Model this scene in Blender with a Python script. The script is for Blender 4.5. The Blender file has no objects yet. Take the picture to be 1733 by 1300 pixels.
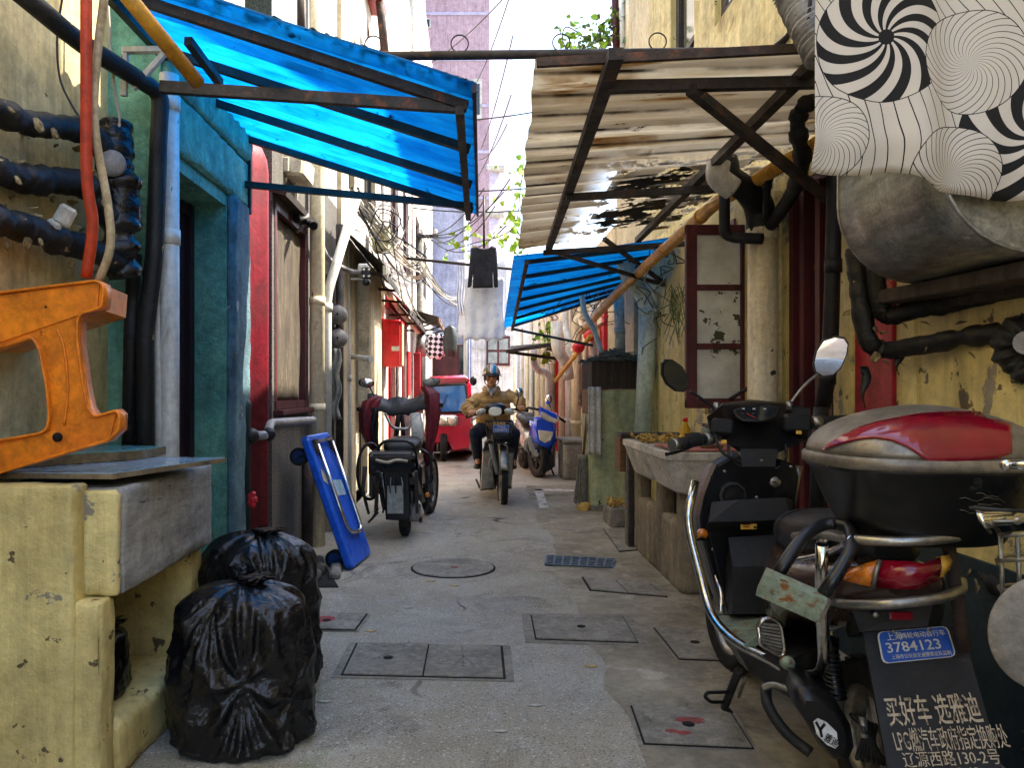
import bpy, bmesh, math, random
from mathutils import Vector, Matrix, Euler, noise
V = Vector; R = math.radians; PI = math.pi
random.seed(7)
SC = bpy.context.scene
COL = SC.collection

# ---------------------------------------------------------------- camera, sky, sun, exposure
cam_d = bpy.data.cameras.new('camera'); cam = bpy.data.objects.new('camera', cam_d); COL.objects.link(cam)
EYE = 1.2
cam.location = (0, 0, EYE); cam.rotation_euler = (R(90), 0, 0)
cam_d.sensor_width = 36; cam_d.lens = 36*1300/1733
cam_d.shift_x = (866.5-800)/1733; cam_d.shift_y = 10/1733
cam_d.clip_start = 0.05; cam_d.clip_end = 1500
SC.camera = cam
SUN = V((0.75, 0.22, 0.95)).normalized()
elev = math.asin(SUN.z); azim = math.atan2(SUN.x, SUN.y)
w = bpy.data.worlds.new('World'); SC.world = w; w.use_nodes = True
nt = w.node_tree
sky = nt.nodes.new('ShaderNodeTexSky'); sky.sky_type = 'NISHITA'; sky.sun_disc = False
sky.sun_elevation = elev; sky.sun_rotation = azim; sky.air_density = 1.0; sky.dust_density = 2.4; sky.ozone_density = 1.0
bg = nt.nodes['Background']; bg.inputs['Strength'].default_value = 0.15
nt.links.new(sky.outputs[0], bg.inputs['Color'])
sun_d = bpy.data.lights.new('sun', 'SUN'); sun_d.energy = 3.0; sun_d.angle = R(0.5); sun_d.color = (1, 0.94, 0.83)
sun = bpy.data.objects.new('sun', sun_d); COL.objects.link(sun)
sun.rotation_euler = SUN.to_track_quat('Z', 'Y').to_euler(); sun.location = (20, 10, 40)
SC.view_settings.view_transform = 'Standard'; SC.view_settings.look = 'None'
SC.view_settings.exposure = 2.45; SC.view_settings.gamma = 1
try:
    SC.cycles.max_bounces = 8; SC.cycles.transparent_max_bounces = 12; SC.cycles.use_denoising = True
except Exception: pass

# ---------------------------------------------------------------- helpers
def P(px, py, Y):                       # a measured point of the place at distance Y
    return V(((px-800)/1300*Y, Y, EYE-(py-660)/1300*Y))
def PX(px, py, X):                      # the same on a wall plane X
    return P(px, py, X*1300/(px-800))
def G(px, py):                          # on the ground
    return P(px, py, EYE*1300/(py-660))
def smooth(pts, k=6):                   # Catmull-Rom
    pts = [V(p) for p in pts]
    if len(pts) < 3: return pts
    out = []
    q = [2*pts[0]-pts[1]] + pts + [2*pts[-1]-pts[-2]]
    for i in range(1, len(q)-2):
        a, b, c, d = q[i-1:i+3]
        for j in range(k):
            t = j/k
            out.append(0.5*((2*b)+(c-a)*t+(2*a-5*b+4*c-d)*t*t+(3*b-a-3*c+d)*t**3))
    out.append(pts[-1]); return out
def fillet(pts, r=0.05, k=4):           # rounded corners of a bent tube
    pts = [V(p) for p in pts]; out = [pts[0]]
    for a, b, c in zip(pts, pts[1:], pts[2:]):
        d1 = a-b; d2 = c-b; rr = min(r, d1.length*.48, d2.length*.48)
        p = b+d1.normalized()*rr; s = b+d2.normalized()*rr
        for j in range(k+1):
            t = j/k; out.append(p*(1-t)**2 + b*2*t*(1-t) + s*t*t)
    out.append(pts[-1]); return out
def sag(a, b, s, n=14):
    a, b = V(a), V(b)
    return [a.lerp(b, i/n) - V((0, 0, 4*s*(i/n)*(1-i/n))) for i in range(n+1)]
ORG = {}
def resample(r, n):                     # a closed outline as n evenly spaced points
    r = [V(p) for p in r]; q = r+[r[0]]; d = [0]
    for a, b in zip(q, q[1:]): d.append(d[-1]+(b-a).length)
    out = []
    for i in range(n):
        t = d[-1]*i/n; k = max(j for j in range(len(r)) if d[j] <= t+1e-12); L = d[k+1]-d[k]; out.append(q[k].lerp(q[k+1], (t-d[k])/L if L > 1e-9 else 0))
    return out
class MB:
    def __init__(self): self.v = []; self.f = []; self.m = []; self.s = []
    def add(self, vs, fs, m=0, smooth=False):
        o = len(self.v); self.v += [V(x) for x in vs]
        for f in fs: self.f.append([i+o for i in f]); self.m.append(m); self.s.append(smooth)
        return self
    def box(self, c, s, rot=None, bev=0.0, m=0):
        c = V(c); hx, hy, hz = [x/2 for x in s]
        Rm = (rot if isinstance(rot, Matrix) else Euler(rot).to_matrix()) if rot is not None else Matrix.Identity(3)
        if bev <= 0:
            vs = [c+Rm@V((x*hx, y*hy, z*hz)) for x in (-1, 1) for y in (-1, 1) for z in (-1, 1)]
            return self.add(vs, [(0,1,3,2),(4,6,7,5),(0,4,5,1),(2,3,7,6),(0,2,6,4),(1,5,7,3)], m)
        b = min(bev, hx*.9, hy*.9, hz*.9); vs = []; idx = {}
        for x in (-1, 1):
            for y in (-1, 1):
                for z in (-1, 1):
                    for a in range(3):
                        d = [hx-b, hy-b, hz-b]; d[a] = (hx, hy, hz)[a]
                        idx[(x, y, z, a)] = len(vs); vs.append(c+Rm@V((x*d[0], y*d[1], z*d[2])))
        fs = []
        I = lambda x, y, z, a: idx[(x, y, z, a)]
        for k in (-1, 1):
            fs.append([I(k,-1,-1,0),I(k,1,-1,0),I(k,1,1,0),I(k,-1,1,0)])
            fs.append([I(-1,k,-1,1),I(1,k,-1,1),I(1,k,1,1),I(-1,k,1,1)])
            fs.append([I(-1,-1,k,2),I(1,-1,k,2),I(1,1,k,2),I(-1,1,k,2)])
            for j in (-1, 1):
                fs.append([I(k,j,-1,0),I(k,j,1,0),I(k,j,1,1),I(k,j,-1,1)])
                fs.append([I(k,-1,j,0),I(k,1,j,0),I(k,1,j,2),I(k,-1,j,2)])
                fs.append([I(-1,k,j,1),I(1,k,j,1),I(1,k,j,2),I(-1,k,j,2)])
                for l in (-1, 1): fs.append([I(k,j,l,0),I(k,j,l,1),I(k,j,l,2)])
        return self.add(vs, fs, m)
    def rough(self, c, s, bev=.02, amp=.004, rot=None, step=.03, m=0):     # a worn block: rounded, uneven, chipped edges
        c = V(c); h = V(s)/2; b = min(bev, h.x*.9, h.y*.9, h.z*.9); Rm = Euler(rot).to_matrix() if rot is not None else Matrix.Identity(3); key = {}; vs = []; fs = []
        def pt(p):
            k = tuple(round(x, 5) for x in p)
            if k in key: return key[k]
            q = V([max(-(h[i]-b), min(h[i]-b, p[i])) for i in range(3)]); d = p-q; e = sum(1 for i in range(3) if abs(d[i]) > b*.3); nn = d.normalized() if d.length else V((0,0,1))
            w_ = c+Rm@(q+nn*b); f = amp*(noise.noise(w_*5)+.6*noise.noise(w_*17)+.35*noise.noise(w_*43))
            if e > 1: f -= amp*4*max(0, noise.noise(w_*11+V((7, 3, 1)))-.05)+amp*2*max(0, noise.noise(w_*31)-.1)
            key[k] = len(vs); vs.append(w_+Rm@nn*f); return key[k]
        for ax in range(3):
            u, v = (ax+1) % 3, (ax+2) % 3
            def cuts(L): 
                n = max(2, min(60, int(2*L/step))); return [-L, -L+b*.55]+[-L+b+(2*L-2*b)*i/n for i in range(n+1)]+[L-b*.55, L]
            U, W = cuts(h[u]), cuts(h[v])
            for sg in (-1, 1):
                for i in range(len(U)-1):
                    for j in range(len(W)-1):
                        q4 = []
                        for a_, b_ in ((U[i], W[j]), (U[i+1], W[j]), (U[i+1], W[j+1]), (U[i], W[j+1])):
                            p = V((0, 0, 0)); p[ax] = sg*h[ax]; p[u] = a_; p[v] = b_; q4.append(pt(p))
                        fs.append(q4 if sg > 0 else q4[::-1])
        return self.add(vs, fs, m, True)
    def hexa(self, p, m=0):              # 4 bottom + 4 top points
        return self.add(p, [(0,1,2,3),(4,5,6,7),(0,1,5,4),(1,2,6,5),(2,3,7,6),(3,0,4,7)], m)
    def bar(self, a, b, wd, h=None, up=(0,0,1), m=0):   # square tube between two points
        a, b = V(a), V(b); h = h or wd; d = (b-a); L = d.length
        if L < 1e-6: return self
        d.normalize(); up = V(up)
        if abs(d.dot(up)) > .98: up = V((0, 1, 0))
        x = d.cross(up).normalized(); u = x.cross(d)
        vs = [p+x*i*wd/2+u*j*h/2 for p in (a, b) for i, j in ((-1,-1),(1,-1),(1,1),(-1,1))]
        return self.add(vs, [(3,2,1,0),(4,5,6,7),(0,1,5,4),(1,2,6,5),(2,3,7,6),(3,0,4,7)], m)
    def tube(self, pts, r, n=10, m=0, caps=True, smooth_=True, wob=0):
        pts = [V(p) for p in pts]; N = len(pts)
        rs = r if isinstance(r, (list, tuple)) else [r]*N
        t0 = (pts[1]-pts[0]).normalized()
        x = t0.cross(V((0, 0, 1)))
        if x.length < .05: x = t0.cross(V((1, 0, 0)))
        x.normalize(); vs = []
        for i in range(N):
            t = (pts[min(i+1, N-1)]-pts[max(i-1, 0)])
            if t.length < 1e-9: t = t0
            t = t.normalized()
            x = x - t*x.dot(t)
            if x.length < 1e-6: x = t.orthogonal()
            x.normalize(); y = t.cross(x)
            for k in range(n):
                a = 2*PI*k/n; rr = rs[i]
                if wob: rr *= 1+wob*noise.noise(pts[i]*9+V((math.cos(a), math.sin(a), 0))*1.3)
                vs.append(pts[i]+(x*math.cos(a)+y*math.sin(a))*rr)
        fs = [(i*n+k, i*n+(k+1)%n, (i+1)*n+(k+1)%n, (i+1)*n+k) for i in range(N-1) for k in range(n)]
        self.add(vs, fs, m, smooth_)
        if caps:
            o = len(self.v)-len(vs)
            self.f += [[o+k for k in range(n)][::-1], [o+(N-1)*n+k for k in range(n)]]; self.m += [m, m]; self.s += [False, False]
        return self
    def loft(self, rings, m=0, caps=True, smooth_=True, closed=True):
        if len(set(len(r) for r in rings)) > 1: rings = [resample(r, 24) for r in rings]
        n = len(rings[0]); vs = [V(p) for r in rings for p in r]
        K = n if closed else n-1
        fs = [(i*n+k, i*n+(k+1)%n, (i+1)*n+(k+1)%n, (i+1)*n+k) for i in range(len(rings)-1) for k in range(K)]
        if caps and closed: 
            o = len(self.v)
            self.add(vs, fs, m, smooth_)
            self.f += [[o+k for k in range(n)][::-1], [o+(len(rings)-1)*n+k for k in range(n)]]; self.m += [m, m]; self.s += [False, False]
            return self
        return self.add(vs, fs, m, smooth_)
    def lathe(self, prof, c=(0,0,0), rot=None, n=20, m=0, smooth_=True):   # profile (r, z) about local z
        Rm = (Euler(rot).to_matrix() if not isinstance(rot, Matrix) else rot) if rot is not None else Matrix.Identity(3)
        c = V(c)
        rings = [[c+Rm@V((r*math.cos(2*PI*k/n), r*math.sin(2*PI*k/n), z)) for k in range(n)] for r, z in prof]
        return self.loft(rings, m, True, smooth_)
    def ell(self, c, r, rot=None, n=16, m=0):
        Rm = Euler(rot).to_matrix() if rot is not None else Matrix.Identity(3)
        c = V(c); r = V(r) if not isinstance(r, (int, float)) else V((r, r, r)); h = max(6, n//2); rings = []
        for i in range(h+1):
            a = -PI/2+PI*min(max(i/h, .02), .98)
            rings.append([c+Rm@V((r.x*math.cos(a)*math.cos(2*PI*k/n), r.y*math.cos(a)*math.sin(2*PI*k/n), r.z*math.sin(a))) for k in range(n)])
        return self.loft(rings, m)
    def prism(self, pts, ext, m=0, smooth_=False):   # planar outline pushed along ext
        pts = [V(p) for p in pts]; n = len(pts); ext = V(ext)
        return self.add(pts+[p+ext for p in pts], [list(range(n))[::-1], list(range(n, 2*n))]+[(k, (k+1)%n, n+(k+1)%n, n+k) for k in range(n)], m, smooth_)
    def sheet(self, g, th=0.003, m=0, smooth_=True):  # grid of points as a shell with thickness
        nu, nv = len(g), len(g[0]); top = []; bot = []
        for i in range(nu):
            for j in range(nv):
                du = V(g[min(i+1, nu-1)][j])-V(g[max(i-1, 0)][j]); dv = V(g[i][min(j+1, nv-1)])-V(g[i][max(j-1, 0)])
                nn = du.cross(dv)
                nn = nn.normalized() if nn.length > 1e-12 else V((0, 0, 1))
                top.append(V(g[i][j])+nn*th/2); bot.append(V(g[i][j])-nn*th/2)
        q = [(i*nv+j, (i+1)*nv+j, (i+1)*nv+j+1, i*nv+j+1) for i in range(nu-1) for j in range(nv-1)]
        o = nu*nv
        fs = q+[tuple(o+x for x in reversed(f)) for f in q]
        rim = [i*nv for i in range(nu)]+[(nu-1)*nv+j for j in range(1, nv)]+[i*nv+nv-1 for i in range(nu-2, -1, -1)]+[j for j in range(nv-2, 0, -1)]
        fs += [(rim[k], rim[(k+1)%len(rim)], o+rim[(k+1)%len(rim)], o+rim[k]) for k in range(len(rim))]
        return self.add(top+bot, fs, m, smooth_)
    def xf(self, M_, start=0):
        for i in range(start, len(self.v)): self.v[i] = M_@self.v[i]
        return self
    def mesh(self, name, mats, off=V((0,0,0)), recalc=True):
        me = bpy.data.meshes.new(name)
        me.from_pydata([tuple(x-off) for x in self.v], [], self.f)
        if not isinstance(mats, (list, tuple)): mats = [mats]
        for x in mats: me.materials.append(x)
        me.polygons.foreach_set('material_index', self.m); me.polygons.foreach_set('use_smooth', self.s)
        if recalc:
            bm = bmesh.new(); bm.from_mesh(me); bmesh.ops.recalc_face_normals(bm, faces=bm.faces); bm.to_mesh(me); bm.free()
        me.update(); return me
    def base(self):
        lo = [min(p[i] for p in self.v) for i in range(3)]; hi = [max(p[i] for p in self.v) for i in range(3)]
        return V(((lo[0]+hi[0])/2, (lo[1]+hi[1])/2, lo[2]))
def tag(o, label=None, cat=None, group=None, kind=None):
    if label: o['label'] = label
    if cat: o['category'] = cat
    if group: o['group'] = group
    if kind: o['kind'] = kind
    return o
def thing(name, label, cat, loc=(0,0,0), group=None):
    o = bpy.data.objects.new(name, None); COL.objects.link(o); o.location = loc; o.empty_display_size = .1
    ORG[o.name] = V(loc); return tag(o, label, cat, group)
def part(mb, name, mats, parent, label=None, kind=None):     # mb is in world coordinates
    off = ORG[parent.name]
    me = mb if isinstance(mb, bpy.types.Mesh) else mb.mesh(name, mats, off)
    o = bpy.data.objects.new(name, me); COL.objects.link(o); o.parent = parent; ORG[o.name] = V(off)
    return tag(o, label, None, None, kind)
def solo(mb, name, mats, label, cat, group=None, kind=None):
    off = mb.base(); o = bpy.data.objects.new(name, mb.mesh(name, mats, off)); COL.objects.link(o); o.location = off
    ORG[o.name] = off; return tag(o, label, cat, group, kind)
def struct(mb, name, mats):
    off = mb.base(); o = bpy.data.objects.new(name, mb.mesh(name, mats, off)); COL.objects.link(o); o.location = off
    o['kind'] = 'structure'; return o
def kids(o): return [c for c in bpy.data.objects if c.parent == o]
def dup(o, d, label=None, parent=None, rz=0):                # a copy of a thing and of all its parts
    c = o.copy(); COL.objects.link(c)
    if parent: c.parent = parent
    else:
        c.location = V(o.location)+V(d); c.rotation_euler.z += rz
        if label: c['label'] = label
    for k in kids(o): dup(k, (0,0,0), None, c)
    return c
def remeshed(mb, name, mat, vox, parent, sm=4, label=None):  # one continuous surface out of overlapping shapes
    off = ORG[parent.name]
    me = mb.mesh(name, mat, off); t = bpy.data.objects.new('tmp', me); COL.objects.link(t)
    md = t.modifiers.new('r', 'REMESH'); md.mode = 'VOXEL'; md.voxel_size = vox; md.use_smooth_shade = True
    ms = t.modifiers.new('s', 'SMOOTH'); ms.iterations = sm; ms.factor = .5
    dg = bpy.context.evaluated_depsgraph_get(); m2 = bpy.data.meshes.new_from_object(t.evaluated_get(dg))
    bpy.data.objects.remove(t); m2.name = name
    m2.materials.clear(); m2.materials.append(mat)
    o = bpy.data.objects.new(name, m2); COL.objects.link(o); o.parent = parent; ORG[o.name] = V(off)
    return tag(o, label)
def text(s, size, mat, parent, origin, xdir, ydir, depth=.0006, align='LEFT', sx=1.0, name='lettering', bold=0.0):
    c = bpy.data.curves.new('t', 'FONT'); c.body = s; c.size = size; c.extrude = depth; c.align_x = align; c.resolution_u = 2; c.offset = bold
    t = bpy.data.objects.new('t', c); COL.objects.link(t)
    dg = bpy.context.evaluated_depsgraph_get(); me = bpy.data.meshes.new_from_object(t.evaluated_get(dg))
    bpy.data.objects.remove(t); bpy.data.curves.remove(c)
    x = V(xdir).normalized(); y = V(ydir); y = (y-x*y.dot(x)).normalized(); z = x.cross(y)
    off = ORG[parent.name]; o0 = V(origin)
    M4 = Matrix((( x.x, y.x, z.x, o0.x-off.x), (x.y, y.y, z.y, o0.y-off.y), (x.z, y.z, z.z, o0.z-off.z), (0,0,0,1)))
    me.transform(M4 @ Matrix.Diagonal((sx, 1, 1, 1)))
    me.materials.clear(); me.materials.append(mat); me.name = name
    o = bpy.data.objects.new(name, me); COL.objects.link(o); o.parent = parent; ORG[o.name] = V(off); return o
def sup(cx, cy, z, rx, ry, n=28, e=2.6, rot=0):              # super-ellipse ring in a level plane
    out = []
    for k in range(n):
        a = 2*PI*k/n; c, s = math.cos(a), math.sin(a)
        x = math.copysign(abs(c)**(2/e), c)*rx; y = math.copysign(abs(s)**(2/e), s)*ry
        out.append(V((cx+x*math.cos(rot)-y*math.sin(rot), cy+x*math.sin(rot)+y*math.cos(rot), z)))
    return out
def supv(cx, y, cz, rx, rz, n=24, e=2.4):                    # the same in an upright plane facing along Y
    return [V((p.x, y, p.y)) for p in sup(cx, cz, 0, rx, rz, n, e)]
# ---------------------------------------------------------------- materials
def hx(s):
    s = s.lstrip('#'); f = lambda c: c/12.92 if c <= .04045 else ((c+.055)/1.055)**2.4
    return tuple(f(int(s[i:i+2], 16)/255) for i in (0, 2, 4))+(1,)
class NT:
    def __init__(self, name):
        self.mat = bpy.data.materials.new(name); self.mat.use_nodes = True; self.t = self.mat.node_tree
        self.b = self.t.nodes['Principled BSDF']; self.out = self.t.nodes['Material Output']
    def n(self, typ, ins=None, **kw):
        x = self.t.nodes.new(typ)
        for k, v in kw.items(): setattr(x, k, v)
        for k, v in (ins or {}).items(): self.set(x.inputs[k], v)
        return x
    def set(self, sock, v):
        if isinstance(v, bpy.types.NodeSocket): self.t.links.new(v, sock)
        else: sock.default_value = v
    def math(self, op, a, b=0.0, c=0.0):
        x = self.n('ShaderNodeMath', operation=op); self.set(x.inputs[0], a); self.set(x.inputs[1], b); self.set(x.inputs[2], c); return x.outputs[0]
    def ramp(self, f, lo, hi, a=0., b=1.):
        return self.n('ShaderNodeMapRange', {'Value': f, 'From Min': lo, 'From Max': hi, 'To Min': a, 'To Max': b}).outputs[0]
    def mix(self, f, a, b, bt='MIX'):
        x = self.n('ShaderNodeMix', data_type='RGBA', blend_type=bt); self.set(x.inputs[0], f); self.set(x.inputs[6], a); self.set(x.inputs[7], b); return x.outputs[2]
    def coords(self, st=(1,1,1), world=False):
        if world: src = self.n('ShaderNodeNewGeometry').outputs['Position']
        else:
            src = self.n('ShaderNodeTexCoord').outputs['Object']
            r = self.n('ShaderNodeObjectInfo').outputs['Random']
            src = self.n('ShaderNodeVectorMath', {0: src, 1: self.n('ShaderNodeCombineXYZ', {0: self.math('MULTIPLY', r, 31.), 1: self.math('MULTIPLY', r, 17.), 2: self.math('MULTIPLY', r, 47.)}).outputs[0]}, operation='ADD').outputs[0]
        return self.n('ShaderNodeMapping', {'Vector': src, 'Scale': st}).outputs[0]
    def noise(self, vec, sc, det=6., ro=.6, dist=0.):
        return self.n('ShaderNodeTexNoise', {'Vector': vec, 'Scale': sc, 'Detail': det, 'Roughness': ro, 'Distortion': dist}).outputs[0]
    def bump(self, h, s=.3, d=.01, prev=None):
        ins = {'Height': h, 'Strength': s, 'Distance': d}
        if prev: ins['Normal'] = prev
        return self.n('ShaderNodeBump', ins).outputs[0]
def M(name, c1, c2=None, sc=2.5, mx=(.38, .68), rough=.75, metal=0., st=(1,1,1), c3=None, s3=6., m3=(.6, .66), c4=None, s4=14., m4=(.62, .66), bs=60., bump=.25, bd=.006, rv=.12, spec=.4, coat=0., st3=None, grit=.34, streak=0.):
    N = NT(name); v = N.coords(st); c1 = hx(c1) if isinstance(c1, str) else c1
    col = c1; n1 = N.noise(v, sc, 8., .65)
    if c2: col = N.mix(N.ramp(n1, *mx), c1, hx(c2))
    if c3:
        v3 = N.coords(st3) if st3 else v
        col = N.mix(N.ramp(N.noise(v3, s3, 8., .7, .4), *m3), col, hx(c3))
    if c4: col = N.mix(N.ramp(N.noise(v, s4, 5., .6, .2), *m4), col, hx(c4))
    if grit and bump:
        gq = N.math('MULTIPLY', N.ramp(N.noise(N.coords(), max(sc*7., 16.), 9., .75), .36, .62, 1-grit*.8, 1+grit*.5), N.ramp(N.noise(N.coords(st), max(sc*1.7, 3.), 9., .7, .6), .38, .6, 1-grit*.6, 1.12))
        if streak: gq = N.math('MULTIPLY', gq, N.ramp(N.noise(N.coords((7., 7., .35)), 1.6, 6., .7), .46, .66, 1., 1-streak))
        col = N.mix(1., col, N.n('ShaderNodeCombineColor', {0: gq, 1: gq, 2: gq}).outputs[0], 'MULTIPLY')
    N.set(N.b.inputs['Base Color'], col)
    N.set(N.b.inputs['Roughness'], N.ramp(n1, .3, .7, max(.02, rough-rv), min(1, rough+rv)))
    N.b.inputs['Metallic'].default_value = metal; N.b.inputs['Specular IOR Level'].default_value = spec
    N.b.inputs['Coat Weight'].default_value = coat
    if bump: N.set(N.b.inputs['Normal'], N.bump(N.noise(N.coords(), bs, 6., .65), bump, bd))
    return N.mat
m = {}
m['yellow'] = M('yellow plaster', '#d6c692', '#b9a674', sc=1.6, rough=.8, c3='#8d7342', s3=3.2, m3=(.6, .72), c4='#6b5636', s4=22., m4=(.68, .72), bs=26., bump=.35, bd=.012, streak=.3)
m['yellow_paint'] = M('yellow oil paint', '#d8c684', '#c0aa68', grit=.2, sc=2.2, rough=.5, c3='#8d8472', s3=3., m3=(.62, .632), c4='#5f5238', s4=13., m4=(.64, .66), bs=34., bump=.6, bd=.012, streak=.3)
m['teal'] = M('teal stucco', '#7fb496', '#568f80', sc=3., rough=.88, c3='#1d2f33', s3=5., m3=(.6, .74), c4='#8a9a93', s4=16., m4=(.68, .7), bs=55., bump=1., bd=.012, streak=.3)
m['teal_grey'] = M('grey teal stucco', '#5f7d82', '#46595e', sc=3., rough=.88, c3='#2c3a3c', s3=5., m3=(.6, .74), c4='#a5a79c', s4=9., m4=(.66, .68), bs=60., bump=.9, bd=.01, streak=.3)
m['pebble'] = M('pebbledash', '#7c776d', '#524e48', sc=80., mx=(.4, .6), rough=.9, c3='#3b3834', s3=3., m3=(.55, .72), bs=110., bump=1., bd=.012, streak=.3)
m['cream'] = M('cream wall', '#d4c5a2', '#b5a480', grit=.26, sc=1.5, rough=.85, c3='#8d7c62', s3=3., m3=(.6, .75), bs=30., bump=.3, streak=.3)
m['white'] = M('white wall', '#c9c2b8', '#aaa195', sc=1.3, rough=.85, c3='#8f877b', s3=2.5, m3=(.62, .78), bs=30., bump=.3, streak=.3)
m['pinkwhite'] = M('pale brick', '#e2d6cc', '#c8b9ad', grit=.24, sc=3., rough=.85, c3='#8a7e78', s3=4., m3=(.6, .75), bs=30., bump=.3, streak=.3)
m['lav'] = M('grey lavender wall', '#a9adc4', '#8f93ab', sc=1., rough=.85, c3='#73768c', s3=2., m3=(.62, .78), bs=20., bump=.2, streak=.3)
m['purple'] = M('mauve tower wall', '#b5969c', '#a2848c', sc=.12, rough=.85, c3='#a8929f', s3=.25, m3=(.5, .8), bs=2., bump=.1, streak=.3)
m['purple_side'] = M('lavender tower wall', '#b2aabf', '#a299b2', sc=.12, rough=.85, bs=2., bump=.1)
m['maroon'] = M('maroon paint', '#5a2024', '#3a1417', sc=5., rough=.5, c3='#281012', s3=9., m3=(.58, .7), c4='#8a6a52', s4=30., m4=(.7, .72), bs=40., bump=.3, st=(1, 1, .3), streak=.3)
m['maroon_dark'] = M('dark maroon paint', '#38141a', '#1f0a0d', sc=4., rough=.5, bs=40., bump=.3, st=(1, 1, .3))
m['red_paint'] = M('red paint', '#a81524', '#7a0f1c', sc=4., rough=.45, c3='#4c0b12', s3=9., m3=(.6, .7), c4='#d0b070', s4=9., m4=(.7, .71), bs=40., bump=.35)
m['red_col'] = M('dull red paint', '#8a1f2c', '#66161f', sc=4., rough=.55, c3='#3d0d13', s3=7., m3=(.6, .75), bs=60., bump=.35, streak=.3)
m['red_bright'] = M('bright red enamel', '#d8202a', '#b81820', sc=2., rough=.35, bs=40., bump=.08)
m['pvc_cream'] = M('cream pipe', '#e8dcbc', '#cfbc92', grit=.22, sc=5., rough=.5, c3='#8a6f48', s3=7., m3=(.58, .72), c4='#4f3a24', s4=34., m4=(.67, .7), st=(1, 1, .35), bs=30., bump=.12, streak=.3)
m['pvc_white'] = M('greyish white pipe', '#d8d7cf', '#bdbab0', grit=.24, sc=4., rough=.4, c3='#8a8477', s3=8., m3=(.6, .72), c4='#4c483f', s4=36., m4=(.68, .7), st=(1, 1, .3), bs=30., bump=.1, streak=.3)
m['pvc_mint'] = M('pale mint pipe', '#a9c4bd', '#c9cfc0', sc=3., rough=.5, c3='#6e8c86', s3=6., m3=(.6, .74), st=(1, 1, .3), bs=30., bump=.12)
m['pvc_yellow'] = M('yellow gas pipe', '#d49b2e', '#b07a1e', sc=5., rough=.5, c3='#7a5216', s3=9., m3=(.6, .72), bs=30., bump=.15)
m['pipe_black'] = M('black lagging', '#1c1b1a', '#100f0f', sc=5., rough=.55, c3='#3b352c', s3=9., m3=(.6, .68), c4='#b39b62', s4=11., m4=(.69, .7), bs=30., bump=.6, bd=.01)
m['peel_paint'] = M('peeling cream paint', '#94835c', '#5c4f36', sc=20., rough=.8, bs=60., bump=.3)
m['foam'] = M('black pipe foam', '#201f1f', '#141313', sc=6., rough=.6, c3='#46423c', s3=10., m3=(.6, .72), bs=50., bump=.4)
m['iron'] = M('dark painted iron', '#3a3431', '#211d1b', sc=8., rough=.6, c3='#6b3f25', s3=14., m3=(.56, .68), c4='#8a7a62', s4=40., m4=(.68, .72), bs=70., bump=.4)
m['iron_rust'] = M('rusty iron', '#4a3a30', '#2c221d', sc=9., rough=.75, c3='#7c4424', s3=12., m3=(.52, .66), bs=70., bump=.5)
m['iron_green'] = M('dark green iron', '#17332f', '#0d201e', sc=8., rough=.6, c3='#4d3222', s3=14., m3=(.6, .7), bs=70., bump=.4)
m['black_pl'] = M('black plastic', '#141416', '#0c0c0d', sc=5., rough=.34, c3='#2e2b29', s3=7., m3=(.58, .75), bs=220., bump=.06)
m['black_mat'] = M('matt black plastic', '#1b1b1c', '#101011', sc=6., rough=.6, c3='#3a3631', s3=7., m3=(.58, .75), bs=150., bump=.15)
m['rubber'] = M('tyre rubber', '#1f1e1d', '#121211', sc=9., rough=.8, c3='#4a453d', s3=12., m3=(.55, .72), bs=120., bump=.3)
m['seat'] = M('worn black leatherette', '#1c1c1e', '#111112', sc=6., rough=.45, c3='#333130', s3=9., m3=(.58, .72), bs=180., bump=.25)
m['chrome'] = M('chrome', '#d8d6d0', '#a7a29a', sc=9., rough=.16, metal=1., c3='#5b4130', s3=26., m3=(.66, .72), bs=80., bump=.05, rv=.1)
m['steel'] = M('dull steel', '#a8a59c', '#77736a', sc=8., rough=.4, metal=.9, c3='#5a3b26', s3=14., m3=(.6, .72), bs=80., bump=.15)
m['rustsilver'] = M('rusty green silver paint', '#8f9c86', '#75806b', sc=6., rough=.45, metal=.2, c3='#7a4a20', s3=22., m3=(.54, .6), c4='#4f2c14', s4=16., m4=(.63, .67), bs=90., bump=.3)
m['galv'] = M('galvanised sheet', '#a2a39f', '#767772', sc=14., mx=(.4, .62), rough=.42, metal=.75, c3='#b9b89f', s3=26., m3=(.62, .7), st=(1, .35, 1), bs=30., bump=.15, streak=.3)
m['mirror'] = M('mirror glass', '#e6e6e6', rough=.03, metal=1., bump=0, rv=.01)
m['glass_dark'] = M('dark glass', '#20262a', '#151a1d', sc=2., rough=.08, spec=.6, bump=0, rv=.04)
m['glass_dirty'] = M('dirty glass', '#9b9c92', '#73746c', sc=4., rough=.35, c3='#c6c5bb', s3=30., m3=(.6, .7), c4='#54523f', s4=9., m4=(.68, .7), bs=60., bump=.2)
m['screen'] = M('dusty window screen', '#564a3a', '#393127', sc=3., st=(3, 3, .5), rough=.8, c3='#8c8062', s3=5., m3=(.55, .75), st3=(4, 4, .6), bs=200., bump=.3)
m['orange'] = M('orange plastic', '#e8841c', '#cf6d10', sc=4., rough=.36, c3='#a5500c', s3=7., m3=(.56, .72), c4='#4c2408', s4=20., m4=(.69, .73), bs=18., bump=.15)
m['red_hose'] = M('red rubber hose', '#b83a17', '#962a10', sc=6., rough=.5, bs=60., bump=.15)
m['beige_hose'] = M('beige hose', '#b7a684', '#94805c', sc=8., rough=.55, c3='#7a5f38', s3=14., m3=(.6, .7), bs=60., bump=.15)
m['bagm'] = None
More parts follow.
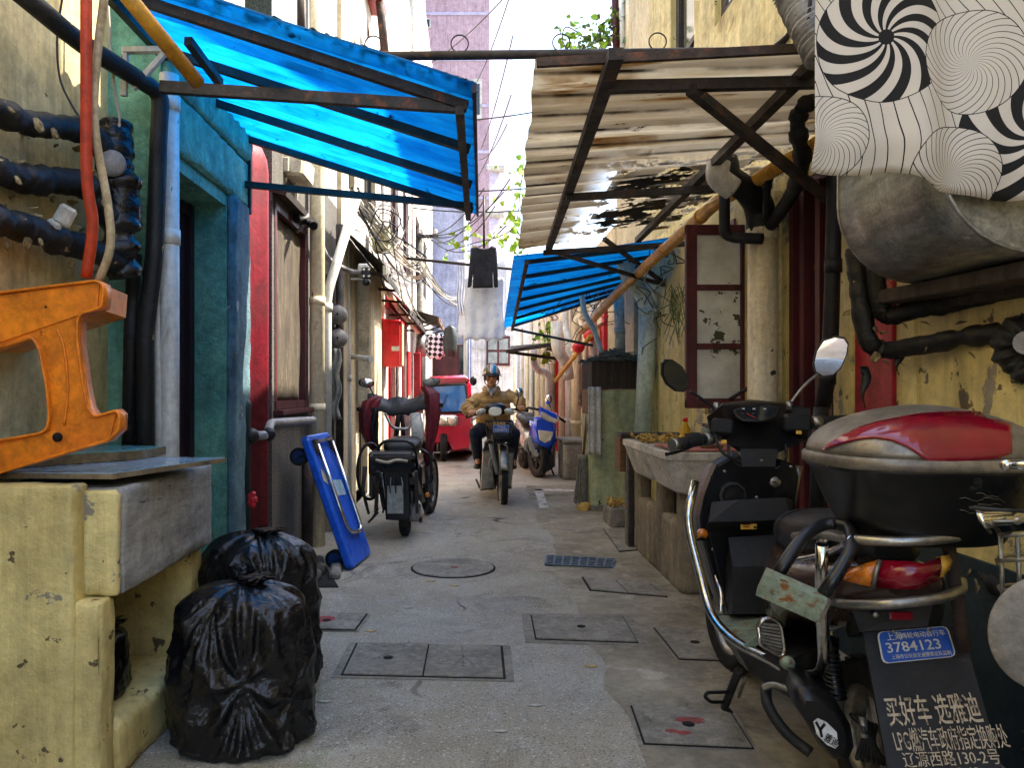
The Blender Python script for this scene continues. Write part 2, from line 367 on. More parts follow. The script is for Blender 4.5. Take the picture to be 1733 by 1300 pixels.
m['concrete'] = M('grey cement', '#8a857b', '#69645a', sc=4., rough=.9, c3='#4a463f', s3=5., m3=(.58, .72), c4='#b5ae9f', s4=12., m4=(.66, .7), bs=70., bump=.5, bd=.008)
m['cement_streak'] = M('streaked cement', '#a8a59d', '#86837b', sc=3., st=(.7, .7, 4), rough=.9, c3='#3f3b37', s3=5., m3=(.6, .68), st3=(1, 1, 9), c4='#b8b3a6', s4=14., m4=(.68, .72), bs=50., bump=.6, bd=.01)
m['cement_brown'] = M('brown stained cement', '#8d8069', '#6d604c', sc=3., rough=.9, c3='#40372b', s3=3., m3=(.54, .72), st=(1, 1, .45), c4='#b0a68f', s4=12., m4=(.68, .72), bs=50., bump=.5, bd=.01, streak=.3)
m['terrazzo'] = M('worn terrazzo sink', '#c9c1b0', '#a69d8b', sc=4., rough=.6, c3='#756b5a', s3=5., m3=(.56, .72), c4='#5b5245', s4=26., m4=(.66, .7), bs=60., bump=.3)
m['slab'] = M('cement cover slab', '#8f897c', '#757064', sc=5., rough=.92, c3='#46423b', s3=7., m3=(.58, .72), c4='#a09a8c', s4=60., m4=(.62, .68), bs=130., bump=.6)
m['slab_red'] = M('cement slab with red paint blot', '#7c7970', '#605d55', sc=5., rough=.92, c3='#46423b', s3=7., m3=(.6, .72), c4='#a09a8c', s4=60., m4=(.62, .68), bs=130., bump=.6)
m['red_mark'] = M('faded red paint mark', '#9c3434', '#7c5149', sc=20., rough=.85, bs=120., bump=.4)
m['slot'] = M('dark gap', '#16130f', '#0d0b09', sc=9., rough=1., bump=.2)
m['grate'] = M('blue grey iron grate', '#6f7c86', '#515b63', sc=8., rough=.55, metal=.4, c3='#3a3f44', s3=20., m3=(.58, .68), bs=80., bump=.3)
m['road_paint'] = M('worn white road paint', '#c9c7bd', '#8c897f', sc=14., mx=(.45, .6), rough=.85, bs=120., bump=.4)
m['tile_blue'] = M('glazed blue white tile', '#8fb0c4', '#b8c8d0', sc=3., rough=.1, bump=.05, bs=10., rv=.04)
m['tile_teal'] = M('dull teal tile', '#6fa39e', '#53847f', sc=3., rough=.25, bump=.1, bs=20.)
m['tile_body'] = M('tile biscuit', '#8a7a5c', '#5e523c', sc=8., rough=.9, bs=60., bump=.6)
m['wood'] = M('old wood', '#7b5636', '#4f3622', sc=6., st=(1, 6, 6), rough=.7, c3='#32231a', s3=7., m3=(.6, .72), bs=60., bump=.4)
m['wood_dark'] = M('dark weathered wood', '#3b3128', '#241d17', sc=5., st=(4, 4, .6), rough=.8, c3='#5a4a38', s3=8., m3=(.6, .7), bs=60., bump=.4)
m['bamboo'] = M('bamboo', '#d39a34', '#b37d22', sc=6., rough=.35, c3='#7d5a1e', s3=9., m3=(.6, .74), bs=30., bump=.1)
m['green_cab'] = M('peeling green paint', '#9ba684', '#b0a877', sc=2., rough=.6, c3='#6f7553', s3=3., m3=(.6, .74), c4='#3a3d39', s4=4.6, m4=(.63, .636), bs=30., bump=.3, st=(1, 1, .7), streak=.3)
m['blue_deck'] = M('blue plastic deck', '#1f63d8', '#1750b4', sc=4., rough=.38, c3='#12387c', s3=6., m3=(.6, .75), bs=160., bump=.2)
m['blue_dark'] = M('dark blue wheel', '#123a6e', '#0c2748', sc=5., rough=.5, bs=60., bump=.2)
m['blue_gloss'] = M('blue scooter paint', '#0f4ad6', '#0b3ab0', sc=3., rough=.15, coat=.6, bump=0)
m['silver'] = M('silver paint', '#b9b6ae', '#8f8b83', sc=5., rough=.28, metal=.6, c3='#6a645a', s3=8., m3=(.6, .75), bump=0)
m['silver_dk'] = M('worn bronze silver', '#948b7c', '#6a6257', sc=4., rough=.42, metal=.6, c3='#b3a78d', s3=7., m3=(.6, .78), bs=30., bump=.05)
m['brown_gloss'] = M('dark brown body paint', '#3a2b25', '#2a1f1b', sc=4., rough=.25, coat=.4, c3='#4d433a', s3=8., m3=(.58, .72), bump=0)
m['lens_red'] = M('red lens', '#860a22', '#5f0516', sc=5., rough=.16, coat=.6, c3='#3f020a', s3=3., m3=(.55, .8), bump=0)
m['lens_amber'] = M('amber lens', '#e0821a', '#b3560c', sc=40., rough=.12, coat=.7, bs=160., bump=.4)
m['lens_clear'] = M('clear headlamp', '#d6d2bd', '#a8a48f', sc=5., rough=.08, coat=.8, bump=0)
m['plate_blue'] = M('blue number plate', '#1c55b8', '#174594', sc=6., rough=.35, bump=0)
m['paper_white'] = M('white lettering paint', '#d8d8d2', '#b4b2aa', sc=30., rough=.6, bump=0)
m['letter_cream'] = M('worn cream lettering', '#b9aa92', '#6e6353', sc=60., mx=(.5, .62), rough=.7, bump=0)
m['sticker'] = M('yellow sticker', '#e0b24a', '#d08f2c', sc=30., rough=.4, bump=0)
m['gold_letter'] = M('silver letters', '#d8cfc0', rough=.3, metal=.8, bump=0)
m['maroon_cloth'] = M('maroon nylon', '#6e1624', '#4c0f19', sc=5., rough=.6, c3='#31090f', s3=8., m3=(.6, .75), bs=25., bump=.3)
m['black_cloth'] = M('black nylon', '#111113', '#09090a', sc=5., rough=.55, bs=25., bump=.4)
m['tan'] = M('tan jacket cotton', '#cca56c', '#b58a50', sc=9., rough=.85, c3='#7b5628', s3=9., m3=(.6, .75), bs=40., bump=.5, bd=.01)
m['navy'] = M('navy trousers', '#1a2136', '#111625', sc=9., rough=.85, bs=40., bump=.4)
m['shirt'] = M('white shirt', '#dcdcde', '#c2c2c8', sc=9., rough=.8, bump=.1)
m['skin'] = M('skin', '#cf9068', '#bd7c54', sc=12., rough=.5, bs=150., bump=.08, grit=.08)
m['hair'] = M('black hair', '#14110f', rough=.6)
m['shoe'] = M('black shoe', '#17140f', rough=.4)
m['helmet_blue'] = M('blue helmet stripe', '#2f8fc0', '#2678a5', sc=4., rough=.15, coat=.5, bump=0)
m['white_cloth'] = M('white washing', '#f0f0f4', '#d6d6e2', sc=3., rough=.8, c3='#cfcfdd', s3=12., m3=(.56, .64), bs=20., bump=.3, grit=.05)
m['grey_cloth'] = M('charcoal jersey', '#29272b', '#1c1a1e', sc=6., rough=.85, bs=60., bump=.3)
m['green_jacket'] = M('dark green padded nylon', '#39443f', '#28312d', sc=5., rough=.5, bs=14., bump=.5)
m['towel'] = M('grey white rag', '#c7c6bd', '#98968c', sc=5., rough=.95, c3='#77695c', s3=8., m3=(.6, .75), bs=90., bump=.7)
m['mop'] = M('grey mop strands', '#8e8a7d', '#605c52', sc=12., rough=.95, bs=90., bump=.5, st=(8, 8, 1))
m['leaf'] = M('leaf green', '#8fb12a', '#5c8a1e', sc=9., rough=.5, c3='#b7c93a', s3=14., m3=(.55, .65), bump=0)
m['leaf_dark'] = M('dry green leaf', '#5d7434', '#3f5424', sc=9., rough=.6, c3='#7c6a34', s3=9., m3=(.55, .65), bump=0)
m['stem'] = M('vine stem', '#5a4a30', '#3d3220', sc=9., rough=.8)
m['debris'] = M('dry grey twigs', '#6f7a72', '#4b5650', sc=12., rough=.95, c3='#8a7f6c', s3=20., m3=(.55, .62), bs=60., bump=.3)
m['cable'] = M('grey cable', '#2c2a2b', '#1c1b1b', sc=9., rough=.6, bump=0)
m['cable_lt'] = M('pale cable', '#b4a992', '#8f8672', sc=9., rough=.6, bump=0)
m['yellow_hw'] = M('yellow bottle', '#d6a81f', '#b88b18', sc=9., rough=.4, bump=0)
m['peel'] = M('dried peel', '#d2b061', '#a8823a', sc=30., rough=.8, bs=90., bump=.4)
m['pink_board'] = M('pink red board', '#b87468', '#96594e', sc=4., rough=.6, bs=50., bump=.2)
m['grey_meter'] = M('grey meter', '#8f8b88', '#6c6866', sc=5., rough=.45, bs=50., bump=.15)
m['cabinet_box'] = M('cream switch box', '#cfc3ab', '#b0a288', sc=5., rough=.55, c3='#7c7466', s3=9., m3=(.62, .75), bs=40., bump=.1)
m['dark'] = M('dark room', '#0d0b0a', '#070606', sc=3., rough=1., bump=0)
m['dark_base'] = M('dark blue green skirting', '#1d2f35', '#142226', sc=3., rough=.7, c3='#3a4a4c', s3=5., m3=(.6, .75), bs=40., bump=.3)
m['roof'] = M('dark felt roofing', '#332c28', '#1f1a18', sc=4., rough=.9, c3='#57483c', s3=7., m3=(.58, .72), bs=40., bump=.5)
m['tri_red'] = M('red tricycle paint', '#b01030', '#8c0c26', sc=3., rough=.2, coat=.5, bump=0)
m['trikeglass'] = M('windscreen with painted sky reflection', '#4a86c4', '#2c5f9c', sc=2.5, mx=(.3, .7), rough=.05, spec=.8, bump=0, rv=.02)  # sky reflection put into the blue of the glass
m['stone'] = M('rough curb stone', '#6c675d', '#45413a', sc=5., rough=.95, c3='#2b2823', s3=5., m3=(.56, .7), bs=50., bump=.8, bd=.02)

def ground_mat():
    N = NT('worn cement paving'); v = N.coords((1,1,1), True)
    big = N.noise(v, .9, 6., .6); mid = N.noise(v, 4.5, 8., .7, .5); fine = N.noise(v, 120., 6., .8); agg = N.n('ShaderNodeTexVoronoi', {'Vector': v, 'Scale': 95.}, feature='F1').outputs['Distance']
    c = N.mix(N.ramp(big, .38, .6), hx('#a39b87'), hx('#7d7562'))
    c = N.mix(N.ramp(mid, .5, .72), c, hx('#a8a59b'))
    c = N.mix(N.ramp(N.noise(v, 1.3, 7., .7, 1.), .56, .74), c, hx('#7d8463'))
    c = N.mix(N.ramp(N.noise(v, 1.9, 10., .78, .9), .53, .68), c, hx('#4a463e'))
    c = N.mix(N.ramp(N.noise(v, .45, 4., .6), .5, .62), c, N.mix(.5, c, hx('#b9b7ae')))
    c = N.mix(N.ramp(fine, .55, .66), c, hx('#c2beb3'))
    c = N.mix(N.ramp(fine, .47, .36), c, hx('#35332f'))
    vc = N.n('ShaderNodeTexVoronoi', {'Vector': v, 'Scale': 85.}, feature='F1'); vr = N.n('ShaderNodeSeparateColor', {0: vc.outputs['Color']}).outputs[0]; near = N.math('LESS_THAN', vc.outputs['Distance'], .42)
    c = N.mix(N.math('MULTIPLY', near, N.ramp(vr, .82, .92, 0., .55)), c, hx('#cdc8bb')); c = N.mix(N.math('MULTIPLY', near, N.ramp(vr, .25, .1, 0., .5)), c, hx('#3a3833'))
    d = N.n('ShaderNodeTexVoronoi', {'Vector': N.n('ShaderNodeVectorMath', {0: v, 1: N.n('ShaderNodeVectorMath', {0: N.n('ShaderNodeTexNoise', {'Vector': v, 'Scale': 2.}).outputs[1], 1: (.55, .55, .55)}, operation='MULTIPLY').outputs[0]}, operation='ADD').outputs[0], 'Scale': .55}, feature='DISTANCE_TO_EDGE').outputs['Distance']
    crack = N.ramp(d, .003, .009, 1., 0.)
    crack = N.math('MULTIPLY', crack, N.ramp(N.noise(v, 1.1, 3.), .5, .62))
    c = N.mix(crack, c, hx('#2c2a26'))
    N.set(N.b.inputs['Base Color'], c)
    N.set(N.b.inputs['Roughness'], N.ramp(mid, .35, .65, .62, .92))
    b1 = N.bump(fine, .5, .004); b2 = N.bump(mid, .4, .02, b1); b3 = N.bump(crack, -.5, .01, b2) if False else b2
    N.set(N.b.inputs['Normal'], b3); return N.mat
m['ground'] = ground_mat()
m['apron'] = M('trowelled brown cement', '#978f7c', '#7a725f', sc=1.4, rough=.85, c3='#4e493e', s3=1.6, m3=(.54, .68), c4='#aaa392', s4=5., m4=(.6, .68), bs=90., bump=.5, grit=.3)
def bag_mat():
    N = NT('black bin liner'); v = N.coords()
    vd = N.n('ShaderNodeVectorMath', {0: v, 1: N.n('ShaderNodeTexNoise', {'Vector': v, 'Scale': 5., 'Detail': 3.}).outputs[1]}, operation='ADD').outputs[0]
    e = N.n('ShaderNodeTexVoronoi', {'Vector': vd, 'Scale': 5.}, feature='DISTANCE_TO_EDGE').outputs['Distance']
    N.b.inputs['Base Color'].default_value = (.006, .006, .007, 1); N.b.inputs['Roughness'].default_value = .26; N.b.inputs['Specular IOR Level'].default_value = .45
    N.set(N.b.inputs['Normal'], N.bump(N.noise(v, 24., 4., .6, 1.8), .3, .007, N.bump(N.noise(v, 7., 4., .6, 2.5), .5, .02, N.bump(e, .25, .03)))); return N.mat
m['bagm'] = bag_mat()
def see_through(name, c_a, c_b, c_spot, spot, holes=None, tr=.65, clear=.0, tint='#ffffff', stain=None, strips=None, rgh=.35):
    N = NT(name); v = N.coords((1, 1, 1), True)
    col = N.mix(N.ramp(N.noise(N.n('ShaderNodeMapping', {'Vector': v, 'Scale': (1., 5., 1.)}).outputs[0], 2.5, 7., .65), .38, .66), hx(c_a), hx(c_b))
    if stain: col = N.mix(N.ramp(N.noise(N.n('ShaderNodeMapping', {'Vector': v, 'Scale': (.8, 2.2, 1.)}).outputs[0], 1.7, 5., .6), stain[1], stain[2]), col, hx(stain[0]))
    if strips:
        sy = N.n('ShaderNodeSeparateXYZ', {0: v}).outputs[1]; fl_ = N.math('FLOOR', N.math('MULTIPLY', N.math('SUBTRACT', sy, strips[1]), 1/strips[0])); wn_ = N.n('ShaderNodeTexWhiteNoise', {'W': fl_}, noise_dimensions='1D').outputs[0]
        col = N.mix(N.ramp(wn_, .2, 1., .0, .4), col, hx(strips[2])); fr_ = N.math('FRACT', N.math('MULTIPLY', N.math('SUBTRACT', sy, strips[1]), 1/strips[0])); col = N.mix(N.math('MULTIPLY', N.ramp(fr_, .03, .07, 1., 0.), N.ramp(N.noise(v, 2.3, 5.), .4, .6, .1, .95)), col, hx('#2a2018')); col = N.mix(N.ramp(fr_, .5, 1., 0., .28), col, hx('#5c4c36')); rg = N.noise(N.n('ShaderNodeMapping', {'Vector': v, 'Scale': (1.5, 6., 1.)}).outputs[0], 2.4, 10., .78, .6); col = N.mix(N.ramp(rg, .6, .64), col, hx('#3b2c1c'))
    col = N.mix(N.ramp(N.noise(v, spot[0], 6., .7, .3), spot[1], spot[2]), col, hx(c_spot))
    N.set(N.b.inputs['Base Color'], col); N.b.inputs['Roughness'].default_value = rgh
    t = N.n('ShaderNodeBsdfTranslucent', {'Color': col}); mx = N.n('ShaderNodeMixShader', {0: tr, 1: N.b.outputs[0], 2: t.outputs[0]}); o = mx.outputs[0]
    if clear:
        tp = N.n('ShaderNodeBsdfTransparent', {'Color': hx(tint)}); o = N.n('ShaderNodeMixShader', {0: clear, 1: o, 2: tp.outputs[0]}).outputs[0]
    if holes:
        tp = N.n('ShaderNodeBsdfTransparent'); hsrc = N.noise(N.n('ShaderNodeMapping', {'Vector': v, 'Scale': (1., 1.6, 1.)}).outputs[0], holes[0], 6., .7, .2)
        pos = N.n('ShaderNodeSeparateXYZ', {0: v}); reg = N.math('MULTIPLY', N.ramp(pos.outputs[0], holes[3], holes[3]+.25), N.ramp(pos.outputs[1], holes[4], holes[4]+.5))
        o = N.n('ShaderNodeMixShader', {0: N.math('MULTIPLY', N.ramp(hsrc, holes[1], holes[2]), reg), 1: o, 2: tp.outputs[0]}).outputs[0]
    N.t.links.new(o, N.out.inputs[0]); return N.mat
m['blue_sheet'] = see_through('blue corrugated plastic', '#46bcea', '#1c8ecc', '#03324f', (13., .63, .68), tr=.85, clear=.14, tint='#30c4ff')
m['blue_sheet_far'] = see_through('blue corrugated plastic far', '#46bce6', '#1c90c8', '#06303f', (6., .6, .66), tr=.85, clear=.14, tint='#30c4ff')
m['fibre'] = see_through('weathered fibreglass sheet', '#cfc8b6', '#aea28a', '#2c2218', (5., .62, .65), tr=.55, holes=None, stain=('#9c7428', .56, .68))
def dusty_pane():
    N = NT('dusty paint flecked pane'); v = N.coords()
    c = N.mix(N.ramp(N.noise(v, 5., 7., .65), .35, .65), hx('#e2e3da'), hx('#bfc0b6')); c = N.mix(N.ramp(N.noise(v, 46., 4., .6), .62, .68), c, hx('#e0dfd6')); c = N.mix(N.ramp(N.noise(v, 4.2, 5., .65), .615, .62), c, hx('#4a4836'))
    N.set(N.b.inputs['Base Color'], c); N.b.inputs['Roughness'].default_value = .4
    N.t.links.new(N.n('ShaderNodeMixShader', {0: .22, 1: N.b.outputs[0], 2: N.n('ShaderNodeBsdfTranslucent', {'Color': c}).outputs[0]}).outputs[0], N.out.inputs[0]); return N.mat
m['dusty_pane'] = dusty_pane()
m['black_plastic_film'] = M('black film', '#0c0c0c', rough=.3)
# ---------------------------------------------------------------- ground, paving marks
g = MB(); g.add([(-300, -60, 0), (300, -60, 0), (300, 700, 0), (-300, 700, 0)], [(0, 1, 2, 3)]); struct(g, 'ground', m['ground'])
ap = MB(); L = []; Rr = []
for i in range(61):
    y = 1.6+8.*i/60; x = .50+.05*y*.3+.10*noise.noise(V((y*.9, 4, 0)))+.05*noise.noise(V((y*3.1, 9, 0))); L.append(V((x, y, .0025))); Rr.append(V((1.75, y, .0025)))
ap.add(L+Rr, [(i, 61+i, 62+i, i+1) for i in range(60)]); struct(ap, 'pavement', m['apron'])

def house(label, X, s, Y0, Y1, z1, ops, mats, depth=4., rec=.16, name='house', z0=-.02, root=None, cat='house', group=None, wname='wall', cut=None):
    # s=-1 left side of the lane, +1 right side; ops are (y0, y1, za, zb) openings
    if root is None: root = thing(name, label, cat, (X, (Y0+Y1)/2, 0), group)
    mb = MB()
    ys = sorted(set([Y0, Y1]+[y for o in ops for y in o[:2]])); zs = sorted(set([z0, z1]+[z for o in ops for z in o[2:]]))
    if cut: zs = sorted(set(zs+[cut]))
    for a, b in zip(ys, ys[1:]):
        for c, d in zip(zs, zs[1:]):
            if any(o[0] <= a and b <= o[1] and o[2] <= c and d <= o[3] for o in ops): continue
            mb.add([(X, a, c), (X, b, c), (X, b, d), (X, a, d)], [(0, 1, 2, 3)], 1 if cut and c >= cut else 0)
    for a, b, c, d in ops:
        x2 = X+s*rec
        mb.add([(X, a, c), (X, b, c), (X, b, d), (X, a, d), (x2, a, c), (x2, b, c), (x2, b, d), (x2, a, d)],
               [(0, 1, 5, 4), (1, 2, 6, 5), (2, 3, 7, 6), (3, 0, 4, 7), (4, 5, 6, 7)], 0)
    xb = X+s*depth
    mb.add([(X, Y0, z0), (X, Y0, z1), (xb, Y0, z1), (xb, Y0, z0)], [(0, 1, 2, 3)]); mb.add([(X, Y1, z0), (X, Y1, z1), (xb, Y1, z1), (xb, Y1, z0)], [(0, 1, 2, 3)])
    mb.add([(X, Y0, z1), (X, Y1, z1), (xb, Y1, z1), (xb, Y0, z1)], [(0, 1, 2, 3)]); mb.add([(xb, Y0, z0), (xb, Y1, z0), (xb, Y1, z1), (xb, Y0, z1)], [(0, 1, 2, 3)])
    part(mb, wname, mats, root); return root
def window(root, X, s, y0, y1, z0, z1, ny=2, nz=2, fw=.05, fm='maroon', gm='glass_dark', name='window', d=.07):
    fr = MB(); x = X+s*d; th = .05
    fr.box((x, (y0+y1)/2, z0+fw/2+.002), (th, y1-y0-.004, fw)); fr.box((x, (y0+y1)/2, z1-fw/2-.002), (th, y1-y0-.004, fw))
    for y in (y0+fw/2+.002, y1-fw/2-.002): fr.box((x, y, (z0+z1)/2), (th-.004, fw, z1-z0-.01))
    for i in range(1, ny): fr.box((x, y0+(y1-y0)*i/ny, (z0+z1)/2), (th-.01, fw*.6, z1-z0-.02))
    for i in range(1, nz): fr.box((x, (y0+y1)/2, z0+(z1-z0)*i/nz), (th-.014, y1-y0-.02, fw*.55))
    f = part(fr, name, m[fm], root)
    part(MB().box((x+s*.004, (y0+y1)/2, (z0+z1)/2), (.008, y1-y0-fw, z1-z0-fw)), 'pane', m[gm], f); return f
def door(root, X, s, y0, y1, z0, z1, dm='maroon_dark', fm='maroon', d=.1):
    mb = MB(); x = X+s*d
    for y in (y0+.035, y1-.035): mb.box((x, y, (z0+z1)/2), (.07, .06, z1-z0-.01))
    mb.box((x, (y0+y1)/2, z1-.04), (.066, y1-y0-.01, .06)); f = part(mb, 'door_frame', m[fm], root)
    p = MB(); p.box((x+s*.012, (y0+y1)/2, (z0+z1)/2), (.04, y1-y0-.14, z1-z0-.1))
    for i in range(3):
        zc = z0+(z1-z0)*(i+.5)/3; p.box((x-s*.012, (y0+y1)/2, zc), (.02, (y1-y0)*.55, (z1-z0)*.24), bev=.008)
    dd = part(p, 'door', m[dm], root)
    part(MB().box((x-s*.03, y0+.16, (z0+z1)/2-.05), (.03, .03, .12), bev=.008), 'handle', m['steel'], dd); return dd

# ---------------------------------------------------------------- left side of the lane
hA = house('yellow plaster house with lagged black pipes at the front left of the lane', -1.52, -1, -1, 3.2, 6.4, [(-.4, .5, 0, 2.1)], [m['yellow'], m['white']])
door(hA, -1.52, -1, -.4, .5, 0, 2.1)
hA2 = house('unseen low pale house with a red door behind the camera on the left', -1.5, -1, -14, -1, 3.0, [(-8, -7, 0, 2.1)], [m['white']])  # out of view, kept low for sky fill and pale for the mirror
door(hA2, -1.5, -1, -8, -7, 0, 2.1, 'red_bright', 'red_paint')
hB = house('teal stucco house with a recessed dark door under the big blue awning', -1.30, -1, 3.2, 4.38, 6.4, [(3.36, 4.05, 0, 2.17)], [m['teal'], m['cream']], rec=.3, cut=2.75)
door(hB, -1.30, -1, 3.36, 4.05, 0, 2.17, 'maroon_dark', 'maroon_dark', .2)
part(MB().rough((-1.285, 3.79, 2.61), (.06, 1.16, .24), .02, .006).rough((-1.29, 3.79, 2.36), (.04, 1.17, .25), .015, .006), 'lintel', m['teal'], hB)
part(MB().rough((-1.288, 4.215, 1.12), (.06, .31, 2.24), .03, .007), 'pilaster', m['teal_grey'], hB)
mb = MB(); rr = .16; prof = []
rings = []
for z, k in [(0, 1), (2.3, 1), (2.52, 1), (2.60, .93), (2.66, .75), (2.69, .4)]:
    rings.append([(-1.37+.13*k*math.cos(a)*(1 if abs(a) < 1.6 else .6), 4.63+.21*k*math.sin(a), z) for a in [2*PI*i/20 for i in range(20)]])
mb.loft(rings); solo(mb, 'pillar', m['red_col'], 'dull red rounded pillar beside the teal doorway', 'pillar')
hC = house('grey pebbledash house with a dusty screened window beside the red pillar', -1.27, -1, 4.86, 7.2, 6.2, [(4.92, 5.86, 1.07, 2.42), (6.5, 7.05, .5, 2.2)], [m['pebble'], m['white']], cut=2.9)
mbw = MB(); X = -1.27
f = part(MB().box((X-.03, 5.39, 1.10), (.08, .93, .05)).box((X-.03, 4.945, 1.745), (.07, .05, 1.24)).box((X-.03, 5.835, 1.745), (.07, .045, 1.24)).box((X-.03, 5.39, 2.39), (.075, .93, .05)).box((X+.01, 5.39, 1.055), (.11, 1., .03)), 'window', m['maroon'], hC)
gr = [[(X-.04+.006*math.sin(i*1.7+j), 4.97+.84*i/10, 1.125+1.24*j/10) for j in range(11)] for i in range(11)]
part(MB().sheet(gr, .004), 'screen', m['screen'], f)
part(MB().box((X+.015, 5.39, 2.47), (.16, 1.06, .04), rot=(0, .25, 0)), 'hood', m['wood_dark'], hC)
window(hC, -1.27, -1, 6.5, 7.05, .5, 2.2, 1, 2, .05, 'wood_dark', 'glass_dirty')
hD = house('cream house with the wall camera and long shutters, left of the parked black moped', -1.23, -1, 7.2, 10.4, 6.6, [(8.1, 9.0, 0, 2.05), (7.5, 8.0, 3.2, 4.6), (8.7, 9.7, 3.2, 4.6)], [m['cream'], m['white']], cut=2.7)
door(hD, -1.23, -1, 8.1, 9.0, 0, 2.05, 'cabinet_box', 'wood_dark')
window(hD, -1.23, -1, 7.5, 8.0, 3.2, 4.6, 1, 2, .05, 'wood_dark'); window(hD, -1.23, -1, 8.7, 9.7, 3.2, 4.6, 2, 2, .05, 'wood_dark')
hE = house('white house with red trim behind the red fire box', -1.2, -1, 10.4, 15, 8.5, [(10.9, 11.9, 0, 2.1), (12.6, 13.8, .9, 2.2), (11.2, 12.4, 3.3, 4.7), (13.2, 14.4, 3.3, 4.7)], [m['white'], m['white']])
door(hE, -1.2, -1, 10.9, 11.9, 0, 2.1, 'red_bright', 'red_paint'); window(hE, -1.2, -1, 12.6, 13.8, .9, 2.2, 2, 1, .06, 'red_paint', 'glass_dirty')
window(hE, -1.2, -1, 11.2, 12.4, 3.3, 4.7, 2, 2); window(hE, -1.2, -1, 13.2, 14.4, 3.3, 4.7, 2, 2)
part(MB().box((-1.185, 12.2, 2.45), (.06, 3.4, .22), bev=.01), 'fascia', m['red_paint'], hE)
hF = house('tall pale house on the left where the lane bends', -1.16, -1, 15, 22, 10.5, [(15.6, 16.6, 0, 2.1), (17.5, 19, .9, 2.3), (15.6, 16.8, 3.4, 4.8), (18, 19.2, 3.4, 4.8), (16, 17.2, 6.2, 7.6), (18.6, 19.8, 6.2, 7.6)], [m['white'], m['white']])
door(hF, -1.16, -1, 15.6, 16.6, 0, 2.1, 'maroon', 'red_paint')
for q in [(17.5, 19, .9, 2.3), (15.6, 16.8, 3.4, 4.8), (18, 19.2, 3.4, 4.8), (16, 17.2, 6.2, 7.6), (18.6, 19.8, 6.2, 7.6)]: window(hF, -1.16, -1, *q, 2, 2)

# ---------------------------------------------------------------- right side of the lane
XR = 1.7
hR = house('yellow house with the open maroon casement on the right of the lane', XR, 1, -1, 7.4, 4.95, [(3.62, 4.12, .35, 2.28), (4.98, 5.62, 1.02, 2.26), (4.2, 5.4, 3.75, 4.7), (5.9, 6.6, 3.3, 4.7)], [m['yellow_paint'], m['yellow']], cut=2.6)
hR2 = house('unseen low pale house behind the camera on the right', 1.72, 1, -14, -1, 3.0, [(-8, -7, 0, 2.1)], [m['white']])  # out of view, kept low so sky light fills the near things
door(hR2, 1.72, 1, -8, -7, 0, 2.1, 'red_bright', 'red_paint')
part(MB().box((3.75, 1.4, 5.9), (4., 4.8, 1.92)), 'sun_block', m['yellow'], hR)  # unseen block added to keep the sun off the near left wall
# tall dark shutters window right of the cream downpipe
mb = MB()
for y in (3.65, 3.78, 3.96, 4.09): mb.box((XR+.03, y, 1.31), (.07, .05, 1.91))
mb.box((XR+.03, 3.87, 2.25), (.066, .48, .05)); mb.box((XR+.03, 3.87, .38), (.066, .48, .05)); f = part(mb, 'shutter_window', m['maroon'], hR)
part(MB().box((XR+.07, 3.87, 1.31), (.02, .46, 1.86)), 'shutter', m['maroon_dark'], f)
part(MB().box((XR+.05, 5.3, 1.64), (.06, .62, 1.22)), 'window_recess', m['maroon_dark'], hR)
# the casement swung out into the lane
mb = MB(); Yc = 4.82; x0, x1 = 1.335, 1.742; z0, z1 = 1.085, 2.235; fw = .062
mb.box(((x0+x1)/2, Yc, z0+fw/2), (x1-x0, .04, fw), bev=.004); mb.box(((x0+x1)/2, Yc, z1-fw/2), (x1-x0, .04, fw), bev=.004)
for x in (x0+.034, x1-.03): mb.box((x, Yc+.001, (z0+z1)/2), (.068, .044, z1-z0-.002), bev=.004)
for z in (1.473, 1.842): mb.box(((x0+x1)/2, Yc, z), (x1-x0-.1, .034, .036))
f = part(mb, 'casement', m['maroon'], hR)
part(MB().box(((x0+x1)/2, Yc+.004, (z0+z1)/2), (x1-x0-.1, .006, z1-z0-.1)), 'pane', m['dusty_pane'], f)
part(MB().box((1.72, 5.0, 1.66), (.06, .07, 1.3)), 'window_jamb', m['maroon'], hR)
window(hR, XR, 1, 4.2, 5.4, 3.75, 4.7, 1, 1, .09, 'iron', 'white_cloth'); window(hR, XR, 1, 5.9, 6.6, 3.3, 4.7, 1, 2, .08, 'iron', 'glass_dark')
part(MB().box((XR-.004, 1.3, .31), (.02, 4.6, .64)), 'skirting', m['dark_base'], hR)  # dark blue green strip along the foot of the wall
part(MB().box((XR-.008, 3.23, 1.45), (.022, .3, 1.72), bev=.004), 'red_stripe', m['red_paint'], hR)
part(MB().box((XR-.004, 2.98, 1.45), (.016, .08, 1.8), bev=.003).box((XR-.004, 3.46, 1.5), (.014, .09, 1.8), bev=.003), 'corner_strip', m['yellow_paint'], hR)
part(MB().box((XR-.02, 4.28, 1.3), (.05, .12, 2.), bev=.006), 'window_surround', m['yellow'], hR)
hS = house('pale mint and cream house behind the peeling green cabinet', 1.74, 1, 7.4, 9.3, 6.4, [(7.6, 8.3, 1.3, 2.3)], [m['cream']])
window(hS, 1.74, 1, 7.6, 8.3, 1.3, 2.3, 2, 2, .05, 'pvc_mint', 'glass_dark')
hT = house('cream house with red stripes behind the blue and white scooter', 1.72, 1, 9.3, 13.2, 3.2, [(10.0, 10.8, 0, 2.1), (11.4, 12.2, .9, 2.1)], [m['cream']])
door(hT, 1.72, 1, 10.0, 10.8, 0, 2.1, 'maroon', 'red_bright'); window(hT, 1.72, 1, 11.4, 12.2, .9, 2.1, 2, 2, .06, 'red_bright')
